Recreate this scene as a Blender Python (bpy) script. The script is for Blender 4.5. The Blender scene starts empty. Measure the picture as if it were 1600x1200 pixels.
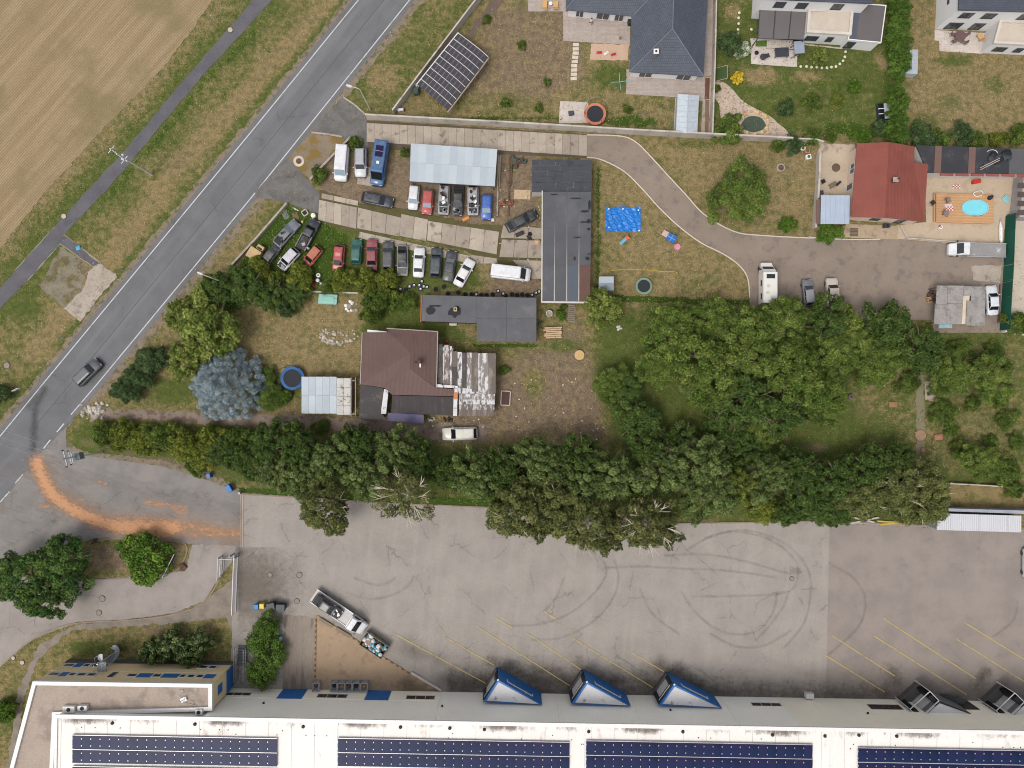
import bpy, math, random
import numpy as np
from mathutils import Vector, Matrix
from mathutils.geometry import tessellate_polygon
PI = math.pi
scene = bpy.context.scene
COL = scene.collection
# ---------------------------------------------------------------- camera (a drone looking straight down)
H = 111.0                      # flying height in metres
S = 0.1                        # metres on the ground for one photo pixel
cd = bpy.data.cameras.new('camera'); cam = bpy.data.objects.new('camera', cd); COL.objects.link(cam)
cam.location = (0, 0, H); cam.rotation_euler = (0, 0, 0)
cd.sensor_fit = 'HORIZONTAL'; cd.sensor_width = 36.0; cd.lens = 36.0 * H / (1600 * S)
cd.clip_start = 1.0; cd.clip_end = 3000.0
scene.camera = cam
# ---------------------------------------------------------------- sky and sun: bright overcast
SUN_EL, SUN_AZ = math.radians(62), math.radians(225)     # azimuth clockwise from +Y (top of the photo)
world = bpy.data.worlds.new('World'); scene.world = world; world.use_nodes = True
wn = world.node_tree; wn.nodes.clear()
sky = wn.nodes.new('ShaderNodeTexSky'); sky.sky_type = 'NISHITA'; sky.sun_disc = False
sky.sun_elevation = SUN_EL; sky.sun_rotation = SUN_AZ; sky.dust_density = 4.0; sky.air_density = 1.0; sky.ozone_density = 1.0
hs = wn.nodes.new('ShaderNodeHueSaturation'); hs.inputs['Saturation'].default_value = 0.30
bg = wn.nodes.new('ShaderNodeBackground'); bg.inputs['Strength'].default_value = 0.15
wo = wn.nodes.new('ShaderNodeOutputWorld')
wn.links.new(sky.outputs[0], hs.inputs['Color']); wn.links.new(hs.outputs[0], bg.inputs[0]); wn.links.new(bg.outputs[0], wo.inputs[0])
sl = bpy.data.lights.new('sun', 'SUN'); sl.energy = 1.0; sl.angle = math.radians(22); sl.color = (1.0, 0.95, 0.88)
so = bpy.data.objects.new('sun', sl); COL.objects.link(so)
so.rotation_euler = (PI / 2 - SUN_EL, 0, PI - SUN_AZ); so.location = (0, 0, 200)
vs = scene.view_settings; vs.view_transform = 'Standard'; vs.look = 'None'; vs.gamma = 1.0; vs.use_curve_mapping = False
vs.exposure = 0.68
scene.cycles.pixel_filter_type = 'BLACKMAN_HARRIS'; scene.cycles.filter_width = 1.05
# ---------------------------------------------------------------- helpers
GAIN = 1.62                    # how much brighter the photo shows a level surface than its own colour
rnd = random.Random(7)
def P(px, py, h=0.0):
    k = S * (H - h) / H
    return Vector(((px - 800) * k, (600 - py) * k, h))
def lin(c):
    c = c / 255.0
    return c / 12.92 if c <= 0.04045 else ((c + 0.055) / 1.055) ** 2.4
def C(rgb, g=None):
    g = GAIN if g is None else g
    return tuple(min(0.85, lin(x) / g) for x in rgb)
class NT:
    def __init__(self, name):
        self.m = bpy.data.materials.new(name); self.m.use_nodes = True
        self.t = self.m.node_tree; self.t.nodes.clear()
        self.out = self.n('OutputMaterial'); self.b = self.n('BsdfPrincipled')
        self.l(self.b.outputs[0], self.out.inputs['Surface'])
        self.tc = self.n('TexCoord').outputs['Object']
    def n(self, k, **kw):
        x = self.t.nodes.new('ShaderNode' + k)
        for a, v in kw.items(): setattr(x, a, v)
        return x
    def l(self, a, b): self.t.links.new(a, b)
    def put(self, sock, v):
        if isinstance(v, (int, float)): sock.default_value = v
        elif isinstance(v, tuple): sock.default_value = (*v, 1.0) if len(v) == 3 and len(sock.default_value) == 4 else v
        else: self.l(v, sock)
    def noise(self, scale, detail=4, rough=0.6, vec=None, dist=0.0):
        x = self.n('TexNoise'); x.inputs['Scale'].default_value = scale; x.inputs['Detail'].default_value = detail
        x.inputs['Roughness'].default_value = rough; x.inputs['Distortion'].default_value = dist
        self.l(vec or self.tc, x.inputs['Vector']); return x.outputs['Fac']
    def math(self, op, a, b=0.0, c=None):
        x = self.n('Math', operation=op); self.put(x.inputs[0], a); self.put(x.inputs[1], b)
        if c is not None: self.put(x.inputs[2], c)
        return x.outputs[0]
    def rng(self, v, a, b, lo=0.0, hi=1.0, smooth=True):
        x = self.n('MapRange'); x.interpolation_type = 'SMOOTHSTEP' if smooth else 'LINEAR'
        self.put(x.inputs[0], v)
        for i, q in enumerate((a, b, lo, hi)): x.inputs[i + 1].default_value = q
        return x.outputs[0]
    def mix(self, f, a, b, mode='MIX'):
        x = self.n('Mix', data_type='RGBA', blend_type=mode)
        self.put(x.inputs[0], f); self.put(x.inputs[6], a); self.put(x.inputs[7], b); return x.outputs[2]
    def grey(self, v):
        x = self.n('CombineColor'); self.l(v, x.inputs[0]); self.l(v, x.inputs[1]); self.l(v, x.inputs[2]); return x.outputs[0]
    def attr(self, name):
        x = self.n('Attribute'); x.attribute_name = name; return x
    def mapping(self, scale=(1, 1, 1), rot=(0, 0, 0), loc=(0, 0, 0)):
        y = self.n('Mapping'); y.inputs['Rotation'].default_value = rot; self.l(self.tc, y.inputs['Vector'])
        x = self.n('Mapping'); x.inputs['Scale'].default_value = scale; x.inputs['Location'].default_value = loc
        self.l(y.outputs[0], x.inputs['Vector']); return x.outputs[0]
    def bump(self, v, strength=0.3, dist=0.05):
        x = self.n('Bump'); x.inputs['Strength'].default_value = strength; x.inputs['Distance'].default_value = dist
        self.l(v, x.inputs['Height']); self.l(x.outputs[0], self.b.inputs['Normal'])
    def base(self, col, rough=0.8, metal=0.0, spec=0.3, alpha=None):
        self.put(self.b.inputs['Base Color'], col); self.put(self.b.inputs['Roughness'], rough)
        self.b.inputs['Metallic'].default_value = metal; self.b.inputs['Specular IOR Level'].default_value = spec
        if alpha is not None: self.put(self.b.inputs['Alpha'], alpha)
        return self.m
MATS = {}
def mat(name, rgb, rough=0.75, var=0.18, scale=0.6, fine=0.12, fscale=7.0, rgb2=None, cut=(0.5, 0.62), s2=0.8,
        metal=0.0, spec=0.3, bump=0.0, rot=0.0, stretch=(1, 1, 1), g=None, rib=None):
    """base colour with broad and fine variation, an optional second colour in patches and optional ribs"""
    if name in MATS: return MATS[name]
    t = NT(name); v = t.mapping(stretch, (0, 0, rot)) if (stretch != (1, 1, 1) or rot) else None
    c = C(rgb, g)
    n1 = t.noise(scale, 4, 0.6, v); n2 = t.noise(fscale, 3, 0.7, v)
    f = t.math('ADD', t.rng(n1, 0.25, 0.75, 1 - var, 1 + var, False), t.rng(n2, 0.25, 0.75, -fine, fine, False))
    col = c
    if rgb2 is not None:
        k = t.rng(t.math('ADD', t.noise(s2, 6, 0.65, v), t.math('MULTIPLY', n2, 0.12)), cut[0] + .06, cut[1] + .06)
        col = t.mix(k, c, C(rgb2, g))
    col = t.mix(1.0, col, t.grey(f), 'MULTIPLY')
    if rib:
        w = t.n('TexWave'); w.inputs['Scale'].default_value = rib[0]; w.bands_direction = rib[1]
        t.l(t.mapping((1, 1, 1), (0, 0, rot)), w.inputs['Vector']); t.bump(w.outputs['Fac'], rib[2], 0.04)
    elif bump: t.bump(n2, bump, 0.04)
    MATS[name] = t.base(col, rough, metal, spec); return MATS[name]
def paint(name, rgb, rough=0.35, dirt=0.25, metal=0.0, g=None):
    """vehicle paint with a film of dust"""
    if name in MATS: return MATS[name]
    t = NT(name); c = C(rgb, g); n = t.noise(1.3, 5, 0.65); n2 = t.noise(9, 3, 0.7)
    k = t.math('MULTIPLY', t.rng(t.math('ADD', n, t.math('MULTIPLY', n2, .3)), 0.55, 0.85), dirt)
    col = t.mix(k, c, C((150, 140, 125))); t.b.inputs['Coat Weight'].default_value = 0.3
    MATS[name] = t.base(col, t.rng(n, .3, .7, rough, min(1, rough + .25)), metal, 0.5); return MATS[name]
def glass(name, rgb=(30, 34, 38), rough=0.08):
    if name in MATS: return MATS[name]
    t = NT(name); n = t.noise(3.0, 3)
    MATS[name] = t.base(t.mix(n, C(rgb), tuple(x * 1.7 for x in C(rgb))), rough, 0.0, 0.6); return MATS[name]

ORG = {}
def tag(o, label=None, cat=None, group=None, kind=None):
    for k, v in (('label', label), ('category', cat), ('group', group), ('kind', kind)):
        if v: o[k] = v
    return o
def thing(name, label, cat, loc, rotz=0.0, group=None, local=False):
    o = bpy.data.objects.new(name, None); COL.objects.link(o)
    o.empty_display_size = 0.2
    o.location = loc; o.rotation_euler = (0, 0, rotz); tag(o, label, cat, group)
    ORG[o.name] = Vector((0, 0, 0)) if local else Vector(loc)
    return o
def link(name, mesh, parent=None, loc=(0, 0, 0), rotz=0.0, scale=(1, 1, 1), org=None):
    o = bpy.data.objects.new(name, mesh); COL.objects.link(o)
    o.parent = parent; o.location = loc; o.rotation_euler = (0, 0, rotz); o.scale = scale
    ORG[o.name] = org if org is not None else (ORG.get(parent.name, Vector((0, 0, 0))) if parent else Vector((0, 0, 0)))
    return o
class MB:
    def __init__(s): s.v = []; s.f = []; s.m = []
    def face(s, pts, mi=0):
        b = len(s.v); s.v += [Vector(p) for p in pts]; s.f.append(tuple(range(b, b + len(pts)))); s.m.append(mi); return s
    def hexa(s, lo, hi, mi=0):
        """closed solid between two rings of points with the same count"""
        n = len(lo); b = len(s.v); s.v += [Vector(p) for p in lo] + [Vector(p) for p in hi]
        s.f.append(tuple(range(b + n - 1, b - 1, -1))); s.f.append(tuple(range(b + n, b + 2 * n))); s.m += [mi, mi]
        for i in range(n):
            j = (i + 1) % n; s.f.append((b + i, b + j, b + n + j, b + n + i)); s.m.append(mi)
        return s
    def box(s, c, d, rz=0.0, mi=0):
        x, y, z = c; a, b, h = d[0] / 2, d[1] / 2, d[2] / 2; cr, sr = math.cos(rz), math.sin(rz)
        q = [(x + u * cr - v * sr, y + u * sr + v * cr) for u, v in ((-a, -b), (a, -b), (a, b), (-a, b))]
        return s.hexa([(*p, z - h) for p in q], [(*p, z + h) for p in q], mi)
    def prism(s, poly, z0, z1, mi=0):
        p = [(q[0], q[1]) for q in poly]
        if sum(p[i - 1][0] * p[i][1] - p[i][0] * p[i - 1][1] for i in range(len(p))) < 0: p.reverse()
        return s.hexa([(*q, z0) for q in p], [(*q, z1) for q in p], mi)
    def bar(s, p, q, w, h=None, mi=0):
        p, q = Vector(p), Vector(q); h = h or w; d = (q - p)
        if d.length < 1e-6: return s
        d.normalize(); up = Vector((0, 0, 1)) if abs(d.z) < .95 else Vector((0, 1, 0))
        a = d.cross(up).normalized(); b = a.cross(d).normalized()
        o = [a * (-w / 2) + b * (-h / 2), a * (w / 2) + b * (-h / 2), a * (w / 2) + b * (h / 2), a * (-w / 2) + b * (h / 2)]
        return s.hexa([q + k for k in o], [p + k for k in o], mi)
    def tube(s, pts, r, n=6, mi=0):
        pts = [Vector(p) for p in pts]; rs = r if isinstance(r, (list, tuple)) else [r] * len(pts); rings = []
        for i, p in enumerate(pts):
            d = (pts[min(i + 1, len(pts) - 1)] - pts[max(i - 1, 0)])
            d = d.normalized() if d.length > 1e-9 else Vector((0, 0, 1))
            up = Vector((0, 0, 1)) if abs(d.z) < .9 else Vector((0, 1, 0))
            a = d.cross(up).normalized(); b = a.cross(d).normalized()
            rings.append([p + (a * math.cos(2 * PI * k / n) + b * math.sin(2 * PI * k / n)) * rs[i] for k in range(n)])
        return s.loft(rings, mi)
    def loft(s, rings, mi=0, cap=True):
        n = len(rings[0]); b = len(s.v)
        for r in rings: s.v += [Vector(p) for p in r]
        for i in range(len(rings) - 1):
            for k in range(n):
                j = (k + 1) % n
                s.f.append((b + i * n + k, b + i * n + j, b + (i + 1) * n + j, b + (i + 1) * n + k)); s.m.append(mi)
        if cap:
            s.f.append(tuple(range(b + n - 1, b - 1, -1))); s.f.append(tuple(range(b + (len(rings) - 1) * n, b + len(rings) * n))); s.m += [mi, mi]
        return s
    def lathe(s, prof, c=(0, 0, 0), n=12, mi=0):
        return s.loft([[(c[0] + r * math.cos(2 * PI * k / n), c[1] + r * math.sin(2 * PI * k / n), c[2] + z) for k in range(n)] for r, z in prof], mi)
    def mesh(s, name, mats, smooth=False, off=Vector((0, 0, 0))):
        me = bpy.data.meshes.new(name)
        me.from_pydata([tuple(v - off) for v in s.v], [], s.f)
        for m in (mats if isinstance(mats, (list, tuple)) else [mats]): me.materials.append(m)
        me.polygons.foreach_set('material_index', s.m)
        if smooth: me.polygons.foreach_set('use_smooth', [True] * len(s.f))
        me.update(); return me
    def build(s, name, mats, parent=None, org=None, smooth=False):
        if parent is not None: off = ORG[parent.name]; loc = (0, 0, 0)
        else: off = Vector(org) if org is not None else Vector((0, 0, 0)); loc = off
        me = s.mesh(name, mats, smooth, off)
        return link(name, me, parent, loc, org=off)
def ragged(pts, step=6.0, amp=0.0, closed=True, seed=1):
    """pixel outline cut into short steps with an uneven edge"""
    r = random.Random(seed); out = []; n = len(pts)
    for i in range(n if closed else n - 1):
        a, b = pts[i], pts[(i + 1) % n]; d = math.hypot(b[0] - a[0], b[1] - a[1]); k = max(1, int(d / step))
        for j in range(k):
            t = j / k; x, y = a[0] + (b[0] - a[0]) * t, a[1] + (b[1] - a[1]) * t
            if amp: x += r.uniform(-amp, amp); y += r.uniform(-amp, amp)
            out.append((x, y))
    if not closed: out.append(pts[-1])
    return out
def sheet(name, pts, m, z, amp=0.0, kind='structure', parent=None, step=5.0, seed=1):
    q = ragged(pts, step, amp, True, seed) if amp else pts
    b = MB(); pp = [P(x, y) for x, y in q]
    if sum(pp[i - 1].x * pp[i].y - pp[i].x * pp[i - 1].y for i in range(len(pp))) < 0: pp.reverse()
    tri = tessellate_polygon([[Vector((p.x, p.y, 0)) for p in pp]])
    b.v = [Vector((p.x, p.y, z)) for p in pp]
    for t in tri:
        a, c, d = (pp[k] for k in t); cr = (c.x - a.x) * (d.y - a.y) - (c.y - a.y) * (d.x - a.x)
        if abs(cr) < 1e-7: continue
        b.f.append(tuple(t) if cr > 0 else (t[0], t[2], t[1])); b.m.append(0)
    o = b.build(name, m, parent)
    if kind and parent is None: o['kind'] = kind
    return o
def offset_line(pts, d):
    """metres polyline shifted sideways by d"""
    out = []
    for i, p in enumerate(pts):
        a, b = pts[max(i - 1, 0)], pts[min(i + 1, len(pts) - 1)]
        t = Vector((b[0] - a[0], b[1] - a[1])); t.normalize(); out.append((p[0] - t.y * d, p[1] + t.x * d))
    return out
def strip(name, pts_px, w, m, z, parent=None, kind='structure', th=0.0):
    """band of width w metres along a pixel polyline"""
    c = [(P(x, y).x, P(x, y).y) for x, y in pts_px]; a, b = offset_line(c, w / 2), offset_line(c, -w / 2); mb = MB()
    for i in range(len(c) - 1):
        if th: mb.hexa([(*b[i], z), (*b[i + 1], z), (*a[i + 1], z), (*a[i], z)], [(*b[i], z + th), (*b[i + 1], z + th), (*a[i + 1], z + th), (*a[i], z + th)])
        else: mb.face([(*b[i], z), (*b[i + 1], z), (*a[i + 1], z), (*a[i], z)])
    o = mb.build(name, m, parent)
    if kind and parent is None: o['kind'] = kind
    return o
def smooth_path(pts, n=6):
    out = []; L = len(pts)
    for i in range(L - 1):
        p0, p1, p2, p3 = pts[max(i - 1, 0)], pts[i], pts[i + 1], pts[min(i + 2, L - 1)]
        for k in range(n):
            t = k / n
            out.append(tuple(0.5 * (2 * p1[a] + (p2[a] - p0[a]) * t + (2 * p0[a] - 5 * p1[a] + 4 * p2[a] - p3[a]) * t * t + (3 * p1[a] - p0[a] - 3 * p2[a] + p3[a]) * t ** 3) for a in (0, 1)))
    out.append(pts[-1]); return out
# ---------------------------------------------------------------- the ground sheet
def seg_dist(X, Y, pts, closed=True):
    d = np.full(X.shape, 1e9); n = len(pts)
    for i in range(n if closed else n - 1):
        (ax, ay), (bx, by) = pts[i], pts[(i + 1) % n]
        vx, vy = bx - ax, by - ay; L = vx * vx + vy * vy + 1e-9
        t = np.clip(((X - ax) * vx + (Y - ay) * vy) / L, 0, 1)
        d = np.minimum(d, np.hypot(X - ax - t * vx, Y - ay - t * vy))
    return d
def inside(X, Y, pts):
    r = np.zeros(X.shape, bool); n = len(pts)
    for i in range(n):
        (ax, ay), (bx, by) = pts[i], pts[i - 1]
        c = ((ay > Y) != (by > Y)) & (X < (bx - ax) * (Y - ay) / (by - ay + 1e-12) + ax); r ^= c
    return r
xs = np.concatenate([np.linspace(-4200, -140, 14), np.arange(-100, 1701, 5.0), np.linspace(1740, 5800, 14)])
ys = np.concatenate([np.linspace(-4400, -140, 14), np.arange(-100, 1301, 5.0), np.linspace(1340, 5600, 14)])
GX, GY = np.meshgrid(xs, ys); GX = GX.ravel(); GY = GY.ravel()
Gr = np.full(GX.shape, 0.42); Di = np.zeros(GX.shape); Lu = np.zeros(GX.shape)
def area(ch, pts, val, soft=14):
    d = seg_dist(GX, GY, pts); i = inside(GX, GY, pts); sd = np.where(i, d, -d)
    k = np.clip(sd / soft * .5 + .5, 0, 1); ch[:] = ch * (1 - k) + val * k
def blob(ch, x, y, rx, ry, val, rot=0):
    c, s = math.cos(rot), math.sin(rot); u = (GX - x) * c + (GY - y) * s; v = -(GX - x) * s + (GY - y) * c
    k = np.clip(1.5 - 1.5 * ((u / rx) ** 2 + (v / ry) ** 2) ** .5, 0, 1); ch[:] = ch * (1 - k) + val * k
def band(ch, pts, w, val):
    d = seg_dist(GX, GY, pts, False); k = np.clip(1.5 - 1.5 * d / w, 0, 1); ch[:] = ch * (1 - k) + val * k
# verges west of the road
PATHC = [(418, 0), (308, 115), (201, 242), (150, 299), (60, 395), (0, 466)]
area(Gr, [(420, 0), (640, 0), (-100, 900), (-100, 500)], .52, 20); band(Gr, PATHC, 42, .76); band(Lu, [(x + 16, y + 12) for x, y in PATHC[:4]], 14, .55)
band(Gr, [(520, 0), (400, 130), (285, 250), (230, 330), (60, 540)], 22, .22); band(Di, [(480, 20), (400, 125), (270, 265)], 12, .35)
band(Gr, [(545, 0), (385, 190), (300, 300), (50, 600), (0, 660)], 16, .7)
blob(Di, 120, 420, 50, 40, .6, .8); blob(Gr, 40, 480, 40, 30, .8); blob(Gr, 70, 560, 40, 25, .35); blob(Gr, 60, 590, 40, 14, .75, -.8)
# verge north-east of the road
area(Gr, [(640, 0), (745, 0), (612, 172), (572, 178), (536, 150)], .6, 10)
blob(Gr, 600, 125, 35, 25, .3); blob(Lu, 690, 40, 30, 40, .5, .6); blob(Gr, 620, 40, 14, 50, .25, .6)
band(Gr, [(450, 318), (400, 380), (345, 430)], 14, .38)
# bungalow garden
area(Gr, [(745, 0), (985, 0), (985, 200), (620, 180)], .40, 10); area(Di, [(760, 0), (890, 0), (930, 120), (860, 165), (720, 150), (740, 60)], .62, 22)
blob(Gr, 955, 120, 45, 25, .85); blob(Lu, 985, 190, 90, 18, .7); blob(Lu, 850, 185, 60, 10, .6); blob(Lu, 760, 185, 80, 8, .7)
blob(Di, 1015, 180, 30, 18, .5); blob(Gr, 800, 150, 40, 18, .6); blob(Gr, 820, 20, 25, 20, .65); blob(Gr, 770, 40, 10, 40, .6)
# gardens of the white houses
area(Gr, [(1115, 0), (1400, 0), (1400, 218), (1115, 200)], .78, 8); blob(Lu, 1290, 150, 90, 50, .45); blob(Lu, 1330, 200, 80, 20, .7)
blob(Gr, 1185, 118, 40, 18, .1); blob(Di, 1190, 118, 34, 14, .35); blob(Gr, 1260, 120, 30, 12, .2); blob(Gr, 1380, 95, 14, 22, .15); blob(Gr, 1145, 20, 20, 20, .25)
area(Gr, [(1420, 0), (1600, 0), (1700, 215), (1420, 215)], .3, 8); area(Di, [(1420, 0), (1455, 0), (1460, 90), (1700, 100), (1700, 205), (1425, 200)], .28, 12)
blob(Gr, 1490, 95, 40, 12, .8); blob(Gr, 1555, 130, 22, 22, .62); blob(Gr, 1440, 190, 40, 20, .62); blob(Gr, 1480, 160, 30, 14, .55); blob(Lu, 1540, 212, 90, 10, .6)
# lawns round the winding drive
area(Gr, [(925, 250), (1000, 265), (1080, 350), (1165, 415), (1172, 475), (930, 470)], .3, 10); area(Di, [(945, 270), (1000, 285), (1090, 370), (1130, 410), (1010, 400), (945, 370)], .25, 25)
blob(Gr, 1100, 440, 60, 25, .5); band(Lu, [(935, 265), (934, 470)], 8, .7); band(Lu, [(960, 466), (1180, 474)], 10, .8)
area(Gr, [(1010, 215), (1320, 220), (1312, 375), (1180, 362), (1080, 300)], .27, 10); blob(Gr, 1080, 225, 60, 10, .6); blob(Gr, 1150, 340, 70, 25, .5); blob(Di, 1240, 260, 50, 30, .3); blob(Lu, 1250, 225, 40, 8, .8)
# scrap yard and the garden of the brown house
area(Gr, [(445, 318), (500, 335), (560, 360), (760, 410), (760, 445), (520, 460), (350, 440)], .95, 8); area(Lu, [(445, 318), (500, 340), (545, 370), (520, 455), (350, 440)], .95, 8)
area(Di, [(500, 240), (840, 240), (848, 470), (760, 470), (735, 380), (640, 350), (540, 330), (500, 300)], .75, 8)
blob(Lu, 560, 222, 30, 9, .9); blob(Lu, 800, 262, 14, 30, .6); blob(Gr, 760, 420, 25, 30, .3); blob(Di, 760, 425, 18, 26, .3)
area(Gr, [(385, 470), (560, 470), (560, 650), (330, 640), (330, 560)], .3, 14); area(Di, [(440, 480), (560, 470), (555, 600), (470, 570), (410, 540)], .22, 20)
blob(Gr, 430, 610, 60, 30, .95); blob(Lu, 420, 625, 45, 20, .9); blob(Gr, 270, 610, 60, 25, .9); blob(Gr, 320, 555, 40, 16, .4); blob(Lu, 350, 470, 60, 40, .8)
area(Gr, [(570, 460), (665, 460), (740, 540), (690, 520), (570, 515)], .95, 8); blob(Lu, 620, 480, 45, 18, .8)
area(Gr, [(690, 535), (845, 535), (845, 560), (690, 560)], .5, 10); band(Lu, [(740, 540), (838, 540)], 6, .9)
area(Di, [(690, 650), (790, 560), (905, 500), (930, 560), (960, 690), (690, 700)], .7, 25); blob(Gr, 835, 600, 30, 45, .5); blob(Di, 835, 600, 24, 36, .2); blob(Gr, 880, 540, 60, 20, .7); blob(Di, 880, 540, 40, 14, .15)
area(Di, [(150, 645), (560, 648), (700, 660), (700, 690), (300, 665), (150, 660)], .55, 8)
# under the trees and the kitchen gardens
area(Gr, [(930, 480), (1600, 515), (1600, 780), (1480, 780), (960, 700), (930, 600)], .85, 14); area(Gr, [(1320, 590), (1600, 520), (1600, 750), (1380, 740)], .56, 20); area(Lu, [(1400, 530), (1600, 520), (1600, 750), (1440, 740)], .38, 20); area(Di, [(1445, 540), (1600, 530), (1600, 745), (1450, 740)], .3, 20); blob(Lu, 1000, 500, 60, 25, .6)
blob(Di, 1350, 640, 30, 25, .4); blob(Di, 1270, 700, 40, 14, .5); blob(Gr, 1370, 680, 60, 40, .72); blob(Di, 1000, 500, 30, 14, .6); blob(Di, 1570, 570, 25, 30, .45); blob(Gr, 1560, 770, 60, 14, .3); blob(Di, 1540, 660, 30, 20, .35)
band(Gr, [(150, 690), (760, 745), (1500, 800)], 60, .9); band(Lu, [(370, 768), (760, 786)], 10, 1.0); band(Di, [(130, 690), (340, 740)], 12, .5)
# round the office block
area(Gr, [(0, 960), (380, 960), (380, 1040), (100, 1040), (40, 1200), (0, 1200)], .45, 10); blob(Gr, 140, 1010, 60, 14, .75); blob(Di, 250, 985, 60, 12, .6); blob(Gr, 350, 1000, 22, 30, .6); blob(Gr, 20, 1110, 20, 40, .9)
area(Di, [(395, 955), (445, 955), (445, 1075), (395, 1075)], .7, 8); blob(Di, 190, 872, 110, 30, .85); blob(Di, 290, 1000, 90, 24, .3)
nx, ny = len(xs), len(ys)
rs = np.random.RandomState(3)
co = np.stack([(GX - 800) * S, (600 - GY) * S, np.zeros(GX.shape)], 1)
idx = np.arange(nx * ny).reshape(ny, nx)
faces = np.stack([idx[1:, :-1], idx[1:, 1:], idx[:-1, 1:], idx[:-1, :-1]], -1).reshape(-1, 4)
gm = bpy.data.meshes.new('ground'); gm.vertices.add(len(co)); gm.vertices.foreach_set('co', co.ravel())
gm.loops.add(faces.size); gm.loops.foreach_set('vertex_index', faces.ravel())
gm.polygons.add(len(faces)); gm.polygons.foreach_set('loop_start', np.arange(0, faces.size, 4))
gm.update(calc_edges=True)
at = gm.attributes.new('zone', 'FLOAT_COLOR', 'POINT')
at.data.foreach_set('color', np.stack([Gr, Di, Lu, np.ones_like(Gr)], 1).ravel())
def ground_material():
    t = NT('dry_grass_and_soil'); a = t.attr('zone'); sp = t.n('SeparateColor'); t.l(a.outputs['Color'], sp.inputs[0])
    g, d, lu = sp.outputs
    big, mid, fin = t.noise(.22, 5, .65), t.noise(1.1, 6, .7), t.noise(5.0, 4, .75)
    tw = t.math('ADD', t.math('MULTIPLY', t.math('SUBTRACT', mid, .5), 1.1), t.math('ADD', t.math('MULTIPLY', t.math('SUBTRACT', fin, .5), 1.2), t.math('MULTIPLY', t.math('SUBTRACT', big, .5), .9)))
    dry = t.mix(t.rng(mid, .35, .65), C((150, 131, 96)), C((122, 111, 76))); dry = t.mix(t.rng(fin, .5, .75), dry, C((182, 155, 110)))
    grn = t.mix(t.rng(mid, .35, .65), C((98, 104, 56)), C((78, 92, 44))); grn = t.mix(t.rng(fin, .52, .75), grn, C((112, 114, 58)))
    lus = t.mix(t.rng(fin, .35, .65), C((56, 76, 30)), C((78, 98, 40)))
    soil = t.mix(t.rng(mid, .35, .68), C((140, 121, 100)), C((110, 97, 80))); soil = t.mix(t.rng(fin, .55, .75), soil, C((168, 150, 127)))
    c = t.mix(t.rng(t.math('ADD', g, tw), .20, .80), dry, grn)
    c = t.mix(t.rng(t.math('ADD', d, tw), .30, .72), c, soil)
    c = t.mix(t.rng(t.math('ADD', lu, t.math('MULTIPLY', tw, .8)), .45, .65), c, lus)
    v = t.rng(t.noise(4.5, 4, .8), .3, .7, .60, 1.40, False)
    c = t.mix(1.0, c, t.grey(v), 'MULTIPLY'); t.bump(fin, .5, .12)
    return t.base(c, .95, 0, .04)
gm.materials.append(ground_material())
ground = link('ground', gm); ground['kind'] = 'structure'

# ---------------------------------------------------------------- field, paths, roads
def field_material():
    t = NT('stubble_field'); v = t.mapping((1, 1, 1), (0, 0, math.radians(-48)))
    w = t.n('TexWave'); w.bands_direction = 'Y'; w.inputs['Scale'].default_value = .95; w.inputs['Distortion'].default_value = 1.2; w.inputs['Detail Scale'].default_value = 2.0; w.inputs['Detail'].default_value = 3
    t.l(v, w.inputs['Vector'])
    lo = t.noise(.10, 4, .6); st = t.noise(1.0, 3, .6, t.mapping((.05, .8, 1), (0, 0, math.radians(-48)))); fi = t.noise(9, 3, .75)
    c = t.mix(t.rng(st, .35, .65), C((170, 150, 118)), C((154, 134, 103)))
    c = t.mix(t.rng(t.math('ADD', lo, t.math('MULTIPLY', fi, .25)), .60, .78), c, C((140, 126, 92)))
    c = t.mix(t.math('MULTIPLY', t.rng(w.outputs['Fac'], .5, .95), .6), c, C((132, 112, 84)))
    c = t.mix(1.0, c, t.grey(t.rng(fi, .25, .75, .76, 1.24, False)), 'MULTIPLY'); t.bump(w.outputs['Fac'], .4, .08)
    return t.base(c, .95, 0, .1)
sheet('field', [(-900, -900), (338, -900), (332, 0), (300, 47), (245, 117), (170, 192), (72, 299), (0, 390), (-900, 1400)], field_material(), .03, 1.6)
def asphalt(name, rgb, rgb2, rot=0.0, lane=0.0, crack=.35, var=.10, s=.25):
    t = NT(name); c1, c2 = C(rgb), C(rgb2); v = t.mapping((1, .06, 1), (0, 0, rot))
    lo, mi, fi = t.noise(s, 5, .6), t.noise(1.6, 4, .65), t.noise(6, 4, .8)
    c = t.mix(t.rng(t.math('ADD', t.math('MULTIPLY', lo, .75), t.math('MULTIPLY', mi, .25)), .38, .64), c1, c2)
    if lane: c = t.mix(t.math('MULTIPLY', t.rng(t.noise(.55, 3, .5, v), .45, .7), lane), c, tuple(x * 1.22 for x in c1))
    vo = t.n('TexVoronoi', feature='DISTANCE_TO_EDGE'); vo.inputs['Scale'].default_value = .16
    dv = t.n('VectorMath', operation='ADD'); nn = t.n('TexNoise'); nn.inputs['Scale'].default_value = 1.0; t.l(t.tc, nn.inputs[0]); t.l(t.tc, dv.inputs[0]); t.l(nn.outputs['Color'], dv.inputs[1]); t.l(dv.outputs[0], vo.inputs['Vector'])
    k = t.math('MULTIPLY', t.math('MULTIPLY', t.rng(vo.outputs['Distance'], .004, .016, 1, 0), t.rng(lo, .45, .6)), crack)
    c = t.mix(k, c, tuple(x * .45 for x in c1))
    c = t.mix(1.0, c, t.grey(t.math('ADD', t.rng(fi, .25, .75, 1 - var, 1 + var, False), t.rng(mi, .3, .7, -.05, .05, False))), 'MULTIPLY'); t.bump(fi, .25, .02)
    return t.base(c, .9, 0, .12)
RDIR = math.radians(51)
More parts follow.
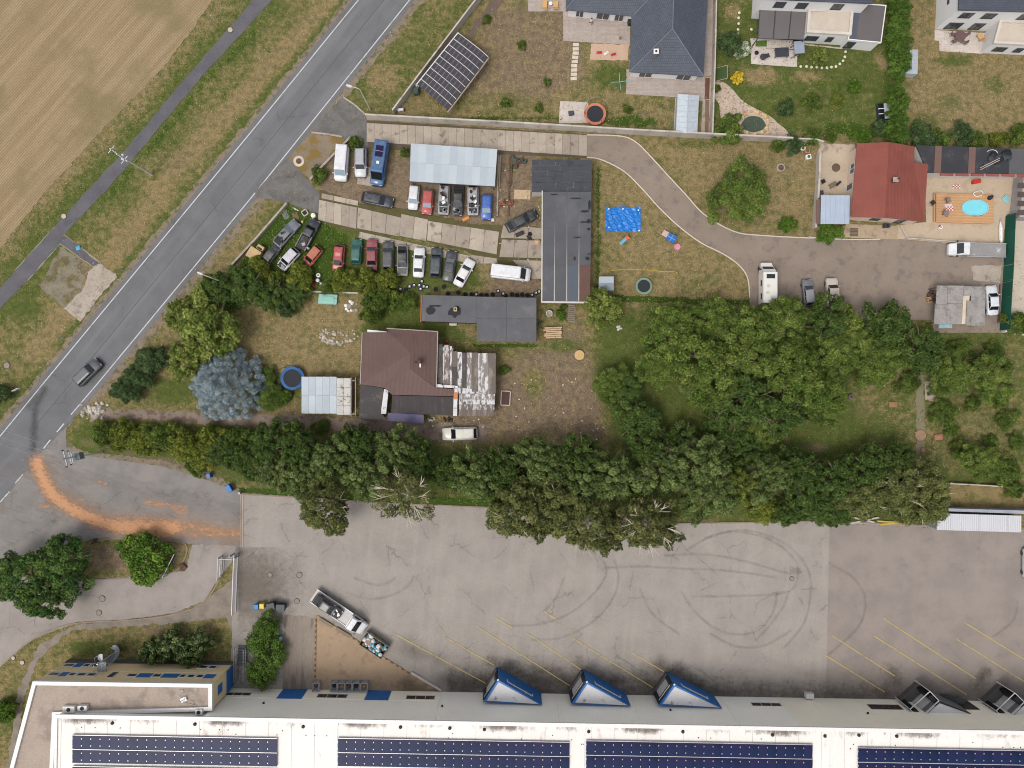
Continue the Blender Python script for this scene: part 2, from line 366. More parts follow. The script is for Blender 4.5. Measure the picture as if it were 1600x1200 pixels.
M_ROAD = asphalt('road_asphalt', (119, 119, 121), (110, 110, 112), -RDIR + PI / 2, .7, .3, .14)
M_JUNC = asphalt('junction_asphalt', (146, 140, 135), (130, 126, 123), .3, .2, .5)
M_YARD = asphalt('yard_asphalt', (166, 158, 150), (156, 148, 141), .1, .25, .5, .18)
M_YARD2 = asphalt('yard_gravel_asphalt', (150, 139, 127), (130, 120, 109), .1, 0, .1, .2, .5)
M_ACC = asphalt('access_asphalt', (165, 156, 149), (150, 142, 135), .2, .2, .4)
M_PATH = asphalt('footpath_asphalt', (110, 107, 112), (96, 95, 99), .2, 0, .3, .16)
M_ENTRY = asphalt('entry_asphalt', (122, 119, 116), (104, 102, 99), .2, 0, .6, .14, .6)
M_SHOULDER = mat('gravel_shoulder', (136, 122, 104), .95, .2, .9, .25, 9, (104, 98, 70), (.5, .6), 1.2, bump=.4)
LL = [(760, -250), (560, 0), (400, 197), (316, 299), (67, 600), (0, 682), (-200, 927)]
RL = [(836, -250), (640, 0), (400, 300), (152, 600), (110, 650), (0, 742), (-200, 950)]
sheet('road_shoulder', [(x - 13, y - 8) for x, y in LL] + [(x + 16, y + 10) for x, y in reversed(RL[:4])], M_SHOULDER, .012, 2.5)
road = sheet('road', [(x - 6, y - 4) for x, y in LL] + [(-200, 1000), (0, 790), (60, 716), (116, 652)] + [(x + 6, y + 4) for x, y in reversed(RL[:4])], M_ROAD, .024, .5)
junc = sheet('junction', [(118, 652), (103, 672), (104, 700), (135, 712), (250, 728), (330, 752), (376, 770), (376, 860), (270, 846), (160, 840), (95, 852), (20, 878), (-200, 960), (-200, 1010), (0, 788), (60, 712)], M_JUNC, .034, .8)
acc = sheet('access_road', [(-200, 950), (-20, 892), (60, 905), (150, 905), (290, 892), (300, 850), (368, 853), (368, 870), (345, 900), (318, 940), (270, 958), (200, 968), (120, 972), (50, 1000), (0, 1040), (-120, 1180)], M_ACC, .044, 1.0)
sheet('footpath', [(425, 0), (620, -220), (590, -220), (396, 0), (300, 110), (195, 235), (135, 299), (85, 355), (25, 422), (0, 450), (-120, 580), (-110, 600), (0, 482), (44, 437), (94, 380), (145, 416), (155, 411), (100, 366), (165, 299), (207, 250), (315, 120)], M_PATH, .036, .9, step=8)
sheet('footpath_border', [(24, 421), (85, 354), (157, 409), (146, 418), (94, 382), (44, 439)], mat('paver_border', (150, 142, 124), .9), .028, .3)
M_CONC = mat('old_concrete', (176, 164, 150), .9, .14, .5, .16, 8, (140, 128, 116), (.5, .66), .7, bump=.15)
sheet('concrete_pad', [(155, 411), (184, 432), (163, 456), (150, 472), (125, 502), (100, 482), (130, 452), (138, 425)], M_CONC, .05, 1.8)
sheet('gravel_patch', [(94, 384), (138, 420), (128, 455), (100, 480), (60, 448)], mat('pad_gravel', (134, 126, 108), .95, .2, .7, .3, 10, (110, 100, 68), (.46, .6), .5), .014, 4)
yard = sheet('yard', [(376, 770), (470, 776), (620, 786), (770, 792), (1060, 818), (1300, 814), (1470, 822), (1900, 840), (1900, 1130), (1600, 1110), (360, 1090), (366, 860), (376, 860)], M_YARD, .040, .6)
M_YARDR = asphalt('yard_asphalt_newer', (156, 145, 137), (145, 136, 129), .1, .1, .2)
sheet('yard_patch', [(1296, 817), (1470, 824), (1900, 842), (1900, 1130), (1600, 1108), (1290, 1100)], M_YARDR, .046, .2)
sheet('side_lane', [(446, 960), (494, 965), (490, 1085), (440, 1085)], mat('lane_gravel', (146, 134, 122), .95, .16, .3, .22, 9, (122, 110, 98), (.5, .6), .6, stretch=(1, .15, 1)), .052, 1.5)
sheet('gate_walk', [(300, 950), (366, 905), (368, 960), (395, 960), (392, 1040), (372, 1040), (366, 1000), (355, 965), (250, 975), (110, 985), (60, 1030), (35, 1100), (25, 1200), (10, 1200), (28, 1080), (62, 1006), (120, 975), (230, 966)], M_YARD2, .030, 2)
M_SANDC = mat('triangle_paving', (170, 146, 120), .92, .12, .35, .14, 8, (150, 128, 108), (.52, .66), .5, bump=.1)
tri = sheet('paved_triangle', [(495, 962), (560, 1000), (640, 1052), (690, 1083), (492, 1082)], M_SANDC, .056, .5)
# entries, slab drives, gravel drives
sheet('north_entry', [(536, 151), (572, 179), (576, 240), (545, 222), (530, 213), (486, 207), (497, 190)], M_ENTRY, .032, .5)
sheet('south_entry', [(449, 247), (483, 283), (500, 303), (498, 334), (452, 318), (400, 308), (398, 300)], M_ENTRY, .032, .8)
sheet('manhole_apron', [(486, 209), (540, 216), (484, 279), (449, 246)], mat('apron_gravel', (140, 126, 108), .95, .2, .8, .3, 9, (128, 104, 52), (.46, .6), .4), .020, 1.5)
M_DRIVE = mat('winding_drive_asphalt', (146, 131, 118), .92, .10, .3, .22, 11, (128, 116, 108), (.5, .66), .5, bump=.2)
DO = [(917, 211), (970, 213), (993, 222), (1012, 240), (1045, 276), (1072, 305), (1100, 335), (1145, 361), (1190, 368), (1315, 374), (1375, 374)]
DI = [(917, 246), (940, 250), (975, 268), (1003, 295), (1030, 325), (1062, 355), (1096, 380), (1130, 397), (1155, 415), (1168, 435), (1171, 465)]
sheet('winding_drive', smooth_path(DO, 4) + [(1375, 372), (1480, 380), (1572, 385), (1566, 520), (1460, 520), (1455, 500), (1300, 500), (1171, 480)] + list(reversed(smooth_path(DI, 4))), M_DRIVE, .024, .4)
sheet('gravel_verge', [(105, 690), (130, 706), (250, 718), (340, 742), (374, 764), (376, 772), (330, 754), (250, 730), (135, 714), (104, 702)], M_SHOULDER, .028, 2)
M_BROWN = mat('yard_dirt', (136, 116, 100), .95, .22, .5, .28, 7, (104, 92, 80), (.48, .62), .6, bump=.4)
sheet('dirt_track', [(140, 636), (180, 640), (330, 644), (470, 650), (560, 654), (700, 662), (760, 664), (760, 690), (690, 690), (560, 672), (430, 668), (300, 660), (180, 652), (140, 660)], mat('track_dirt', (140, 124, 112), .95, .2, .5, .25, 7, (112, 94, 82), (.48, .6), .6), .018, 3)
M_KERB = mat('pale_kerb', (214, 200, 184), .85, .1, .7, .08)
def kerb(name, label, pts, w=.16, th=.12, m=None, group=None):
    o = strip(name, pts, w, m or M_KERB, 0.0, None, None, th); tag(o, label, 'kerb', group); return o
kerb('kerb', 'pale curved kerb along the outer north-east edge of the winding drive', smooth_path(DO, 5))
kerb('kerb', 'pale curved kerb along the lawn side of the winding drive, by the trampoline lawn', smooth_path(DI, 5))
kerb('kerb', 'short low kerb flaring out at the north side of the slab driveway entry', [(536, 152), (553, 163), (571, 179)], .25, .14, M_CONC)
kerb('kerb', 'short low kerb on the south side of the slab driveway entry', [(487, 207), (512, 210), (535, 214)], .25, .14, M_CONC)
kerb('kerb', 'long kerb between the yard asphalt and the tree row', [(378, 772), (470, 777), (620, 787), (770, 793), (1060, 818), (1300, 814), (1466, 822)], .2, .12, mat('yard_kerb', (150, 132, 118), .9))
kerb('kerb', 'curved kerb round the planted island with the round green tree', smooth_path([(140, 848), (170, 842), (240, 842), (290, 850), (285, 880), (262, 896), (170, 905), (120, 903)], 4), .2, .12, mat('yard_kerb', (150, 132, 118)))
kerb('kerb', 'curved kerb along the south edge of the access road by the office', smooth_path([(0, 1042), (50, 1000), (110, 975), (200, 969), (270, 960), (318, 942), (345, 902)], 4), .2, .12, mat('yard_kerb', (150, 132, 118)))
# white lines
M_WHITE = mat('road_paint', (212, 210, 208), .8, .08, 1, .15, 12, (160, 158, 156), (.52, .66), 2.0)
def wob(pts): return ragged(pts, 40, 0, False)
strip('edge_line', wob(LL), .14, M_WHITE, .030, road); strip('edge_line', wob(RL[:4] + [(111, 648)]), .14, M_WHITE, .030, road)
for a, b in (((100, 662), (89, 675)), ((79, 687), (68, 701)), ((57, 715), (47, 726)), ((36, 741), (24, 755)), ((15, 768), (0, 785)), ((-12, 798), (-28, 816))):
    strip('lane_dash', [a, b], .17, M_WHITE, .040, junc)
strip('centre_seam', wob([(600, 0), (398, 249), (234, 449), (110, 600), (60, 660)]), .10, mat('tar_seam', (88, 88, 90), .8, .1, 2, .2), .029, road)
def fade(name, rgb, scale, lo, hi, strength=1.0, rough=.9, vec=None, g=None):
    """a thin film on the surface below: shows where the film attribute plus noise is high"""
    t = NT(name); a = t.attr('film').outputs['Fac']; v = t.mapping(*vec) if vec else None
    n = t.math('ADD', t.math('MULTIPLY', t.noise(scale, 6, .7, v), .7), t.math('MULTIPLY', t.noise(scale * 6, 3, .7, v), .3))
    k = t.rng(t.math('ADD', a, t.math('MULTIPLY', t.math('SUBTRACT', n, .5), 1.7)), lo, hi)
    c = t.mix(t.noise(scale * 2, 3), C(rgb, g), tuple(x * .8 for x in C(rgb, g)))
    m = t.base(c, rough, 0, .2, t.math('MULTIPLY', k, strength)); MATS[name] = m; return m
def film(name, m, z, box, fn, parent=None, step=4.0):
    """grid over a pixel box whose film attribute is fn(X, Y)"""
    gx = np.arange(box[0], box[2] + step, step); gy = np.arange(box[1], box[3] + step, step); X, Y = np.meshgrid(gx, gy); F = np.clip(fn(X, Y), 0, 1)
    nx, ny = len(gx), len(gy); idx = np.arange(nx * ny).reshape(ny, nx)
    fc = np.stack([idx[1:, :-1], idx[1:, 1:], idx[:-1, 1:], idx[:-1, :-1]], -1).reshape(-1, 4); Ff = F.ravel()
    fc = fc[(Ff[fc] > .02).any(1)]
    me = bpy.data.meshes.new(name)
    me.from_pydata([((x - 800) * S, (600 - y) * S, z) for x, y in zip(X.ravel(), Y.ravel())], [], fc.tolist())
    a = me.attributes.new('film', 'FLOAT', 'POINT'); a.data.foreach_set('value', Ff); me.materials.append(m)
    return link(name, me, parent)
def lines(X, Y, L):
    r = np.zeros(X.shape)
    for pts, w, v in L: r = np.maximum(r, v * np.clip(1 - seg_dist(X, Y, pts, False) / w, 0, 1))
    return r
# orange sand spilled on the junction
sp = film('sand_spill', fade('orange_sand', (222, 168, 126), 2.0, .42, .80, .85, vec=((.6, 1.5, 1), (0, 0, .3))), .060, (30, 700, 380, 850), lambda X, Y: lines(X, Y, [
    (smooth_path([(58, 722), (66, 745), (85, 775), (120, 800), (165, 818), (215, 830)]), 27, .92), ([(180, 822), (275, 824), (225, 840)], 36, .86), ([(215, 812), (372, 834)], 30, .64), ([(150, 795), (320, 806)], 18, .42), ([(95, 745), (130, 775)], 16, .42), ([(250, 828), (300, 836), (372, 836)], 16, .6),
    ([(228, 783), (290, 795)], 16, .68), ([(205, 806), (250, 800), (330, 812)], 16, .5), ([(275, 797), (290, 803)], 8, .7), ([(152, 750), (168, 757)], 6, .8), ([(62, 790), (76, 792)], 8, .75), ([(85, 738), (95, 744)], 6, .6),
    ([(120, 778), (140, 782)], 10, .6), ([(200, 800), (215, 798)], 10, .55), ([(265, 812), (335, 820)], 13, .6), ([(100, 770), (170, 790), (250, 800)], 12, .45), ([(60, 755), (50, 745)], 10, .5), ([(135, 760), (145, 757)], 4, .5)]))
tag(sp, 'orange sand spilled in a curved smear over the junction asphalt', 'sand', None, 'stuff')
film('sand_dust', fade('sand_dust', (190, 150, 118), .6, .3, .9, .55, vec=((1, 3, 1), (0, 0, .2))), .052, (20, 690, 380, 855), lambda X, Y: lines(X, Y, [([(60, 725), (85, 775), (165, 815), (370, 835)], 45, .75), ([(230, 785), (370, 815)], 25, .5)]), junc)
film('tyre_dust', fade('pale_dust', (160, 152, 147), .5, .25, .9, .5, vec=((.6, 3, 1), (0, 0, .35))), .048, (0, 700, 380, 860), lambda X, Y: lines(X, Y, [([(0, 740), (60, 730), (180, 760), (380, 800)], 40, .6), ([(0, 800), (90, 790)], 40, .5), ([(0, 860), (110, 800)], 14, .5)]), junc)
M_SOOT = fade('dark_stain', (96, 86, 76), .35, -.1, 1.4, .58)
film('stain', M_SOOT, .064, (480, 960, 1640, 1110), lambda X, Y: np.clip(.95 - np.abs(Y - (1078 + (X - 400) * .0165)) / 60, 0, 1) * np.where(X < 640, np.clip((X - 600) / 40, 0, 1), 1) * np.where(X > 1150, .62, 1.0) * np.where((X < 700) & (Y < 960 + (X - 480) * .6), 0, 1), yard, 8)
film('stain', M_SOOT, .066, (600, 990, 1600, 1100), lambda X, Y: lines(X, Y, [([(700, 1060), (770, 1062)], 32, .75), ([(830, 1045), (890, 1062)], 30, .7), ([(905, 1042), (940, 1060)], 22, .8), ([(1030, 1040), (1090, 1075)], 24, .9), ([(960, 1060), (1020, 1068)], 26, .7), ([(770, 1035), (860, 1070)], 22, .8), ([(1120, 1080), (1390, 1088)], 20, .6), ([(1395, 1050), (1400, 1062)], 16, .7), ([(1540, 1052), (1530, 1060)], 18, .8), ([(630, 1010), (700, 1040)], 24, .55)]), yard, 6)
film('stain', fade('oil_stain', (90, 86, 84), .7, .1, 1.1, .5), .046, (10, 600, 100, 720), lambda X, Y: lines(X, Y, [([(70, 608), (55, 640), (52, 700)], 11, .9), ([(70, 612), (48, 634)], 18, .55)]), road)
M_TYRE = fade('tyre_rubber_mark', (114, 107, 102), .8, .15, 1.2, .30)
marks = [smooth_path(q, 7) for q in (
    [(800, 977), (845, 975), (890, 958), (925, 930), (946, 900), (944, 880), (925, 862)], [(830, 1000), (880, 995), (930, 968), (960, 930), (966, 900), (960, 875)], [(1072, 860), (1120, 834), (1175, 834), (1222, 855), (1246, 885), (1240, 918), (1212, 928), (1150, 931), (1080, 932)],
    [(1100, 842), (1160, 828), (1225, 848), (1262, 890), (1266, 930), (1255, 975), (1225, 1012)], [(1065, 925), (1085, 955), (1115, 980), (1150, 991), (1185, 984), (1208, 955), (1214, 925)], [(945, 887), (1000, 885), (1060, 888), (1140, 892), (1212, 902)], [(1040, 868), (1100, 866), (1160, 876), (1230, 896)],
    [(1590, 940), (1582, 970), (1552, 994)], [(1296, 880), (1335, 905), (1352, 940), (1340, 980), (1295, 1022)], [(555, 903), (585, 914), (605, 911), (617, 903)], [(542, 925), (575, 936), (615, 929), (640, 912), (646, 900)], [(880, 905), (868, 935), (850, 955)], [(1180, 1000), (1200, 980), (1222, 950), (1232, 925)], [(1110, 990), (1150, 1010), (1195, 1008), (1235, 985)], [(1000, 920), (1020, 960), (1060, 990)])]
for i, a in enumerate(marks):
    x0, x1 = min(p[0] for p in a) - 8, max(p[0] for p in a) + 8; y0, y1 = min(p[1] for p in a) - 8, max(p[1] for p in a) + 8
    film('tyre_mark', M_TYRE, .070 + .0015 * i, (x0, y0, x1, y1), lambda X, Y, a=a: lines(X, Y, [(a, 4.5, .75)]), yard, 1.6)
# yellow bay lines
M_YEL = mat('worn_yellow_paint', (206, 186, 112), .85, .1, 1, .2, 10, (165, 152, 120), (.52, .62), 1.8)
for a, b in (((617, 990), (762, 1069)), ((694, 994), (772, 1039)), ((745, 978), (890, 1071)), ((823, 988), (908, 1046)), ((894, 996), (1020, 1074)), ((988, 1020), (1037, 1049)), ((1290, 1024), (1382, 1081)), ((1300, 993), (1398, 1056)), ((1365, 993), (1510, 1085)), ((1380, 966), (1524, 1060)), ((1494, 998), (1640, 1090)), ((1506, 972), (1640, 1055)), ((775, 965), (800, 980)), ((850, 955), (870, 968))):
    strip('bay_line', [a, b], .13, M_YEL, .10, yard)
# slab drives: every slab is a piece of its own
M_SLAB = [mat('slab_concrete_%s' % k, c, .9, .14, .6, .16, 8, (122, 108, 96), (.55, .7), .7, bump=.15) for k, c in (('a', (174, 161, 146)), ('b', (164, 152, 138)), ('c', (182, 169, 153)))]
bed = sheet('slab_drive_bed', [(572, 188), (917, 210), (917, 247), (572, 232)], mat('slab_joint_dirt', (96, 84, 70), .95), .022)
def slab(quad, parent, z=.03, th=.06, jx=.35):
    q = [P(*p) for p in quad]; c = sum(q, Vector()) / len(q); b = MB()
    q = [c + (p - c) * (1 - .045 / max(.3, (p - c).length)) for p in q]; dz = rnd.uniform(0, .012)
    b.prism([(p.x, p.y) for p in q], z, z + th + dz); return b.build('slab', rnd.choice(M_SLAB), parent)
N = 27
for i in range(N):
    x0, x1 = 573 + 344 * i / N, 573 + 344 * (i + 1) / N
    slab([(x0, 192 + (x0 - 573) * .055), (x1, 192 + (x1 - 573) * .055), (x1, 222 + (x1 - 573) * .065 - (9 if False else 0)), (x0, 222 + (x0 - 573) * .065)], bed)
bed2 = sheet('yard_slab_bed', [(500, 296), (560, 318), (640, 326), (740, 350), (780, 352), (845, 355), (848, 440), (780, 410), (735, 395), (640, 372), (545, 362), (496, 345)], mat('slab_moss', (92, 86, 52), .95, .2, .8, .3), .020, 2)
def row(p0, p1, p2, p3, n):
    for i in range(n):
        a, b = i / n, (i + 1) / n; L = lambda u, v, t: (u[0] + (v[0] - u[0]) * t, u[1] + (v[1] - u[1]) * t)
        slab([L(p0, p1, a), L(p0, p1, b), L(p3, p2, b), L(p3, p2, a)], bed2)
row((499, 312), (558, 324), (557, 358), (497, 344), 5); row((559, 324), (627, 340), (624, 370), (558, 357), 3); row((627, 334), (669, 343), (666, 377), (624, 369), 2); row((669, 345), (780, 362), (776, 398), (667, 376), 5)
row((503, 302), (560, 314), (560, 322), (502, 310), 3); row((562, 362), (735, 400), (733, 412), (560, 372), 7); row((735, 398), (778, 404), (776, 412), (734, 412), 2); row((786, 352), (846, 356), (846, 374), (782, 372), 3); row((784, 374), (846, 376), (846, 404), (780, 402), 3); row((800, 406), (846, 407), (846, 436), (832, 436), 2); row((560, 258), (584, 262), (583, 292), (558, 288), 2)
film('gravel_film', fade('apron_gravel_film', (126, 115, 103), 1.2, -.1, 1.2, .6), .054, (366, 855, 500, 985), lambda X, Y: np.clip(1.15 - np.hypot((X - 390) / 85, (Y - 915) / 75), 0, 1) * (X > 372), yard)
# ================================================================ buildings
def XY(px, py, h=0.0): p = P(px, py, h); return (p.x, p.y)
def inset(poly, d):
    """move every edge of a polygon inwards by d"""
    p = [Vector((q[0], q[1])) for q in poly]; n = len(p)
    if sum(p[i - 1].x * p[i].y - p[i].x * p[i - 1].y for i in range(n)) < 0: p.reverse()
    out = []
    for i in range(n):
        a, b, c = p[i - 1], p[i], p[(i + 1) % n]; u = (b - a).normalized(); v = (c - b).normalized()
        n1 = Vector((-u.y, u.x)); n2 = Vector((-v.y, v.x)); m = (n1 + n2); k = max(.35, 1 + n1.dot(n2)); out.append(tuple(b + m * (d / k)))
    return out
M_FRAME = mat('window_frame_dark', (74, 78, 84), .5); M_FRAMEW = mat('window_frame_white', (228, 226, 222), .5)
G_WIN = glass('window_glass', (58, 62, 66), .06)
def window(parent, A, B, t0, t1, z0, z1, fm=None, name='window', gm=None, bars=1, fw=.07):
    """framed window in the wall from A to B (ground points, outside on the right of A->B); t in metres along the wall"""
    A, B = Vector(A), Vector(B); u = (B - A).normalized(); n = Vector((u.y, -u.x)); b = MB(); fm = fm or M_FRAME
    def q(t, z, o): p = A + u * t + n * o; return (p.x, p.y, z)
    def bx(ta, tb, za, zb, o0, o1): b.hexa([q(ta, za, o1), q(tb, za, o1), q(tb, za, o0), q(ta, za, o0)], [q(ta, zb, o1), q(tb, zb, o1), q(tb, zb, o0), q(ta, zb, o0)])
    bx(t0, t0 + fw, z0, z1, .0, .08); bx(t1 - fw, t1, z0, z1, .0, .08); bx(t0 + fw, t1 - fw, z1 - fw, z1, .0, .08); bx(t0 + fw, t1 - fw, z0, z0 + fw, .0, .08)
    for i in range(bars):
        m = t0 + (t1 - t0) * (i + 1) / (bars + 1); bx(m - fw / 2, m + fw / 2, z0 + fw, z1 - fw, .0, .075)
    o = b.build(name, fm, parent); g = MB()
    g.face([q(t0 + fw, z0 + fw, .035), q(t1 - fw, z0 + fw, .035), q(t1 - fw, z1 - fw, .035), q(t0 + fw, z1 - fw, .035)]); g.build('pane', gm or G_WIN, o)
    return o
def panel(parent, A, B, t0, t1, z0, z1, m, name, o=.05):
    A, B = Vector(A), Vector(B); u = (B - A).normalized(); n = Vector((u.y, -u.x)); b = MB(); q = lambda t, w: A + u * t + n * w
    b.prism([tuple(q(t0, 0)), tuple(q(t1, 0)), tuple(q(t1, o)), tuple(q(t0, o))], z0, z1); return b.build(name, m, parent)
def centre(poly): return Vector((sum(p[0] for p in poly) / len(poly), sum(p[1] for p in poly) / len(poly), 0))
def flat_building(name, label, cat, px, h, wm, rm, over=.25, th=.14, parapet=0.0, pm=None, nowall=False, fascia=None):
    poly = [XY(x, y, h) for x, y in px]; c = centre(poly); o = thing(name, label, cat, (c.x, c.y, 0))
    if not nowall: MB().prism(inset(poly, over), 0, h - th).build('wall', wm, o)
    if rm is not None: MB().prism(inset(poly, .02), h - th, h).build('roof', rm, o)
    if parapet:
        ins = inset(poly, .3); n = len(ins); q = inset(poly, 0); b = MB()
        for i in range(n):
            j = (i + 1) % n; b.hexa([(*q[i], h - .1), (*q[j], h - .1), (*ins[j], h - .1), (*ins[i], h - .1)], [(*q[i], h + parapet), (*q[j], h + parapet), (*ins[j], h + parapet), (*ins[i], h + parapet)])
        b.build('parapet', pm or wm, o)
    return o, poly
# ---------------------------------------------------------------- warehouse along the bottom
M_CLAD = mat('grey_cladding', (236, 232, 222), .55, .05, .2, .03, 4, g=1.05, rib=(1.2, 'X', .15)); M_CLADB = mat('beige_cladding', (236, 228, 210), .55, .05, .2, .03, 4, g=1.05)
M_MEMB = mat('white_roof_membrane', (244, 238, 230), .6, .05, .3, .05, 5, (205, 188, 172), (.58, .74), .45, stretch=(1, .45, 1))
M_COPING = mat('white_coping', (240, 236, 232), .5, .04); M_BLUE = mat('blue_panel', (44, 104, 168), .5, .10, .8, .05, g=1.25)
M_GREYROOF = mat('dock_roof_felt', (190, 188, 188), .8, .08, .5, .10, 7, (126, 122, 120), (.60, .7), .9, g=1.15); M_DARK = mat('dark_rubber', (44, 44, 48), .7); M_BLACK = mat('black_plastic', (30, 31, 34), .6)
WO = Vector(XY(360, 1075)); WD = (Vector(XY(1600, 1096)) - WO).normalized(); WN = Vector((WD.y, -WD.x))      # along the wall; WN points south into the hall
def WH(u, v): return tuple(WO + WD * u + WN * v)
def wu(px): return (P(px, 0).x - WO.x) / WD.x                                                                  # metres along the wall at a ground pixel column
def wr(px, h=9.6): return (P(px, 1120, h).x - WO.x) / WD.x
HW = 9.6
wh = thing('warehouse', 'long warehouse with white roof, grey clad wall and slanted loading docks at the bottom', 'warehouse', (0, WO.y - 15, 0))
SEG = [(0.0, wu(690)), (wu(690), wu(868)), (wu(868), wu(985)), (wu(985), wu(1125)), (wu(1125), wu(1213)), (wu(1213), wu(1262)), (wu(1262), wu(1338)), (wu(1338), wu(1440)), (wu(1440), wu(1540)), (wu(1540), wu(1900))]
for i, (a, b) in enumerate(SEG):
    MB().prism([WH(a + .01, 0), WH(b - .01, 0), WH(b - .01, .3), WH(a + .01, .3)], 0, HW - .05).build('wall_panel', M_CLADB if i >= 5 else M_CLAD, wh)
# hall body behind the panels; its west end carries on past the office roof
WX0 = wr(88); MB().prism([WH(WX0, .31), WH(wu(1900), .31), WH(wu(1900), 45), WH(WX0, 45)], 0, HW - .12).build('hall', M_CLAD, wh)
MB().prism([WH(WX0 + .1, .5), WH(wu(1900), .5), WH(wu(1900), 45), WH(WX0 + .1, 45)], HW - .12, HW).build('roof', M_MEMB, wh)
MB().prism([WH(WX0 - .1, -.05), WH(wu(1900), -.05), WH(wu(1900), .5), WH(WX0 - .1, .5)], HW - .04, HW + .18).build('coping', M_COPING, wh)
MB().prism([WH(WX0 - .1, .5), WH(WX0 + .25, .5), WH(WX0 + .25, 45), WH(WX0 - .1, 45)], HW - .04, HW + .16).build('coping', M_COPING, wh)
for px in (527, 913, 1298): MB().prism([WH(wr(px) - .1, .55), WH(wr(px) + .1, .55), WH(wr(px) + .1, 44), WH(wr(px) - .1, 44)], HW, HW + .06).build('roof_seam', M_COPING, wh)
for px in (176, 305, 474, 626, 703, 757, 920, 1067, 1207, 1289, 1342, 1401): MB().lathe([(.24, 0), (.24, .12), (.16, .2), (.05, .22)], (*WH(wr(px), 1.1 + .15 * math.sin(px)), HW), 10).build('roof_drain', M_DARK, wh)
r9 = random.Random(12)
for k in range(44): MB().prism([WH(wr(96 + k * 36) - .025, .55), WH(wr(96 + k * 36) + .025, .55), WH(wr(96 + k * 36) + .025, 20), WH(wr(96 + k * 36) - .025, 20)], HW - .01, HW + .018).build('membrane_seam', mat('seam_grey', (206, 198, 190), .7), wh)
for k in range(40):
    MB().lathe([(.07, 0), (.06, .1), (.02, .12)], (*WH(wr(r9.uniform(100, 1600)), r9.choice((1.8, 2.4, 3.0))), HW), 6).build('roof_vent', M_DARK, wh)
mould = film('roof_grime', fade('roof_algae', (104, 84, 68), .7, .40, .95, .6, vec=((1.6, .8, 1), (0, 0, 0))), HW + .012, (80, 1117, 1640, 1160), lambda X, Y: np.where(Y < 1123.5 + (X - 400) * .0178, 0, np.clip(1.15 - np.abs(Y - (1128 + (X - 400) * .0178)) / 14, 0, 1)) * (.55 + .35 * np.sin(X / 71.) * np.sin(X / 23. + 2)) * (X > 90), None, 3.0)
mould.parent = wh; mould.location = -ORG[wh.name]; mould.scale = ((H - HW) / H, (H - HW) / H, 1); mould.location = (-ORG[wh.name].x, -ORG[wh.name].y, 0)
A, B = WH(0, 0), WH(200, 0)
# outside is north: wall runs east -> west for the window helper
def wwin(px0, px1, z0, z1, **kw):
    a, b = WH(200, -.0), WH(0, 0); return window(wh, a, b, 200 - wu(px1), 200 - wu(px0), z0, z1, **kw)
def wpan(px0, px1, z0, z1, m, name, o=.05): return panel(wh, WH(200, 0), WH(0, 0), 200 - wu(px1), 200 - wu(px0), z0, z1, m, name, o)
wpan(443, 481, .1, 3.4, M_BLUE, 'roller_door', .06); wpan(576, 612, .1, 3.4, M_BLUE, 'roller_door', .06)
wpan(354, 440, .1, 3.3, M_CLADB, 'plinth_panel', .03); wpan(484, 574, .1, 3.3, M_CLADB, 'plinth_panel', .03); wpan(615, 686, .1, 3.3, M_CLADB, 'plinth_panel', .03)
G_BROWN = glass('bronze_glass', (64, 52, 50), .1)
wwin(360, 400, 1.6, 2.7, fm=M_FRAMEW, gm=G_BROWN, bars=2); wwin(502, 548, 1.6, 3.0, fm=M_FRAMEW, gm=G_BROWN, bars=2); wwin(638, 682, 1.6, 3.0, fm=M_FRAMEW, gm=G_BROWN, bars=2)
wwin(1165, 1210, 2.1, 3.3, gm=G_BROWN, bars=2, fm=M_FRAMEW); wwin(1344, 1392, 2.1, 3.6, gm=G_BROWN, bars=2); wwin(1480, 1510, .2, 3.2, gm=G_BROWN, bars=1)
MB().bar((*WH(wu(1256), -.6), .5), (*WH(wu(1268), -.6), .5), .8, .9).build('wall_box', M_COPING, wh)
for px in (430, 696, 1036, 1330): MB().box((*WH(wu(px), -.12), 5.2), (.25, .3, .2)).build('wall_lamp', M_DARK, wh)
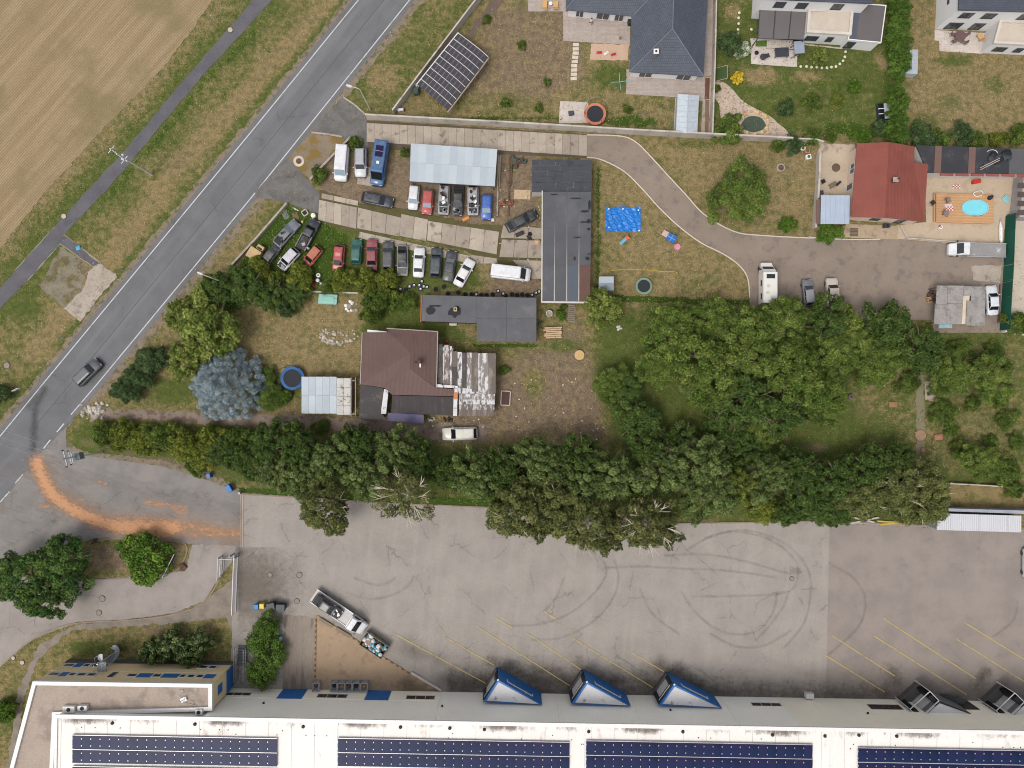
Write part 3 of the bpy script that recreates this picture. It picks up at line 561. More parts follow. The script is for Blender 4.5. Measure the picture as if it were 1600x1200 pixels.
# three blue sawtooth docks
def dock(px, blue, lab):
    """px: apex, west foot, east foot on the ground"""
    hd = 4.5; a, b, c = (Vector(XY(*q)) for q in px); o = thing('loading_dock', lab, 'loading dock', (a.x, a.y, 0), group='slanted loading docks of the warehouse')
    back = lambda p: p + WN * -0.0
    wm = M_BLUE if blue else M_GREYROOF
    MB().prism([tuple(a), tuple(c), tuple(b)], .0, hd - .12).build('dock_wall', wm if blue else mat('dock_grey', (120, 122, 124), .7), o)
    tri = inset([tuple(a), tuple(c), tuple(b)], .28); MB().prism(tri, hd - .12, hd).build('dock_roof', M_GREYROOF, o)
    full = inset([tuple(a), tuple(c), tuple(b)], 0.0); rim = MB()
    for i in range(3):
        j = (i + 1) % 3; p, q = Vector(full[i]), Vector(full[j])
        if abs(p.y - q.y) < .8: continue
        rim.hexa([(*full[i], hd - .12), (*full[j], hd - .12), (*tri[j], hd - .12), (*tri[i], hd - .12)], [(*full[i], hd + .08), (*full[j], hd + .08), (*tri[j], hd + .08), (*tri[i], hd + .08)])
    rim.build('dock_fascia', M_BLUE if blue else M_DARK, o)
    # opening on the north-west face: black seal with a pale door
    u = (b - a); L = u.length; u.normalize(); n = Vector((u.y, -u.x))
    if n.y < 0: n = -n
    def q(t, w): p = a + u * t + n * w; return (p.x, p.y)
    ext = .22 if blue else 1.2
    s = MB(); s.prism([q(.15, .01), q(.75, .01), q(.75, ext), q(.15, ext)], .9, hd - .25); s.prism([q(L - .75, .01), q(L - .15, .01), q(L - .15, ext), q(L - .75, ext)], .9, hd - .25); s.prism([q(.75, .01), q(L - .75, .01), q(L - .75, ext), q(.75, ext)], hd - 1.0, hd - .25) if blue else None
    s.build('dock_seal', M_DARK if blue else M_BLACK, o)
    MB().prism([q(.76, .01), q(L - .76, .01), q(L - .76, .06), q(.76, .06)], .9, hd - 1.05).build('dock_door', mat('dock_door_white', (206, 206, 206), .6), o)
    MB().prism([q(.2, .01), q(L - .2, .01), q(L - .2, .35 if blue else 1.5), q(.2, .35 if blue else 1.5)], .0, .88).build('dock_leveller', mat('dock_leveller_steel', (96, 92, 90), .7), o)
    if blue:
        MB().prism([q(.6, .23), q(L - .6, .23), q(L - .6, .27), q(.6, .27)], hd - .55, hd - .42).build('pale_strip', M_COPING, o)
        w = (c - a); Lw = w.length; w.normalize(); m = Vector((w.y, -w.x))
        if m.y < 0: m = -m
        def s2(t, z): p = a + w * t + m * .07; return (p.x, p.y, z)
        sg = MB()
        for p, r in (((1.6, 3.5), (6.0, 3.5)), ((1.6, 3.5), (1.6, 2.7)), ((2.8, 3.9), (2.8, 3.2)), ((4.8, 3.9), (4.8, 3.2)), ((6.0, 3.5), (6.0, 2.7))): sg.bar(s2(*p), s2(*r), .13, .04)
        sg.build('white_sign_stroke', M_COPING, o); MB().box((*q(-.0, .0), hd + .14), (.28, .2, .1), .6).build('corner_lamp', M_COPING, o)
    else:
        fr = MB()
        for t in (.0, L): fr.bar((*q(t, 0), hd + .05), (*q(t, 1.75), hd - .3), .10)
        fr.bar((*q(0, 1.75), hd - .3), (*q(L, 1.75), hd - .3), .10); fr.bar((*q(0, .05), hd + .05), (*q(L, .05), hd + .05), .10)
        for t in (.0, L): fr.bar((*q(t, 1.75), hd - .3), (*q(t, 1.75), .0), .10); 
        fr.build('shelter_frame', M_GREYROOF, o)
        cu = MB()
        for t in (0, L): cu.hexa([(*q(t - .04, 0), .9), (*q(t + .04, 0), .9), (*q(t + .04, 1.7), .9), (*q(t - .04, 1.7), .9)], [(*q(t - .04, 0), hd), (*q(t + .04, 0), hd), (*q(t + .04, 1.7), hd - .35), (*q(t - .04, 1.7), hd - .35)])
        cu.build('side_curtain', M_BLACK, o)
        MB().prism([q(1.0, .04), q(L - 1.0, .04), q(L - 1.0, .10), q(1.0, .10)], hd - .05, hd + .3).build('number_board', M_COPING, o)
    return o
dock([(779, 1043), (757, 1077), (845, 1081)], True, 'leftmost blue slanted loading dock with a grey triangular roof')
dock([(912, 1046), (889, 1080), (978, 1083)], True, 'middle one of the three blue slanted loading docks')
dock([(1043, 1050), (1020, 1082), (1115, 1086)], True, 'rightmost of the three blue slanted loading docks')
dock([(1440, 1075), (1410, 1102), (1493, 1096)], False, 'grey slanted loading dock with an open black shelter beside the outside steps')
dock([(1568, 1077), (1540, 1104), (1625, 1100)], False, 'grey slanted loading dock with an open black shelter at the right picture edge')
# solar arrays on the hall roof: every panel is a part
def pv_material():
    t = NT('photovoltaic_glass'); oi = t.n('ObjectInfo'); r = oi.outputs['Random']
    c = t.mix(r, (.004, .005, .019), (.017, .009, .042)); c = t.mix(t.rng(t.noise(.12, 3), .45, .7), c, (.006, .015, .050))
    return t.base(c, .38, 0, .12)
M_PV = pv_material(); M_ALU = mat('aluminium', (206, 206, 210), .4, .05, metal=.3)
def pv_row(o, px0, px1, py0, py1, n, tilt=.03, skip=()):
    a0, a1 = P(px0, py0, HW + .3), P(px1, py0 + (px1 - px0) * .0178, HW + .3); d = (a1 - a0) / n; L = d.length; ang = math.atan2(d.y, d.x); dep = (py1 - py0) * S * (H - HW) / H
    b = MB(); b.hexa([(.01, 0, -.04), (L - .01, 0, -.04), (L - .01, -dep, -.04 - tilt), (.01, -dep, -.04 - tilt)][::-1], [(.01, 0, 0), (L - .01, 0, 0), (L - .01, -dep, -tilt), (.01, -dep, -tilt)][::-1])
    me = b.mesh('solar_panel', M_PV)
    ce = MB().box((0, 0, 0), (.10, .16, .05)).mesh('clamp', M_ALU)
    for i in range(n):
        if i in skip: continue
        p = a0 + d * i - ORG[o.name]; q = link('solar_panel', me, o, p, ang, org=ORG[o.name]); [link('clamp', ce, q, (0, -dep * k, .02 - tilt * k), 0) for k in (.28, .78)]
    MB().bar(a0 + Vector((0, -.05, -.10)), a1 + Vector((0, -.05, -.10)), .08, .2).build('rail', M_ALU, o)
    e0, e1 = a0 + Vector((0, -dep + .08, -.16)), a1 + Vector((0, -dep + .08, -.16)); MB().bar(e0, e1, .08, .12).build('rail', M_ALU, o)
for lab, x0, x1, y0, n in (('leftmost dark blue solar array on the white warehouse roof', 113, 433, 1148, 22), ('second solar array from the left on the white warehouse roof', 528, 890, 1153, 26), ('third solar array from the left on the white warehouse roof', 916, 1270, 1157, 25), ('rightmost solar array on the white warehouse roof, cut by the picture edge', 1341, 1720, 1168, 27)):
    c = P((x0 + x1) / 2, y0 + 22, HW); o = thing('solar_array', lab, 'solar array', c, group='solar arrays on the warehouse roof')
    pv_row(o, x0, x1, y0, y0 + 21.6, n); pv_row(o, x0, x1, y0 + 22.4, y0 + 44, n, .03)
    if x0 == 113:
        pv_row(o, x0, x1, y0 + 49, y0 + 70, n)
# ---------------------------------------------------------------- office block
HO = 8.3; M_OCHRE = mat('ochre_facade', (226, 202, 160), .8, .06, .3, .05, g=1.3); M_GRAV = mat('gravel_roof', (176, 160, 146), .95, .10, .25, .28, 10, (150, 136, 126), (.5, .66), .3, bump=.3); M_PLINTH = mat('grey_plinth', (96, 96, 100), .8)
oc = [XY(52, 1064, HO), XY(332, 1068, HO), XY(332, 1110, HO), XY(88, 1118, HO), XY(80, 1290, HO), XY(-8, 1290, HO)]
of = thing('office_block', 'ochre two storey office block with gravel roof and white parapet at the bottom left', 'office building', (*XY(190, 1070), 0))
MB().prism(inset(oc, .12), .0, HO - .3).build('wall', M_OCHRE, of); MB().prism(inset(oc, .3), HO - .3, HO - .15).build('roof', M_GRAV, of)
q0, q1 = inset(oc, 0), inset(oc, .55); b = MB()
for i in range(len(q0)):
    j = (i + 1) % len(q0); b.hexa([(*q0[i], HO - .4), (*q0[j], HO - .4), (*q1[j], HO - .4), (*q1[i], HO - .4)], [(*q0[i], HO + .15), (*q0[j], HO + .15), (*q1[j], HO + .15), (*q1[i], HO + .15)])
b.build('parapet', M_COPING, of)
NA, NB = Vector(XY(332, 1068, HO)), Vector(XY(52, 1064, HO)); Lo = (NB - NA).length; u = (NB - NA).normalized(); NA = tuple(NA + Vector((0, -.12))); NB = tuple(Vector(NB) + Vector((0, -.12)))
def ot(px, z): return (NA[0] - P(px, 1040, z).x)                      # metres from the east corner
panel(of, NA, NB, .05, Lo - .05, 0, 1.3, M_PLINTH, 'plinth', .10)
panel(of, NA, NB, .02, Lo - .02, 3.3, 4.4, M_OCHRE, 'facade_band', .07)
for z, zw, segs in ((1.5, 1.7, [(100, 118, 0), (118, 130, 1), (130, 142, 0), (142, 158, 0), (158, 172, 0), (310, 326, 0), (326, 340, 0)]), (4.9, 6.5, [(68, 76, 1), (76, 95, 0), (95, 107, 1), (107, 120, 0), (120, 136, 0), (136, 152, 0), (198, 216, 0), (216, 238, 1), (238, 254, 0), (254, 268, 1), (268, 280, 1), (280, 292, 0), (292, 306, 0), (306, 320, 0), (320, 336, 1)])):
    for a, c, bl in segs:
        t1, t0 = ot(a, z + .6), ot(c, z + .6); t0 = max(.15, t0); t1 = min(Lo - .15, t1)
        if t1 - t0 < .3: continue
        if bl: panel(of, NA, NB, t0 + .02, t1 - .02, z, z + 1.35, M_BLUE, 'blue_panel', .06)
        else: window(of, NA, NB, t0 + .02, t1 - .02, z, z + 1.35, fm=M_FRAMEW, bars=0, fw=.2)
window(of, NA, NB, ot(178, 5.2) - .5, ot(178, 5.2) + .5, 4.5, 6.6, fm=M_FRAMEW, bars=0, name='balcony_door')
EA, EB = tuple(Vector(XY(332, 1110, HO)) + Vector((-.12, 0))), tuple(Vector(XY(332, 1068, HO)) + Vector((-.12, -.1)))
panel(of, EA, EB, .2, 3.5, 0.1, 3.0, M_BLUE, 'blue_panel', .06); panel(of, EA, EB, 1.2, 2.6, 4.6, 6.2, M_BLUE, 'blue_panel', .06)
for (x, y, w, d) in ((111, 1106, 1.7, .9), (132, 1104, 1.3, .7), (313, 1110, 1.0, .7)):
    v = thing('rooftop_unit', {111: 'wide white rooftop unit at the inner west corner of the gravel roof', 132: 'narrower white rooftop unit second from the left on the gravel roof', 313: 'small white rooftop unit near the east end of the gravel roof'}[x], 'roof unit', P(x, y, HO - .15), 0, 'white units on the office roof', True)
    MB().box((0, 0, .3), (w, d, .6)).build('casing', M_COPING, v); MB().lathe([(.28, 0), (.28, .06), (.1, .07)], (0, 0, .6), 10).build('fan_grille', M_DARK, v); MB().box((0, -d / 2 - .02, .3), (w * .7, .05, .4)).build('louvre', M_DARK, v)
v = thing('antenna', 'small white antenna with guy cable on the gravel roof', 'antenna', P(290, 1092, HO - .15), 0, None, True); MB().tube([(0, 0, 0), (-.3, .2, 1.6)], .05).build('mast', M_ALU, v); MB().box((-.2, 0, .15), (.9, .6, .3), .4).build('base', M_COPING, v); MB().tube([(0, 0, .8), (1.6, -.9, .05)], .025, 4).build('cable', M_DARK, v)
for x, y in ((284, 1080), (306, 1077), (300, 1098)):
    w = thing('roof_slab', {284: 'pale square slab left of the antenna on the gravel roof', 306: 'pale square slab north-east of the antenna on the gravel roof', 300: 'pale square slab just south of the antenna on the gravel roof'}[x], 'slab', P(x, y, HO - .15), .1, 'loose slabs on the office roof', True); MB().box((0, 0, .04), (.6, .55, .08)).build('slab', M_CONC, w)
# spiral fire stair on the office north front
st = thing('spiral_stair', 'grey metal spiral fire stair with a landing bridge at the office front', 'stair', P(186, 1015), 0, None, True); cx, cy = 0.0, 0.0
MB().tube([(0, 0, 0), (0, 0, 5.9)], .09, 8).build('centre_post', M_ALU, st)
b = MB(); b.hexa([(.1, -.1, 0), (1.05, -.17, 0), (1.05, .17, 0), (.1, .1, 0)], [(.1, -.1, .05), (1.05, -.17, .05), (1.05, .17, .05), (.1, .1, .05)]); step = b.mesh('step', mat('galvanised_steel', (168, 170, 176), .5, .1, metal=.4)); M_GALV = MATS['galvanised_steel']
for i in range(26): link('step', step, st, (0, 0, .2 + i * .175), math.radians(160 - i * 17))
MB().tube([(1.05 * math.cos(math.radians(160 - i * 17)), 1.05 * math.sin(math.radians(160 - i * 17)), 1.15 + i * .175) for i in range(27)], .035, 5).build('handrail', M_GALV, st)
MB().hexa([(-.7, -3.4, 4.5), (.6, -3.4, 4.5), (.6, -.2, 4.5), (-.7, -.2, 4.5)], [(-.7, -3.4, 4.6), (.6, -3.4, 4.6), (.6, -.2, 4.6), (-.7, -.2, 4.6)]).build('landing', M_GALV, st)
b = MB()
for x in (-.68, .58):
    b.bar((x, -3.4, 5.6), (x, -.2, 5.6), .05); [b.bar((x, y, 4.6), (x, y, 5.6), .04) for y in (-3.4, -2.3, -1.2, -.2)]
b.build('railing', M_GALV, st)
# outside steps by the grey dock and the caged steps beside the office
s2 = thing('outside_steps', 'dark metal outside steps between the two grey loading docks', 'steps', P(1478, 1090), -.15, None, True)
for i in range(6): MB().box((-1.0 + i * .32, .1 + .05 * i, .2 + i * .18), (.3, 1.0, .05)).build('step', mat('dark_steel', (84, 86, 88), .6), s2)
MB().box((1.5, 0.1, 1.2), (1.4, 1.1, .06)).build('landing', MATS['dark_steel'], s2); b = MB()
for y in (-.42, .62): b.bar((-1.1, y, 1.1), (.8, y, 2.1), .05); b.bar((.8, y, 2.1), (2.2, y, 2.1), .05); [b.bar((x, y, .3), (x, y, 1.2 + .5 * (x + 1.1)), .04) for x in (-1.1, -.2, .7)]
b.build('handrail', MATS['dark_steel'], s2)
s3 = thing('caged_steps', 'grey metal cage of railings beside the east end of the office', 'railing', P(380, 1030), 0, None, True); b = MB()
for x in (-.75, .75):
    for z in (.15, 1.1, 2.0): b.bar((x, -2.8, z), (x, 2.2, z), .05)
    for y in (-2.8, -1.6, -.4, .8, 2.2): b.bar((x, y, 0), (x, y, 2.0), .05)
b.build('rail', M_GALV, s3)
for k in range(7): MB().box((0, 2.0 - k * .42, .1 + k * .12), (1.4, .38, .08)).build('step', MATS['dark_steel'], s3)
# ---------------------------------------------------------------- grey tiled bungalow (top)
def tile_mat(name, rgb, rgb2, sx, sy, rot=0.0):
    t = NT(name); br = t.n('TexBrick'); br.inputs['Scale'].default_value = 1.0; br.inputs['Brick Width'].default_value = sx; br.inputs['Row Height'].default_value = sy; br.inputs['Mortar Size'].default_value = .035; br.inputs['Mortar Smooth'].default_value = .4
    br.inputs['Color1'].default_value = (*C(rgb), 1); br.inputs['Color2'].default_value = (*C(rgb2), 1); br.inputs['Mortar'].default_value = (*[x * .5 for x in C(rgb)], 1)
    t.l(t.mapping((1, 1, 1), (0, 0, rot)), br.inputs['Vector']); n = t.noise(.4, 4)
    c = t.mix(1.0, br.outputs['Color'], t.grey(t.rng(n, .3, .7, .88, 1.1, False)), 'MULTIPLY'); t.bump(br.outputs['Fac'], -.5, .05); MATS[name] = t.base(c, .6, 0, .35); return MATS[name]
M_TILE = tile_mat('slate_grey_tiles', (86, 92, 104), (76, 82, 94), .30, .34); M_WHITEW = mat('white_render', (238, 236, 234), .8, .03, .3, .03)
he, hr = 2.9, 5.2
bu = thing('bungalow', 'white bungalow under a slate grey hipped tile roof at the top', 'house', (*XY(1050, 30), 0))
E = lambda x, y: P(x, y, he); R_ = lambda x, y: P(x, y, hr)
b = MB(); b.face([E(984, 112), E(1099, 119), R_(1051, 45)]); b.face([E(984, 112), R_(1051, 45), R_(1058, -160), E(992, -160)]); b.face([E(1099, 119), E(1113, -160), R_(1058, -160), R_(1051, 45)])
b.face([E(884, 15), E(989, 25), P(1052, -46, 5.1), P(938, -50, 5.1)]); b.face([E(884, 15), P(938, -50, 5.1), E(892, -140)]); b.face([P(938, -50, 5.1), P(1052, -46, 5.1), E(1000, -140), E(892, -140)])
b.build('roof', M_TILE, bu)
for p, q in ((E(984, 112), R_(1051, 45)), (E(1099, 119), R_(1051, 45)), (R_(1051, 45), R_(1058, -160)), (E(884, 15), P(938, -50, 5.1)), (E(989, 25), P(1015, -3, 3.85))): MB().tube([p + Vector((0, 0, .03)), q + Vector((0, 0, .03))], .09, 5).build('ridge_cap', mat('ridge_cap', (112, 118, 130), .6), bu)
MB().prism(inset([XY(984, 112, he), XY(1099, 119, he), XY(1113, -160, he), XY(992, -160, he)], .55), 0, he + .1).build('wall', M_WHITEW, bu); MB().prism(inset([XY(884, 15, he), XY(1000, 26, he), XY(1000, -140, he), XY(892, -140, he)], .5), 0, he + .06).build('wall', M_WHITEW, bu)
b = MB(); 
for p, q in ((E(984, 112), E(1099, 119)), (E(984, 112), E(989, 25)), (E(884, 15), E(989, 25)), (E(1099, 119), E(1113, -160))): b.bar(p + Vector((0, 0, -.06)), q + Vector((0, 0, -.06)), .12, .1)
b.build('gutter', mat('gutter_grey', (82, 86, 94), .5), bu)
ch = MB(); cp = P(1021, 90, 3.2); ch.box((cp.x, cp.y, 4.1), (.55, .55, 2.2)); co_ = ch.build('chimney', mat('chimney_grey', (120, 122, 128)), bu); MB().box((cp.x, cp.y, 5.24), (.75, .75, .1)).build('chimney_cap', M_COPING, co_); MB().box((cp.x, cp.y, 5.31), (.3, .3, .05)).build('flue', M_BLACK, co_)
SA, SB = Vector(XY(984, 112, he)) + Vector((.55, .55)), Vector(XY(1099, 119, he)) + Vector((-.55, .5))
window(bu, tuple(SA), tuple(SB), 1.2, 3.2, .1, 2.4, fm=M_FRAMEW); window(bu, tuple(SA), tuple(SB), 7.0, 9.2, .1, 2.4, fm=M_FRAMEW)
WA, WB = Vector(XY(884, 15, he)) + Vector((.5, .5)), Vector(XY(989, 25, he)) + Vector((-.5, .48))
for t0, t1 in ((1.2, 2.4), (4.4, 6.4), (7.2, 8.6)): window(bu, tuple(WA), tuple(WB), t0, t1, .2, 2.3, fm=M_FRAMEW)
# ---------------------------------------------------------------- white modern house (top, right of centre)
wm = thing('white_house', 'white two storey house with flat roofed terrace wing and black pergola', 'house', (*XY(1250, 20), 0))
bc = [XY(1174, 29), XY(1330, 36), XY(1335, -90), XY(1182, -96)]; MB().prism(bc, 0, 6.0).build('wall', M_WHITEW, wm)
e = inset(bc, -.25); rg = [P(1195, -70, 7.6), P(1335, -64, 7.6)]
b = MB(); b.hexa([(*e[0], 5.95), (*e[1], 5.95), (*e[2], 5.95), (*e[3], 5.95)], [(*e[0], 6.12), (*e[1], 6.12), (*e[2], 6.12), (*e[3], 6.12)]); b.build('roof', M_TILE, wm)
S0, S1 = bc[0], bc[1]
for t0, t1, z0 in ((2.0, 3.6, 3.5), (5.3, 6.9, 3.5), (10.6, 12.2, 3.6)): window(wm, S0, S1, t0, t1, z0, z0 + 1.6)
for t0, t1 in ((1.4, 3.8), (4.6, 7.4)): window(wm, S0, S1, t0, t1, .2, 2.4)
W0, W1 = bc[3], bc[0]; window(wm, W0, W1, 9.0, 10.4, 3.4, 4.8); MB().tube([P(1173, 30, .1), P(1173, 30, 6.0)], .06).build('downpipe', M_DARK, wm)
HX = 3.2; xp = [XY(1263, 14, HX), XY(1334, 11, HX), XY(1330, 55, HX), XY(1260, 51, HX)]
MB().prism(inset(xp, .02), 0, HX - .25).build('wing_wall', M_WHITEW, wm); MB().prism(inset(xp, .35), HX - .25, HX - .12).build('terrace_floor', mat('terrace_paving', (206, 192, 176), .9, .08, .5, .1), wm)
o_, i_ = inset(xp, 0), inset(xp, .42); b = MB()
for i in range(4):
    j = (i + 1) % 4; b.hexa([(*o_[i], HX - .3), (*o_[j], HX - .3), (*i_[j], HX - .3), (*i_[i], HX - .3)], [(*o_[i], HX + .12), (*o_[j], HX + .12), (*i_[j], HX + .12), (*i_[i], HX + .12)])
b.build('terrace_parapet', mat('terrace_coping', (214, 204, 192), .8), wm)
x0, x1 = Vector(XY(1260, 51, HX)), Vector(XY(1330, 55, HX)); window(wm, tuple(x0), tuple(x1), .5, 2.4, .9, 2.3); window(wm, tuple(x0), tuple(x1), 3.7, 4.7, .9, 2.3)
HG = 3.0; gp = [XY(1333, 4, HG), XY(1385, 8, HG), XY(1377, 67, HG), XY(1325, 62, HG)]
ga = thing('garage', 'dark flat roofed garage with white fascia attached to the white house', 'garage', (*centre(gp)[:2], 0)); MB().prism(inset(gp, .15), 0, HG - .3).build('wall', M_WHITEW, ga); MB().prism(inset(gp, .14), HG - .3, HG - .05).build('roof', mat('garage_felt', (106, 100, 100), .85, .06), ga)
o_, i_ = inset(gp, 0), inset(gp, .13); b = MB()
for i in range(4):
    j = (i + 1) % 4; b.hexa([(*o_[i], HG - .35), (*o_[j], HG - .35), (*i_[j], HG - .35), (*i_[i], HG - .35)], [(*o_[i], HG + .04), (*o_[j], HG + .04), (*i_[j], HG + .04), (*i_[i], HG + .04)])
b.build('fascia', M_WHITEW, ga); MB().prism([XY(1333, 5, HG + .05), XY(1345, 6, HG + .05), XY(1338, 62, HG + .05), XY(1326, 60, HG + .05)], HG - .05, HG + .02).build('roof_strip', mat('slate_flat', (84, 90, 102), .7), ga); window(ga, tuple(Vector(gp[3]) + Vector((.1, .15))), tuple(Vector(gp[2]) + Vector((-.1, .15))), .3, 1.6, .2, 2.2)
HP = 2.6; pp_ = [XY(1187, 14, HP), XY(1261, 18, HP), XY(1256, 62, HP), XY(1184, 60, HP)]
pe = thing('pergola', 'dark glazed pergola of three panels in front of the white house', 'pergola', (*centre(pp_)[:2], 0))
for i in range(3):
    l = lambda a, c, t: tuple(Vector(a) + (Vector(c) - Vector(a)) * t); q = [l(pp_[0], pp_[1], i / 3 + .004), l(pp_[0], pp_[1], (i + 1) / 3 - .004), l(pp_[3], pp_[2], (i + 1) / 3 - .004), l(pp_[3], pp_[2], i / 3 + .004)]
    MB().prism(inset(q, .03), HP - .06, HP).build('roof_panel', mat('smoked_panel', (112, 106, 106), .35, .05, stretch=(6, 1, 1)), pe); MB().bar((*q[0], HP + .02), (*q[3], HP + .02), .1, .1).build('rafter', M_FRAME, pe)
for q in pp_: MB().bar((q[0], q[1], 0), (q[0], q[1], HP - .07), .12).build('post', M_FRAME, pe)
# ---------------------------------------------------------------- white house in the top right corner
w2 = thing('white_house', 'white two storey house with slate roof in the top right corner', 'house', (*XY(1560, 20), 0))
bc = [XY(1461, 46), XY(1680, 52), XY(1686, -80), XY(1467, -86)]; MB().prism(bc, 0, 6.0).build('wall', M_WHITEW, w2); e = inset(bc, -.2); MB().hexa([(*q, 5.95) for q in e], [(*q, 6.15) for q in e]).build('roof', M_TILE, w2)
for t0, t1, z0 in ((1.2, 3.0, 3.6), (4.6, 6.4, 3.6), (10.0, 12, 3.6)): window(w2, bc[0], bc[1], t0, t1, z0, z0 + 1.5)
for t0, t1 in ((1.0, 3.2), (4.8, 6.6)): window(w2, bc[0], bc[1], t0, t1, .3, 2.2)
window(w2, bc[3], bc[0], 9.0, 11.0, 3.0, 3.5); xp = [XY(1562, 31, 3.2), XY(1700, 35, 3.2), XY(1700, 75, 3.2), XY(1552, 68, 3.2)]; MB().prism(inset(xp, .05), 0, 2.95).build('wing_wall', M_WHITEW, w2); MB().prism(inset(xp, .35), 2.95, 3.05).build('terrace_floor', MATS['terrace_paving'], w2)
o_, i_ = inset(xp, 0), inset(xp, .4); b = MB()
for i in range(4):
    j = (i + 1) % 4; b.hexa([(*o_[i], 2.9), (*o_[j], 2.9), (*i_[j], 2.9), (*i_[i], 2.9)], [(*o_[i], 3.3), (*o_[j], 3.3), (*i_[j], 3.3), (*i_[i], 3.3)])
b.build('terrace_parapet', MATS['terrace_coping'], w2); x0, x1 = Vector(xp[3]), Vector(xp[2]); window(w2, tuple(x0), tuple(x1), 1.2, 3.0, .9, 2.2); window(w2, tuple(x0), tuple(x1), 4.4, 5.6, .9, 2.2)
# ---------------------------------------------------------------- red roofed house
M_RED = mat('red_sheet_roof', (138, 74, 63), .7, .15, .35, .10, 6, (126, 76, 58), (.52, .7), .25, rib=(1.3, 'X', .35)); M_CREAM = mat('cream_render', (222, 200, 182), .85, .06, .4, .05)
he, hr = 3.2, 4.5; rh = thing('red_roof_house', 'cream house under a low pitched red sheet roof beside the pool', 'house', (*XY(1385, 290), 0)); E = lambda x, y: P(x, y, he)
b = MB(); R0, R1 = P(1390, 222, hr), P(1384, 340, hr)
th = Vector((0, 0, -.12))
west = [E(1339, 224), R0, R1, E(1330, 339)]; east = [R0, E(1429, 229), P(1428, 254, he + .02), E(1450, 256), E(1444, 347), R1]
for f in (west, east): f = list(f); b.hexa([p + th for p in f][::-1], f[::-1])
b.build('roof', M_RED, rh); rp = [XY(1339, 224, he), XY(1429, 229, he), XY(1428, 254, he), XY(1450, 256, he), XY(1444, 347, he), XY(1330, 339, he)]; wl = inset(rp, .35); MB().prism(wl, 0, he - .15).build('wall', M_CREAM, rh)
for y0 in (224.8, 338.2):
    g = MB(); g.hexa([P(1342, y0, he - .14), P(1438 if y0 > 300 else 1425, y0 + 5, he - .14), P(1386, y0 + 1.5, hr - .2)], [P(1342, y0 + .8, he - .14), P(1438 if y0 > 300 else 1425, y0 + 5.8, he - .14), P(1386, y0 + 2.3, hr - .2)]); g.build('gable', M_CREAM, rh)
MB().tube([R0 + Vector((0, 0, .03)), R1 + Vector((0, 0, .03))], .08, 5).build('ridge_cap', M_RED, rh)
cp = P(1395, 283, 4.3); c_ = MB().box((cp.x, cp.y, 4.6), (.6, .5, 1.0)).build('chimney', mat('sooty_brick', (92, 70, 62), .9, .2, 2), rh); MB().tube([(cp.x + .3, cp.y + .1, 4.6), (cp.x + .3, cp.y + .1, 5.5)], .12).build('flue_pipe', M_DARK, c_); MB().box((cp.x, cp.y, 5.14), (.8, .7, .08)).build('chimney_cap', M_CONC, c_)
ps = sorted(wl, key=lambda q: q[0] + q[1])[0]; pn = sorted(wl, key=lambda q: q[0] - q[1])[0]
window(rh, pn, ps, 2.2, 3.8, .9, 2.3, fm=M_FRAMEW); window(rh, pn, ps, 5.2, 6.2, .1, 2.2, fm=M_FRAMEW, name='door', bars=0)
pe_ = sorted(wl, key=lambda q: -q[0] + q[1])[0]; window(rh, ps, pe_, 3.4, 4.8, .9, 2.2); window(rh, ps, pe_, 7.4, 8.6, .2, 2.3, name='door', bars=0)
fb, fp = flat_building('flat_outbuilding', 'long flat outbuilding with black felt bays north of the pool terrace', 'outbuilding', [(1430, 226), (1720, 236), (1720, 274), (1450, 271)], 2.8, mat('white_dirty_render', (214, 206, 200), .85, .1, .6, .1, 6, (170, 160, 150), (.56, .7), .7), None, .15, .2)
M_FELT = mat('black_felt', (58, 58, 62), .8, .15, .4, .12, 6, (82, 82, 84), (.54, .7), .4); M_BRWN = mat('brown_roof_strip', (118, 92, 84), .85, .08)
for a, c, m, nm in ((1431, 1461, M_FELT, 'felt_bay'), (1461, 1472, M_BRWN, 'brown_strip'), (1472, 1514, M_FELT, 'felt_bay'), (1514, 1525, M_BRWN, 'brown_strip'), (1525, 1578, M_FELT, 'felt_bay'), (1578, 1716, mat('grey_felt', (92, 92, 94), .85, .12), 'felt_bay')):
    y0 = lambda x: 226.5 + (x - 1430) * .035; y1 = lambda x: 270 + (x - 1450) * .011
    MB().prism(inset([XY(a, y0(a), 2.8), XY(c, y0(c), 2.8), XY(c - 2, y1(c), 2.8), XY(a - 2 if a > 1435 else 1450, y1(a), 2.8)], .02), 2.6, 2.8 + (.04 if nm == 'brown_strip' else 0)).build(nm, m, fb)
for i in range(7):
    a = 1470 + i * 24; MB().prism([XY(a, 270.5 + i * .3, 2.8), XY(a + 20, 271 + i * .3, 2.8), XY(a + 20, 274.5 + i * .3, 2.8), XY(a, 274 + i * .3, 2.8)], 2.62, 2.78 - .05 * (i % 2)).build('red_edge_tile', mat('red_edge_tile', (150, 82, 74), .8, .15), fb)
ca, cpol = flat_building('canopy', 'pale blue metal canopy against the red roofed house', 'canopy', [(1283, 305), (1328, 306), (1327, 350), (1282, 350)], 2.6, None, None, nowall=True)
for i in range(6): t = i / 6; MB().prism(inset([XY(1283 + 45 * t, 305, 2.6), XY(1283 + 45 * (t + 1 / 6), 305, 2.6), XY(1282 + 45 * (t + 1 / 6), 350, 2.6), XY(1282 + 45 * t, 350, 2.6)], .008), 2.52, 2.6 + .012 * (i % 2)).build('roof_sheet', mat('pale_blue_sheet', (176, 188, 204), .5, .06, .5, .05, rib=(1.5, 'X', .2)), ca)
for q in inset(cpol, .2): MB().bar((*q, 0), (*q, 2.5), .1).build('post', M_FRAME, ca)
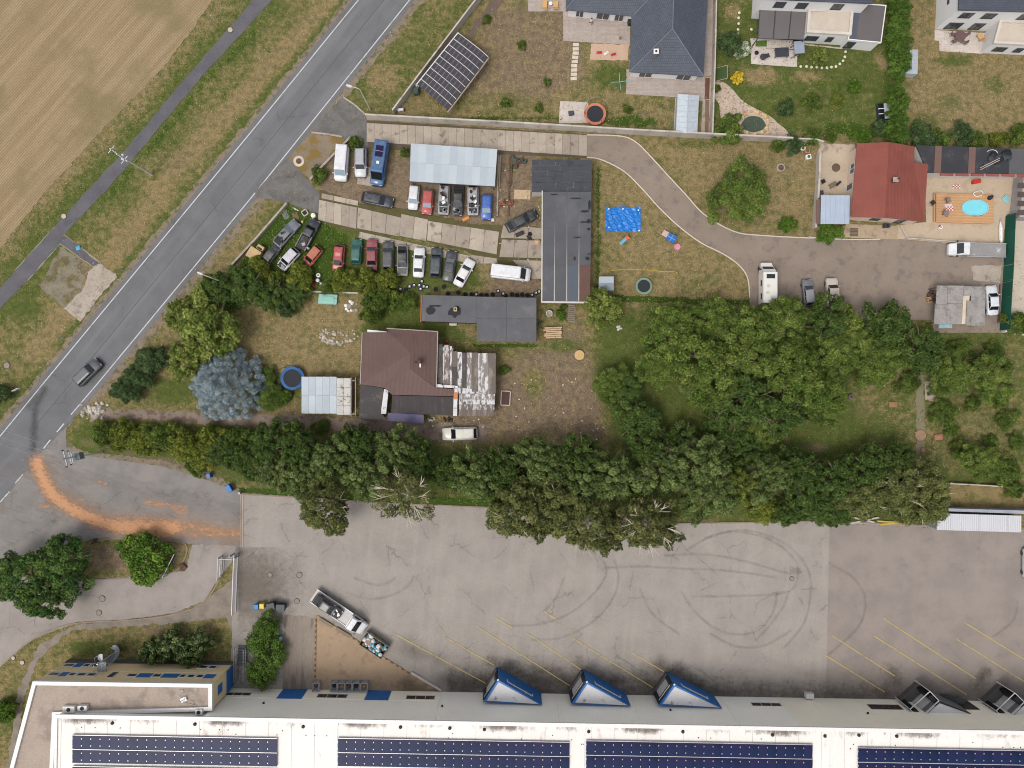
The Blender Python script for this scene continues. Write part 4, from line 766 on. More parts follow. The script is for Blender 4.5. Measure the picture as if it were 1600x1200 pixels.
MB().prism([XY(1276, 312, 2.3), XY(1282, 312, 2.3), XY(1281, 350, 2.3), XY(1275, 349, 2.3)], 2.2, 2.3).build('brown_side_strip', M_BRWN, ca)
# ---------------------------------------------------------------- brown roofed house with the patched annex
M_BRN = mat('brown_sheet_roof', (100, 75, 69), .6, .15, .3, .05, 6, (84, 64, 62), (.54, .7), .3, rib=(1.6, 'X', .3)); M_OLDW = mat('old_grey_render', (170, 156, 140), .9, .12, .6, .12, 6, (128, 114, 100), (.52, .66), .8)
he = 3.2; bh = thing('brown_roof_house', 'old house under a brown sheet roof beside the blue spruce', 'house', (*XY(630, 580), 0)); E = lambda x, y, h=3.2: P(x, y, h)
rdg = [E(608, 519, 3.3), E(641, 552, 3.9), E(641, 577, 3.9), E(681, 606, 3.3)]
pa = [E(605, 519), E(566, 519.5), E(563, 600), E(600, 605), E(613, 617, 3.0), E(709, 619, 3.0), E(710, 608, 3.1)]
b = MB(); b.face([rdg[0], E(566, 519.5), E(563, 600), rdg[1]]); b.face([rdg[1], E(563, 600), E(600, 606), rdg[2]]); b.face([rdg[2], E(600, 606), E(613, 617, 3.0), E(709, 619, 3.0), E(710, 608, 3.1), rdg[3]])
b.face([E(604, 513), rdg[0], rdg[1], E(684, 518)]); b.face([rdg[1], rdg[2], E(684, 518)]); b.face([rdg[2], rdg[3], E(682, 606), E(684, 518)]); b.build('roof', M_BRN, bh)
MB().prism(inset([XY(566, 520, he), XY(684, 518, he), XY(681, 612, he), XY(563, 602, he)], .3), 0, 3.1).build('wall', M_OLDW, bh)
MB().prism([XY(574, 515, 2.9), XY(605, 518, 2.9), XY(605, 522, 2.9), XY(574, 519, 2.9)], 2.8, 2.95).build('white_ledge', M_COPING, bh)
b = MB(); [b.bar(p, q, .12, .12) for p, q in ((E(604, 513), E(684, 518)), (E(684, 518), E(682, 606)), (E(566, 519.5), E(563, 600)))]; b.build('gutter', mat('worn_gutter', (168, 158, 148), .6), bh)
cp = P(656, 566, 3.6); c_ = MB().box((cp.x, cp.y, 4.5), (.55, .5, 1.0)).build('chimney', MATS['sooty_brick'], bh); MB().tube([(cp.x - .5, cp.y, 4.1), (cp.x - .5, cp.y, 5.2)], .11).build('flue_pipe', M_DARK, c_); MB().box((cp.x + .2, cp.y - .5, 4.75), (.2, .6, .2)).build('flashing', M_COPING, c_)
M_SHING = mat('dark_shingles', (74, 68, 68), .9, .12, .5, .2, 5, (92, 84, 80), (.55, .7), .6, stretch=(5, .6, 1)); M_DKFLAT = mat('dark_flat_felt', (80, 76, 76), .9, .12, .5, .12, 6, (104, 98, 90), (.56, .72), .5)
MB().hexa([P(613, 618, 2.7), P(709, 620, 2.7), P(707, 649, 2.2), P(611, 645, 2.2)][::-1], [P(613, 618, 2.85), P(709, 620, 2.85), P(707, 649, 2.35), P(611, 645, 2.35)][::-1]).build('lean_to_roof', M_SHING, bh); MB().prism(inset([XY(613, 618, 2.6), XY(707, 620, 2.6), XY(706, 647, 2.2), XY(611, 643, 2.2)], .3), 0, 2.15).build('lean_to_wall', M_OLDW, bh)
MB().prism(inset([XY(563, 601, 2.6), XY(599, 606, 2.6), XY(597, 646, 2.6), XY(604, 656, 2.6), XY(561, 655, 2.6)], .02), 2.45, 2.6).build('side_roof', M_DKFLAT, bh); MB().prism(inset([XY(563, 601, 2.6), XY(599, 606, 2.6), XY(597, 646, 2.6), XY(604, 656, 2.6), XY(561, 655, 2.6)], .3), 0, 2.44).build('side_wall', M_OLDW, bh)
M_WPEEL = mat('peeling_white', (222, 220, 222), .85, .08, .8, .1, 5, (120, 108, 100), (.54, .62), 1.3)
MB().prism([XY(600, 608, 2.9), XY(607, 609, 2.9), XY(603, 647, 2.9), XY(595, 646, 2.9)], 2.5, 2.9).build('white_parapet', M_WPEEL, bh); MB().prism([XY(709, 607, 3.0), XY(715, 607, 3.0), XY(714, 650, 3.0), XY(708, 650, 3.0)], 0, 3.0).build('white_fire_wall', M_WPEEL, bh); MB().prism([XY(680, 600, 3.0), XY(716, 603, 3.0), XY(716, 606.6, 3.0), XY(680, 605, 3.0)], 2.7, 3.12).build('white_flashing', M_WPEEL, bh); MB().prism([XY(709, 613, 3.03), XY(714, 613, 3.03), XY(714, 624, 3.03), XY(709, 624, 3.03)], 3.0, 3.04).build('orange_patch', mat('orange_rust', (204, 136, 84), .9), bh)
MB().hexa([P(606, 645, 2.3), P(662, 648, 2.3), P(662, 662, 1.9), P(605, 657, 1.9)][::-1], [P(606, 645, 2.36), P(662, 648, 2.36), P(662, 662, 1.96), P(605, 657, 1.96)][::-1]).build('tarpaulin_roof', mat('violet_tarpaulin', (98, 94, 122), .6, .15, .8, .08), bh)
for x, y in ((661, 661), (607, 656)): p = P(x, y); MB().bar((p.x, p.y, 0), (p.x, p.y, 1.88), .1).build('post', M_BRWN, bh)
an = thing('annex', 'flat annex with peeling white and grey striped roofing east of the brown house', 'annex', (*XY(730, 595), 0)); HA = 2.8
apx = [(684, 538), (711, 541), (710, 549), (775, 552), (772, 650), (716, 649), (716, 607), (682, 604)]; MB().prism(inset([XY(x, y, HA) for x, y in apx], .25), 0, HA - .12).build('wall', M_OLDW, an)
def sk(nm, a, b2, sd): return mat(nm, a, .9, .12, .8, .14, 7, b2, (.50, .58), sd, stretch=(1.6, .5, 1))
M_SP1 = sk('speckled_roof', (120, 108, 100), (190, 184, 180), 1.1); M_SP2 = sk('white_worn_roof', (212, 210, 210), (112, 102, 94), 1.4); M_SP3 = sk('grey_brown_roof', (116, 106, 98), (140, 130, 120), .8); M_SP4 = sk('dark_strip_roof', (84, 78, 76), (104, 96, 90), .9); M_SP5 = sk('half_white_roof', (140, 132, 126), (214, 212, 212), 1.2)
for a, c, y0, y1, m in ((684, 691.5, 538, 600, M_SP4), (692, 693.5, 543, 596, M_SP2), (694, 702.5, 539, 600, M_SP1), (703, 706, 541, 603, M_SP2), (706.3, 714.5, 549, 573, M_SP3), (706.3, 714.5, 573.3, 603, M_SP4), (715, 722, 550, 604, M_SP2), (722.3, 729, 551, 612, M_SP4), (729.3, 737, 551, 612, M_SP5), (737.3, 747, 551, 612, M_SP3), (747.3, 763, 552, 614, M_SP5), (763.3, 774.5, 552, 615, M_SP3), (717, 773.5, 615.5, 624, M_SP5), (717, 773, 624.3, 632, M_SP2), (717, 772.5, 632.3, 640, M_SP1), (717, 772, 640.3, 650, M_SP3)):
    MB().prism([XY(a, y0, HA), XY(c, y0, HA), XY(c, y1, HA), XY(a, y1, HA)], HA - .1, HA + rnd.uniform(0, .04)).build('roof_strip', m, an)
MB().prism([XY(714, 605, HA), XY(773, 613, HA), XY(773, 615, HA), XY(714, 615, HA)], HA - .1, HA + .02).build('roof_strip', M_SP2, an)
# ---------------------------------------------------------------- dark roofed sheds
M_DKF = mat('grey_mineral_felt', (92, 93, 97), .9, .13, .4, .12, 6, (104, 104, 106), (.52, .7), .25); M_WALLP = mat('pale_shed_wall', (206, 200, 194), .85, .1)
M_TAR = mat('tar_patch', (36, 36, 40), .7, .1)
lg, lp = flat_building('long_garage', 'long narrow garage with dark grey felt roof between the yard and the lawn', 'garage', [(848, 298), (925, 300), (923, 390), (921, 473), (846, 472)], 3.0, M_WALLP, None, .2, .14)
rows_ = [(848, 867), (867.2, 886), (886.2, 905), (905.2, 924)]
for k, (a, c) in enumerate(rows_):
    for y0, y1 in ((299.5, 356), (356.2, 414), (414.2, 471.5)):
        m = M_DKF
        if k == 3 and y0 > 410: m = mat('brown_felt_patch', (104, 78, 70), .9, .1)
        if k == 2 and y0 > 410: m = mat('blue_grey_felt', (88, 96, 106), .8, .05)
        MB().prism([XY(a, y0, 3), XY(c - (y0 - 299) * .012, y0, 3), XY(c - (y1 - 299) * .012, y1, 3), XY(a, y1, 3)], 2.86, 3.0 + rnd.uniform(0, .02)).build('felt_sheet', m, lg)
b = MB(); b.prism([XY(846, 470.5, 3), XY(921, 471.5, 3), XY(921, 474, 3), XY(846, 473, 3)], 2.7, 3.1); b.prism([XY(846.5, 298, 3), XY(848.2, 298, 3), XY(847.2, 473, 3), XY(845.5, 473, 3)], 2.8, 3.08); b.build('white_edge', M_WALLP, lg)
for x, y, w, d, a in ((866, 304, 1.2, .25, .1), (900, 310, 1.9, .22, 0), (921, 320, .5, 1.6, .1), (914, 330, 1.4, .4, .1), (912, 347, 1.4, .22, .1), (920, 346, .7, .8, .3), (902, 371, 1.1, .22, .1), (920, 358, .6, .5, 0), (898, 404, .4, .7, 0), (918, 404, .7, .7, .4), (920, 397, .7, .2, 0)):
    q = P(x, y, 3); t_ = [(q.x + w * .5 * math.cos(k * .7) * rnd.uniform(.7, 1.15), q.y + d * .5 * math.sin(k * .7) * rnd.uniform(.7, 1.15)) for k in range(9)]; MB().prism(t_, 3.021, 3.032).build('tar_patch', M_TAR, lg)
fs, fpol = flat_building('felt_shed', 'low shed with torn black felt strips north of the long garage', 'shed', [(831, 250), (925, 252), (925, 299), (830, 302)], 2.7, M_WALLP, None, .2, .1)
for i, (y0, y1) in enumerate(((250, 258), (258.5, 267.5), (268, 275), (275.5, 285), (285.5, 293), (293.5, 300))):
    xs_ = [831, 844 + 6 * i % 30, 868 + 7 * i % 40, 925] if i % 2 == 0 else [831, 872 + 3 * i, 925]
    for a, c in zip(xs_[:-1], xs_[1:]): MB().prism([XY(a + .3, y0, 2.7), XY(c - .3, y0, 2.7), XY(c - .3, y1, 2.7), XY(a + .3, y1, 2.7)], 2.6, 2.7 + .02 * ((i + int(c)) % 3)).build('felt_strip', mat('torn_felt', (72, 74, 80), .8, .12, .5, .1, 6, (58, 58, 62), (.5, .66), .6), fs)
ls, lpol = flat_building('l_shaped_shed', 'L-shaped shed with grey felt roof and a tarred chimney south of the scrap cars', 'shed', [(660, 460), (838, 465), (838, 535), (745, 533), (745, 506), (658, 502)], 2.8, MATS['sooty_brick'], None, .15, .14)
for poly in ([(660, 461), (703, 462), (703, 503), (659, 502)], [(703.3, 462), (745, 463.5), (745, 505), (703.3, 503.5)], [(745.3, 463.5), (791, 464.5), (791, 498), (745.3, 498)], [(791.3, 464.5), (838, 465.5), (838, 498), (791.3, 498)], [(745.3, 498.3), (791, 498.3), (791, 534), (745.3, 533)], [(791.3, 498.3), (838, 498.3), (838, 535), (791.3, 534)]):
    MB().prism([XY(x, y, 2.8) for x, y in poly], 2.66, 2.8 + rnd.uniform(0, .02)).build('felt_sheet', mat('l_shed_felt', (100, 100, 103), .9, .13, .4, .14, 6, (112, 110, 110), (.52, .7), .3), ls)
MB().prism([XY(657.6, 461, 2.6), XY(659.4, 461, 2.6), XY(658.4, 503, 2.6), XY(656.6, 503, 2.6)], 0, 2.62).build('brick_end_wall', mat('orange_brick', (176, 104, 68), .9, .15, 2), ls)
for x, y, w, d in ((672, 486, 1.6, 1.5), (680, 478, 2.2, .3), (711, 487, 2.0, 1.8)):
    q = P(x, y, 2.8); MB().prism([(q.x + w * .5 * math.cos(k * .52) * rnd.uniform(.65, 1.2), q.y + d * .5 * math.sin(k * .52) * rnd.uniform(.65, 1.2)) for k in range(12)], 2.822, 2.835).build('tar_patch', M_TAR, ls)
cp = P(712, 484, 2.8); c_ = MB().box((cp.x, cp.y, 3.2), (.5, .55, .9)).build('chimney', mat('pale_chimney', (196, 180, 140), .9), ls); MB().box((cp.x, cp.y, 3.67), (.25, .28, .05)).build('flue', M_BLACK, c_)
# carport and small metal roofs
cr, cpol = flat_building('carport', 'open carport with pale blue grey metal sheets above the wrecked cars', 'carport', [(642, 224), (777, 233), (773, 291), (640, 283)], 2.9, None, None, nowall=True)
M_SHEET = [mat('zinc_sheet_%s' % k, c, .45, .05, .5, .05, rib=(2.0, 'X', .2)) for k, c in (('a', (184, 193, 199)), ('b', (178, 188, 195)), ('c', (190, 199, 204)))]
for i in range(11):
    l = lambda a, c, t: (a[0] + (c[0] - a[0]) * t, a[1] + (c[1] - a[1]) * t); t0, t1 = i / 11, (i + 1) / 11; a0, a1, b0, b1 = l((642, 224), (777, 233), t0), l((642, 224), (777, 233), t1), l((640, 283), (773, 291), t0), l((640, 283), (773, 291), t1)
    for s0, s1 in ((0, .5), (.502, 1)):
        q = [XY(*l(a0, b0, s0), 2.9), XY(*l(a1, b1, s0), 2.9), XY(*l(a1, b1, s1), 2.9), XY(*l(a0, b0, s1), 2.9)]; MB().prism(q, 2.84 - .03 * s0 + .012 * (i % 2), 2.88 - .03 * s0 + .012 * (i % 2)).build('roof_sheet', M_SHEET[(i * 2 + int(s0 * 3)) % 3], cr)
for q in inset(cpol, .25): MB().bar((*q, 0), (*q, 2.8), .12).build('post', M_FRAME, cr)
MB().bar((*cpol[3], 2.78), (*cpol[2], 2.78), .1, .12).build('front_beam', M_FRAME, cr)
ms, mpol = flat_building('metal_shed', 'small lean-to with blue grey metal roof beside the brown house', 'shed', [(471, 588), (549, 592), (547, 649), (470, 646)], 2.5, M_OLDW, None, .2)
for i in range(5):
    for s in (0, 1): a = 471 + i * 11; MB().prism([XY(a + .1, 588.5 + s * 29, 2.5), XY(a + 10.9, 588.8 + s * 29, 2.5), XY(a + 10.9, 617.3 + s * 29, 2.5), XY(a + .1, 617 + s * 29, 2.5)], 2.42, 2.5 + .01 * (i % 2) - .02 * s).build('roof_sheet', M_SHEET[(i + s) % 3], ms)
for i in range(2):
    for s in range(4): a = 526.3 + i * 11; MB().prism([XY(a, 590.8 + s * 14.4, 2.5), XY(a + 10.6, 591.2 + s * 14.4, 2.5), XY(a + 10.6, 605 + s * 14.4, 2.5), XY(a, 604.8 + s * 14.4, 2.5)], 2.42, 2.51 + .01 * ((i + s) % 2)).build('roof_tile', mat('fibre_cement', (206, 202, 196), .9, .12, .6, .14, 7, (150, 136, 116), (.55, .66), 1.4), ms)
rl = thing('rail_frame', 'thin pale timber frame between the metal shed and the brown house', 'frame', P(555, 620), 0, None, True); b = MB()
for x in (-.1, .55): b.bar((x, -2.9, 2.3), (x, 3.0, 2.3), .12)
for y in (-2.6, 2.5): b.bar((-.6, y, 2.3), (.5, y, 2.3), .12)
b.build('beam', M_OLDW, rl)
for x, y in ((-.1, -2.9), (-.1, 3.0), (.55, -2.9), (.55, 3.0)): MB().bar((x, y, 0), (x, y, 2.24), .12).build('post', M_OLDW, rl)
# concrete canopy at the right, ribbed white shed, silver garden shed
cc, ccp = flat_building('concrete_canopy', 'torn grey sheet canopy sheltering a white car at the right', 'canopy', [(1464, 446), (1540, 447), (1535, 510), (1460, 506)], 2.6, None, None, nowall=True)
M_CSH = mat('lichen_sheet', (158, 152, 148), .95, .14, .6, .28, 6, (132, 128, 124), (.5, .64), .9)
for a, c, y0, y1, dz in ((1464, 1481, 446, 475, 0), (1481.4, 1506, 446, 474, .03), (1461, 1480, 475.4, 506, .02), (1480.4, 1504, 474.4, 506, 0), (1507, 1518, 447, 462, .03), (1518, 1540, 447.5, 509, .0), (1511, 1517.6, 470, 508, .02)):
    MB().prism([XY(a, y0, 2.6), XY(c, y0 + .4, 2.6), XY(c - 1.5, y1 + .4, 2.6), XY(a - 1.5, y1, 2.6)], 2.5 + dz, 2.58 + dz).build('roof_sheet', M_CSH, cc)
MB().prism([XY(1506, 450, 2.4), XY(1516, 449, 2.4), XY(1513, 506, 2.4), XY(1503, 506, 2.4)], 2.3, 2.36).build('bare_board', mat('bare_board', (220, 206, 182), .9), cc)
for q in inset(ccp, .25): MB().bar((*q, 0), (*q, 2.48), .14).build('post', M_BRWN, cc)
rs_, rpol = flat_building('ribbed_shed', 'long white ribbed metal shed at the right end of the tree row', 'shed', [(1464, 802), (1596, 806), (1595, 832), (1463, 828)], 2.6, mat('shed_side', (150, 152, 156), .6), None, .1)
for i in range(6): a = 1464 + i * 22; MB().prism([XY(a + .1, 802 + i * .65, 2.6), XY(a + 21.8, 802.6 + i * .65, 2.6), XY(a + 21.6, 828.6 + i * .65, 2.6), XY(a - .1, 828 + i * .65, 2.6)], 2.5, 2.6 + .012 * (i % 2)).build('roof_sheet', mat('white_ribbed_sheet', (206, 206, 210), .5, .04, .5, .05, rib=(1.1, 'X', .9)), rs_)
rg_, gp_ = flat_building('narrow_roof', 'narrow grey metal roof strip behind the ribbed shed', 'roof', [(1477, 794), (1680, 800), (1680, 806), (1478, 799)], 2.2, MATS['shed_side'], mat('narrow_zinc', (164, 168, 178), .5), .05)
gs = thing('garden_shed', 'small silver metal garden shed by the yellow green tree', 'shed', (*XY(947, 442), 0)); q = [XY(936, 432, 2), XY(959, 432, 2), XY(959, 454, 2), XY(936, 454, 2)]; MB().prism(inset(q, .1), 0, 1.75).build('wall', M_SHEET[0], gs)
c1, c2 = P(936, 442, 2.3), P(959, 442, 2.3); b = MB(); b.hexa([P(936, 432, 1.8), P(959, 432, 1.8), P(959, 442, 2.2), P(936, 442, 2.2)][::-1], [P(936, 432, 1.85), P(959, 432, 1.85), P(959, 442, 2.25), P(936, 442, 2.25)][::-1]); b.build('roof_sheet', M_SHEET[2], gs); b = MB(); b.hexa([P(936, 442.2, 2.2), P(959, 442.2, 2.2), P(959, 454, 1.75), P(936, 454, 1.75)][::-1], [P(936, 442.2, 2.25), P(959, 442.2, 2.25), P(959, 454, 1.8), P(936, 454, 1.8)][::-1]); b.build('roof_sheet', mat('blue_grey_sheet', (140, 150, 160), .5), gs)
# curved photovoltaic carport on the slope
pc = thing('solar_carport', 'slanted carport of dark ribbed panels with curved ends by the pale wall', 'carport', (*XY(706, 112), 0)); A0, A1, A2, A3 = (Vector(P(*q, 2.4)) for q in ((716, 51), (763, 88), (699, 173), (651, 132)))
for i in range(9):
    t0, t1 = i / 9 + .006, (i + 1) / 9 - .006; r0, r1, s0, s1 = A0.lerp(A3, t0), A0.lerp(A3, t1), A1.lerp(A2, t0), A1.lerp(A2, t1); rings = []
    for k in range(9):
        w = k / 8; dz = .25 * math.sin(w * PI * .75) - .6 * max(0, w - .72) ** 1.3 * 4 * .5; a, c = r0.lerp(s0, w), r1.lerp(s1, w); rings.append([a + Vector((0, 0, dz)), c + Vector((0, 0, dz)), c + Vector((0, 0, dz - .05)), a + Vector((0, 0, dz - .05))])
    o = MB().loft(rings).build('roof_strip', mat('dark_pv_strip', (70, 68, 74), .35, .08, .6, .05), pc)
    b = MB()
    for k in range(1, 8):
        w = k / 8; dz = .25 * math.sin(w * PI * .75) - .6 * max(0, w - .72) ** 1.3 * 2; b.bar(r0.lerp(s0, w) + Vector((0, 0, dz + .01)), r1.lerp(s1, w) + Vector((0, 0, dz + .01)), .045 if k < 6 else .03, .03)
    b.build('cross_bar', mat('pv_bar', (150, 146, 146), .5), o); MB().tube([g[0] + Vector((0, 0, .03)) for g in rings], .04, 4).build('rib', M_COPING, pc)
MB().bar(A1 + Vector((.1, -.1, -.3)), A2 + Vector((.1, -.1, -.3)), .16, .3).build('front_beam', M_OLDW, pc); MB().bar(A0 + Vector((0, 0, .05)), A3 + Vector((0, 0, .05)), .12, .1).build('back_beam', M_COPING, pc)
for q in (A0, A1, A2, A3, A1.lerp(A2, .5), A0.lerp(A3, .5)): MB().bar((q.x, q.y, 0), (q.x, q.y, q.z - .3), .12).build('post', M_OLDW, pc)
# greenhouses
G_PALE = glass('greenhouse_glass', (168, 176, 182), .15)
def greenhouse(label, px, h0, h1, nx):
    a, b_, c, d = px; o = thing('greenhouse', label, 'greenhouse', (*centre([XY(*q) for q in px])[:2], 0), group='garden greenhouses'); r0, r1 = ((a[0] + b_[0]) / 2, (a[1] + b_[1]) / 2), ((d[0] + c[0]) / 2, (d[1] + c[1]) / 2)
    l = lambda u, v, t: (u[0] + (v[0] - u[0]) * t, u[1] + (v[1] - u[1]) * t); fr = MB()
    for i in range(nx):
        t0, t1 = i / nx + .004, (i + 1) / nx - .004
        for e0, e1 in ((a, d), (b_, c)):
            MB().face([P(*l(e0, e1, t0), h0), P(*l(e0, e1, t1), h0), P(*l(r0, r1, t1), h1), P(*l(r0, r1, t0), h1)]).build('pane', G_PALE, o); MB().face([P(*l(e0, e1, t0), h0), P(*l(e0, e1, t1), h0), (*XY(*l(e0, e1, t1), h0), .1), (*XY(*l(e0, e1, t0), h0), .1)]).build('pane', G_PALE, o)
            fr.bar(P(*l(e0, e1, i / nx), h0 + .01), P(*l(r0, r1, i / nx), h1 + .01), .05, .04)
    for e0, e1 in ((a, d), (b_, c)): fr.bar(P(*e0, h0), P(*e1, h0), .07); fr.bar((*XY(*e0, h0), .06), (*XY(*e1, h0), .06), .1)
    fr.bar(P(*r0, h1 + .02), P(*r1, h1 + .02), .09); fr.build('frame', M_ALU, o)
    for e0, e1, rr in ((a, b_, r0), (d, c, r1)): MB().face([P(*e0, h0), P(*e1, h0), P(*rr, h1)]).build('gable_pane', G_PALE, o); MB().face([P(*e0, h0), P(*e1, h0), (*XY(*e1, h0), .1), (*XY(*e0, h0), .1)]).build('gable_pane', G_PALE, o)
greenhouse('grey glass greenhouse at the corner of the bungalow garden by the pale wall', [(1059, 147), (1092, 149), (1089, 209), (1056, 208)], 1.5, 2.2, 7)
greenhouse('small glass greenhouse beside the tall green hedge', [(1418, 77), (1434, 78), (1433, 116), (1415, 115)], 1.4, 1.9, 5)
# ================================================================ vehicles (x forward, origin on the ground)
M_TYREB = mat('tyre_rubber', (40, 40, 42), .9, .1); M_RIM = mat('wheel_rim', (170, 172, 176), .4, .05, metal=.5); G_CAR = glass('car_glass', (26, 30, 34), .05); G_CARL = glass('pale_car_glass', (120, 134, 142), .06)
M_TRIM = mat('black_trim', (38, 39, 42), .6, .05); M_LAMP = mat('lamp_glass', (214, 216, 220), .15); M_TAIL = mat('tail_lamp', (140, 26, 24), .25); M_RUST = mat('rusty_metal', (112, 84, 66), .85, .2, 2, .2, 6, (70, 62, 58), (.48, .6), 2); M_ENG = mat('engine_grime', (62, 58, 56), .7, .3, 3, .3, 9, (120, 116, 112), (.56, .62), 5)
def wheel(root, x, y, r, w=.2):
    b = MB(); n = 14; rg = []
    for (rr, yy) in ((r * .62, -w / 2), (r * .95, -w / 2), (r, -w * .3), (r, w * .3), (r * .95, w / 2), (r * .62, w / 2)): rg.append([(x + rr * math.cos(2 * PI * k / n), y + yy, r + rr * math.sin(2 * PI * k / n)) for k in range(n)])
    wh_ = b.loft(rg).build('wheel', M_TYREB, root); s = 1 if y > 0 else -1
    MB().loft([[(x + rr * math.cos(2 * PI * k / 10), y + s * yy, r + rr * math.sin(2 * PI * k / 10)) for k in range(10)] for rr, yy in ((r * .61, w * .3), (r * .61, w * .52), (r * .2, w * .48))]).build('rim', M_RIM, wh_)
SPEC = {   # length, width, height, hood, windscreen run, rear run, trunk, belt, roof width factor
 'sedan': (4.55, 1.76, 1.43, 1.15, .72, .60, .72, .92, .74), 'hatch': (3.95, 1.70, 1.47, .92, .74, .36, .10, .95, .76), 'wagon': (4.6, 1.78, 1.48, 1.10, .74, .42, .08, .94, .77),
 'suv': (4.55, 1.85, 1.68, 1.08, .66, .34, .06, 1.05, .78), 'van': (5.5, 2.0, 2.05, .72, .80, .12, .02, 1.18, .86), 'longvan': (6.2, 2.05, 2.5, .70, .90, .10, .02, 1.3, .88), 'city': (3.6, 1.6, 1.5, .75, .70, .30, .06, .96, .78), 'pickup': (5.0, 1.8, 1.65, 1.15, .6, .2, 2.0, 1.0, .78)}
CARCOL = {}
def car(label, px, py, head, kind, rgb, L=None, roof=None, glassm=None, rails=False, sunroof=False, hood=None, z=0.0, rough=.35, dirt=.25, W=None, wreck='', mirrors=True, wheels=True):
    """head: direction of the bonnet in photo pixels (dx, dy)"""
    l0, w0, h, hl, ws, rr, tl, belt, rf = SPEC[kind]; k = (L or l0) / l0; l = l0 * k; w = W or w0; hl, ws, rr, tl = hl * k, ws * k, rr * k, tl * k; w2 = w / 2
    root = thing('parked_car' if kind not in ('van', 'longvan', 'pickup') else {'van': 'parked_van', 'longvan': 'parked_van', 'pickup': 'pickup_truck'}[kind], label, {'van': 'van', 'longvan': 'van', 'pickup': 'pickup'}.get(kind, 'car'), P(px, py) + Vector((0, 0, z)), math.atan2(-head[1], head[0]), None, True)
    bm_ = paint('car_paint_%d_%d_%d' % rgb, rgb, rough, dirt); rm = paint('car_paint_%d_%d_%d' % roof, roof, rough, dirt) if roof else bm_; gl = glassm or G_CAR; X0, X1 = -l / 2, l / 2
    rad = .31 if kind not in ('van', 'longvan', 'suv', 'pickup') else .35
    # lower body: rounded stations from tail to nose
    hz = belt - (.10 if kind in ('van', 'longvan') else .14); tz = belt - .06 if tl > .3 else belt - .12
    sts = [(X0, .80, .42, tz - .22), (X0 + .06, .90, .30, tz - .08), (X0 + .22, .96, .26, tz), (X0 + tl + rr * .3 + .3, 1.0, .24, belt), (X1 - hl - ws * .4, 1.0, .24, belt), (X1 - hl, 1.0, .24, belt - .02), (X1 - hl * .45, .98, .24, hz + .05), (X1 - .24, .94, .26, hz - .03), (X1 - .08, .86, .32, hz - .14), (X1, .72, .42, hz - .30)]
    rings = []
    for x, f, zb, zt in sts:
        a = w2 * f; rings.append([(x, -a * .9, zb), (x, -a, zb + .14), (x, -a, zt - .22), (x, -a * .96, zt - .07), (x, -a * .84, zt), (x, 0, zt + .025), (x, a * .84, zt), (x, a * .96, zt - .07), (x, a, zt - .22), (x, a, zb + .14), (x, a * .9, zb)][::-1])
    body = MB().loft(rings).build('body', bm_, root, smooth=True)
    # cabin
    xr0, xf0 = X0 + tl + .04, X1 - hl; xr1, xf1 = xr0 + rr, xf0 - ws; zt = h; bw, tw = w2 * .90, w2 * rf; xm = (xr1 + xf1) / 2
    def ring(x, wd, z): return [(x, -wd, z), (x, wd, z)]
    base = [(xr0, -bw * .92, belt - .06), (xf0, -bw * .90, belt - .08), (xf0, bw * .90, belt - .08), (xr0, bw * .92, belt - .06)]
    def top(e, dz): return [(xr1 - .06 + e, -tw + e, zt - dz), (xf1 + .02 - e, -tw + e, zt - dz), (xf1 + .02 - e, tw - e, zt - dz), (xr1 - .06 + e, tw - e, zt - dz)]
    cb = MB().loft([base, top(0, .09), top(.09, .025), top(.28, 0)]).build('roof', rm, root, smooth=False)
    # panes lie just outside the cabin faces
    def pane(name, a, b, c, d, n, m):
        n = Vector(n).normalized() * .012; cen = (Vector(a) + Vector(b) + Vector(c) + Vector(d)) / 4
        q = [Vector(p) + (cen - Vector(p)) * .07 + n for p in (a, b, c, d)]; return MB().face(q).build(name, m, root)
    t0 = top(0, .09); ft = Vector(base[2]) - Vector(base[1])
    if 'open' not in wreck: pane('windscreen', base[1], base[2], t0[2], t0[1], (zt - belt, 0, ws), gl)
    pane('rear_window', base[0], t0[0], t0[3], base[3], (-(zt - belt), 0, max(.15, rr)), gl)
    for s in (-1, 1):
        i, j = (0, 1) if s < 0 else (3, 2); A_, B_, C_, D_ = Vector(base[i]), Vector(base[j]), Vector(t0[j]), Vector(t0[i])
        nn = (0, s * (zt - belt), bw - tw)
        if kind in ('van', 'longvan'): u = .62; pane('side_window', A_.lerp(B_, u), B_, C_, D_.lerp(C_, u), nn, gl)
        else:
            for u0, u1 in ((.04, .47), (.50, .95)): pane('side_window', A_.lerp(B_, u0), A_.lerp(B_, u1), D_.lerp(C_, u1), D_.lerp(C_, u0), nn, gl)
        if mirrors: MB().box((X1 - hl - ws * .45, s * (w2 + .09), belt + .08), (.12, .2, .14)).build('mirror', bm_, root)
        MB().box((X1 - .13, s * w2 * .62, hz - .20), (.16, w2 * .38, .14)).build('headlight', M_LAMP, root)
        MB().box((X0 + .09, s * w2 * .74, tz - .16), (.14, w2 * .26, .18)).build('tail_light', M_TAIL, root)
        if wheels:
            for x in (X1 - .82 * k, X0 + .80 * k): wheel(root, x, s * (w2 - .10), rad)
    MB().box((X1 - .02, 0, .40), (.12, w * .78, .2)).build('bumper', M_TRIM, root); MB().box((X0 + .02, 0, .42), (.12, w * .82, .2)).build('bumper', M_TRIM, root)
    if rails:
        for s in (-1, 1): MB().tube([(xr1 + .1, s * (tw - .06), zt + .02), (xf1 - .1, s * (tw - .06), zt + .02)], .025, 5).build('roof_rail', M_TRIM, root)
    if sunroof: MB().box((xm + .15, 0, zt + .008), (.55, tw * 1.2, .02)).build('sunroof', paint('sunroof_rim', (214, 130, 130)) if sunroof == 'pale' else M_TRIM, root)
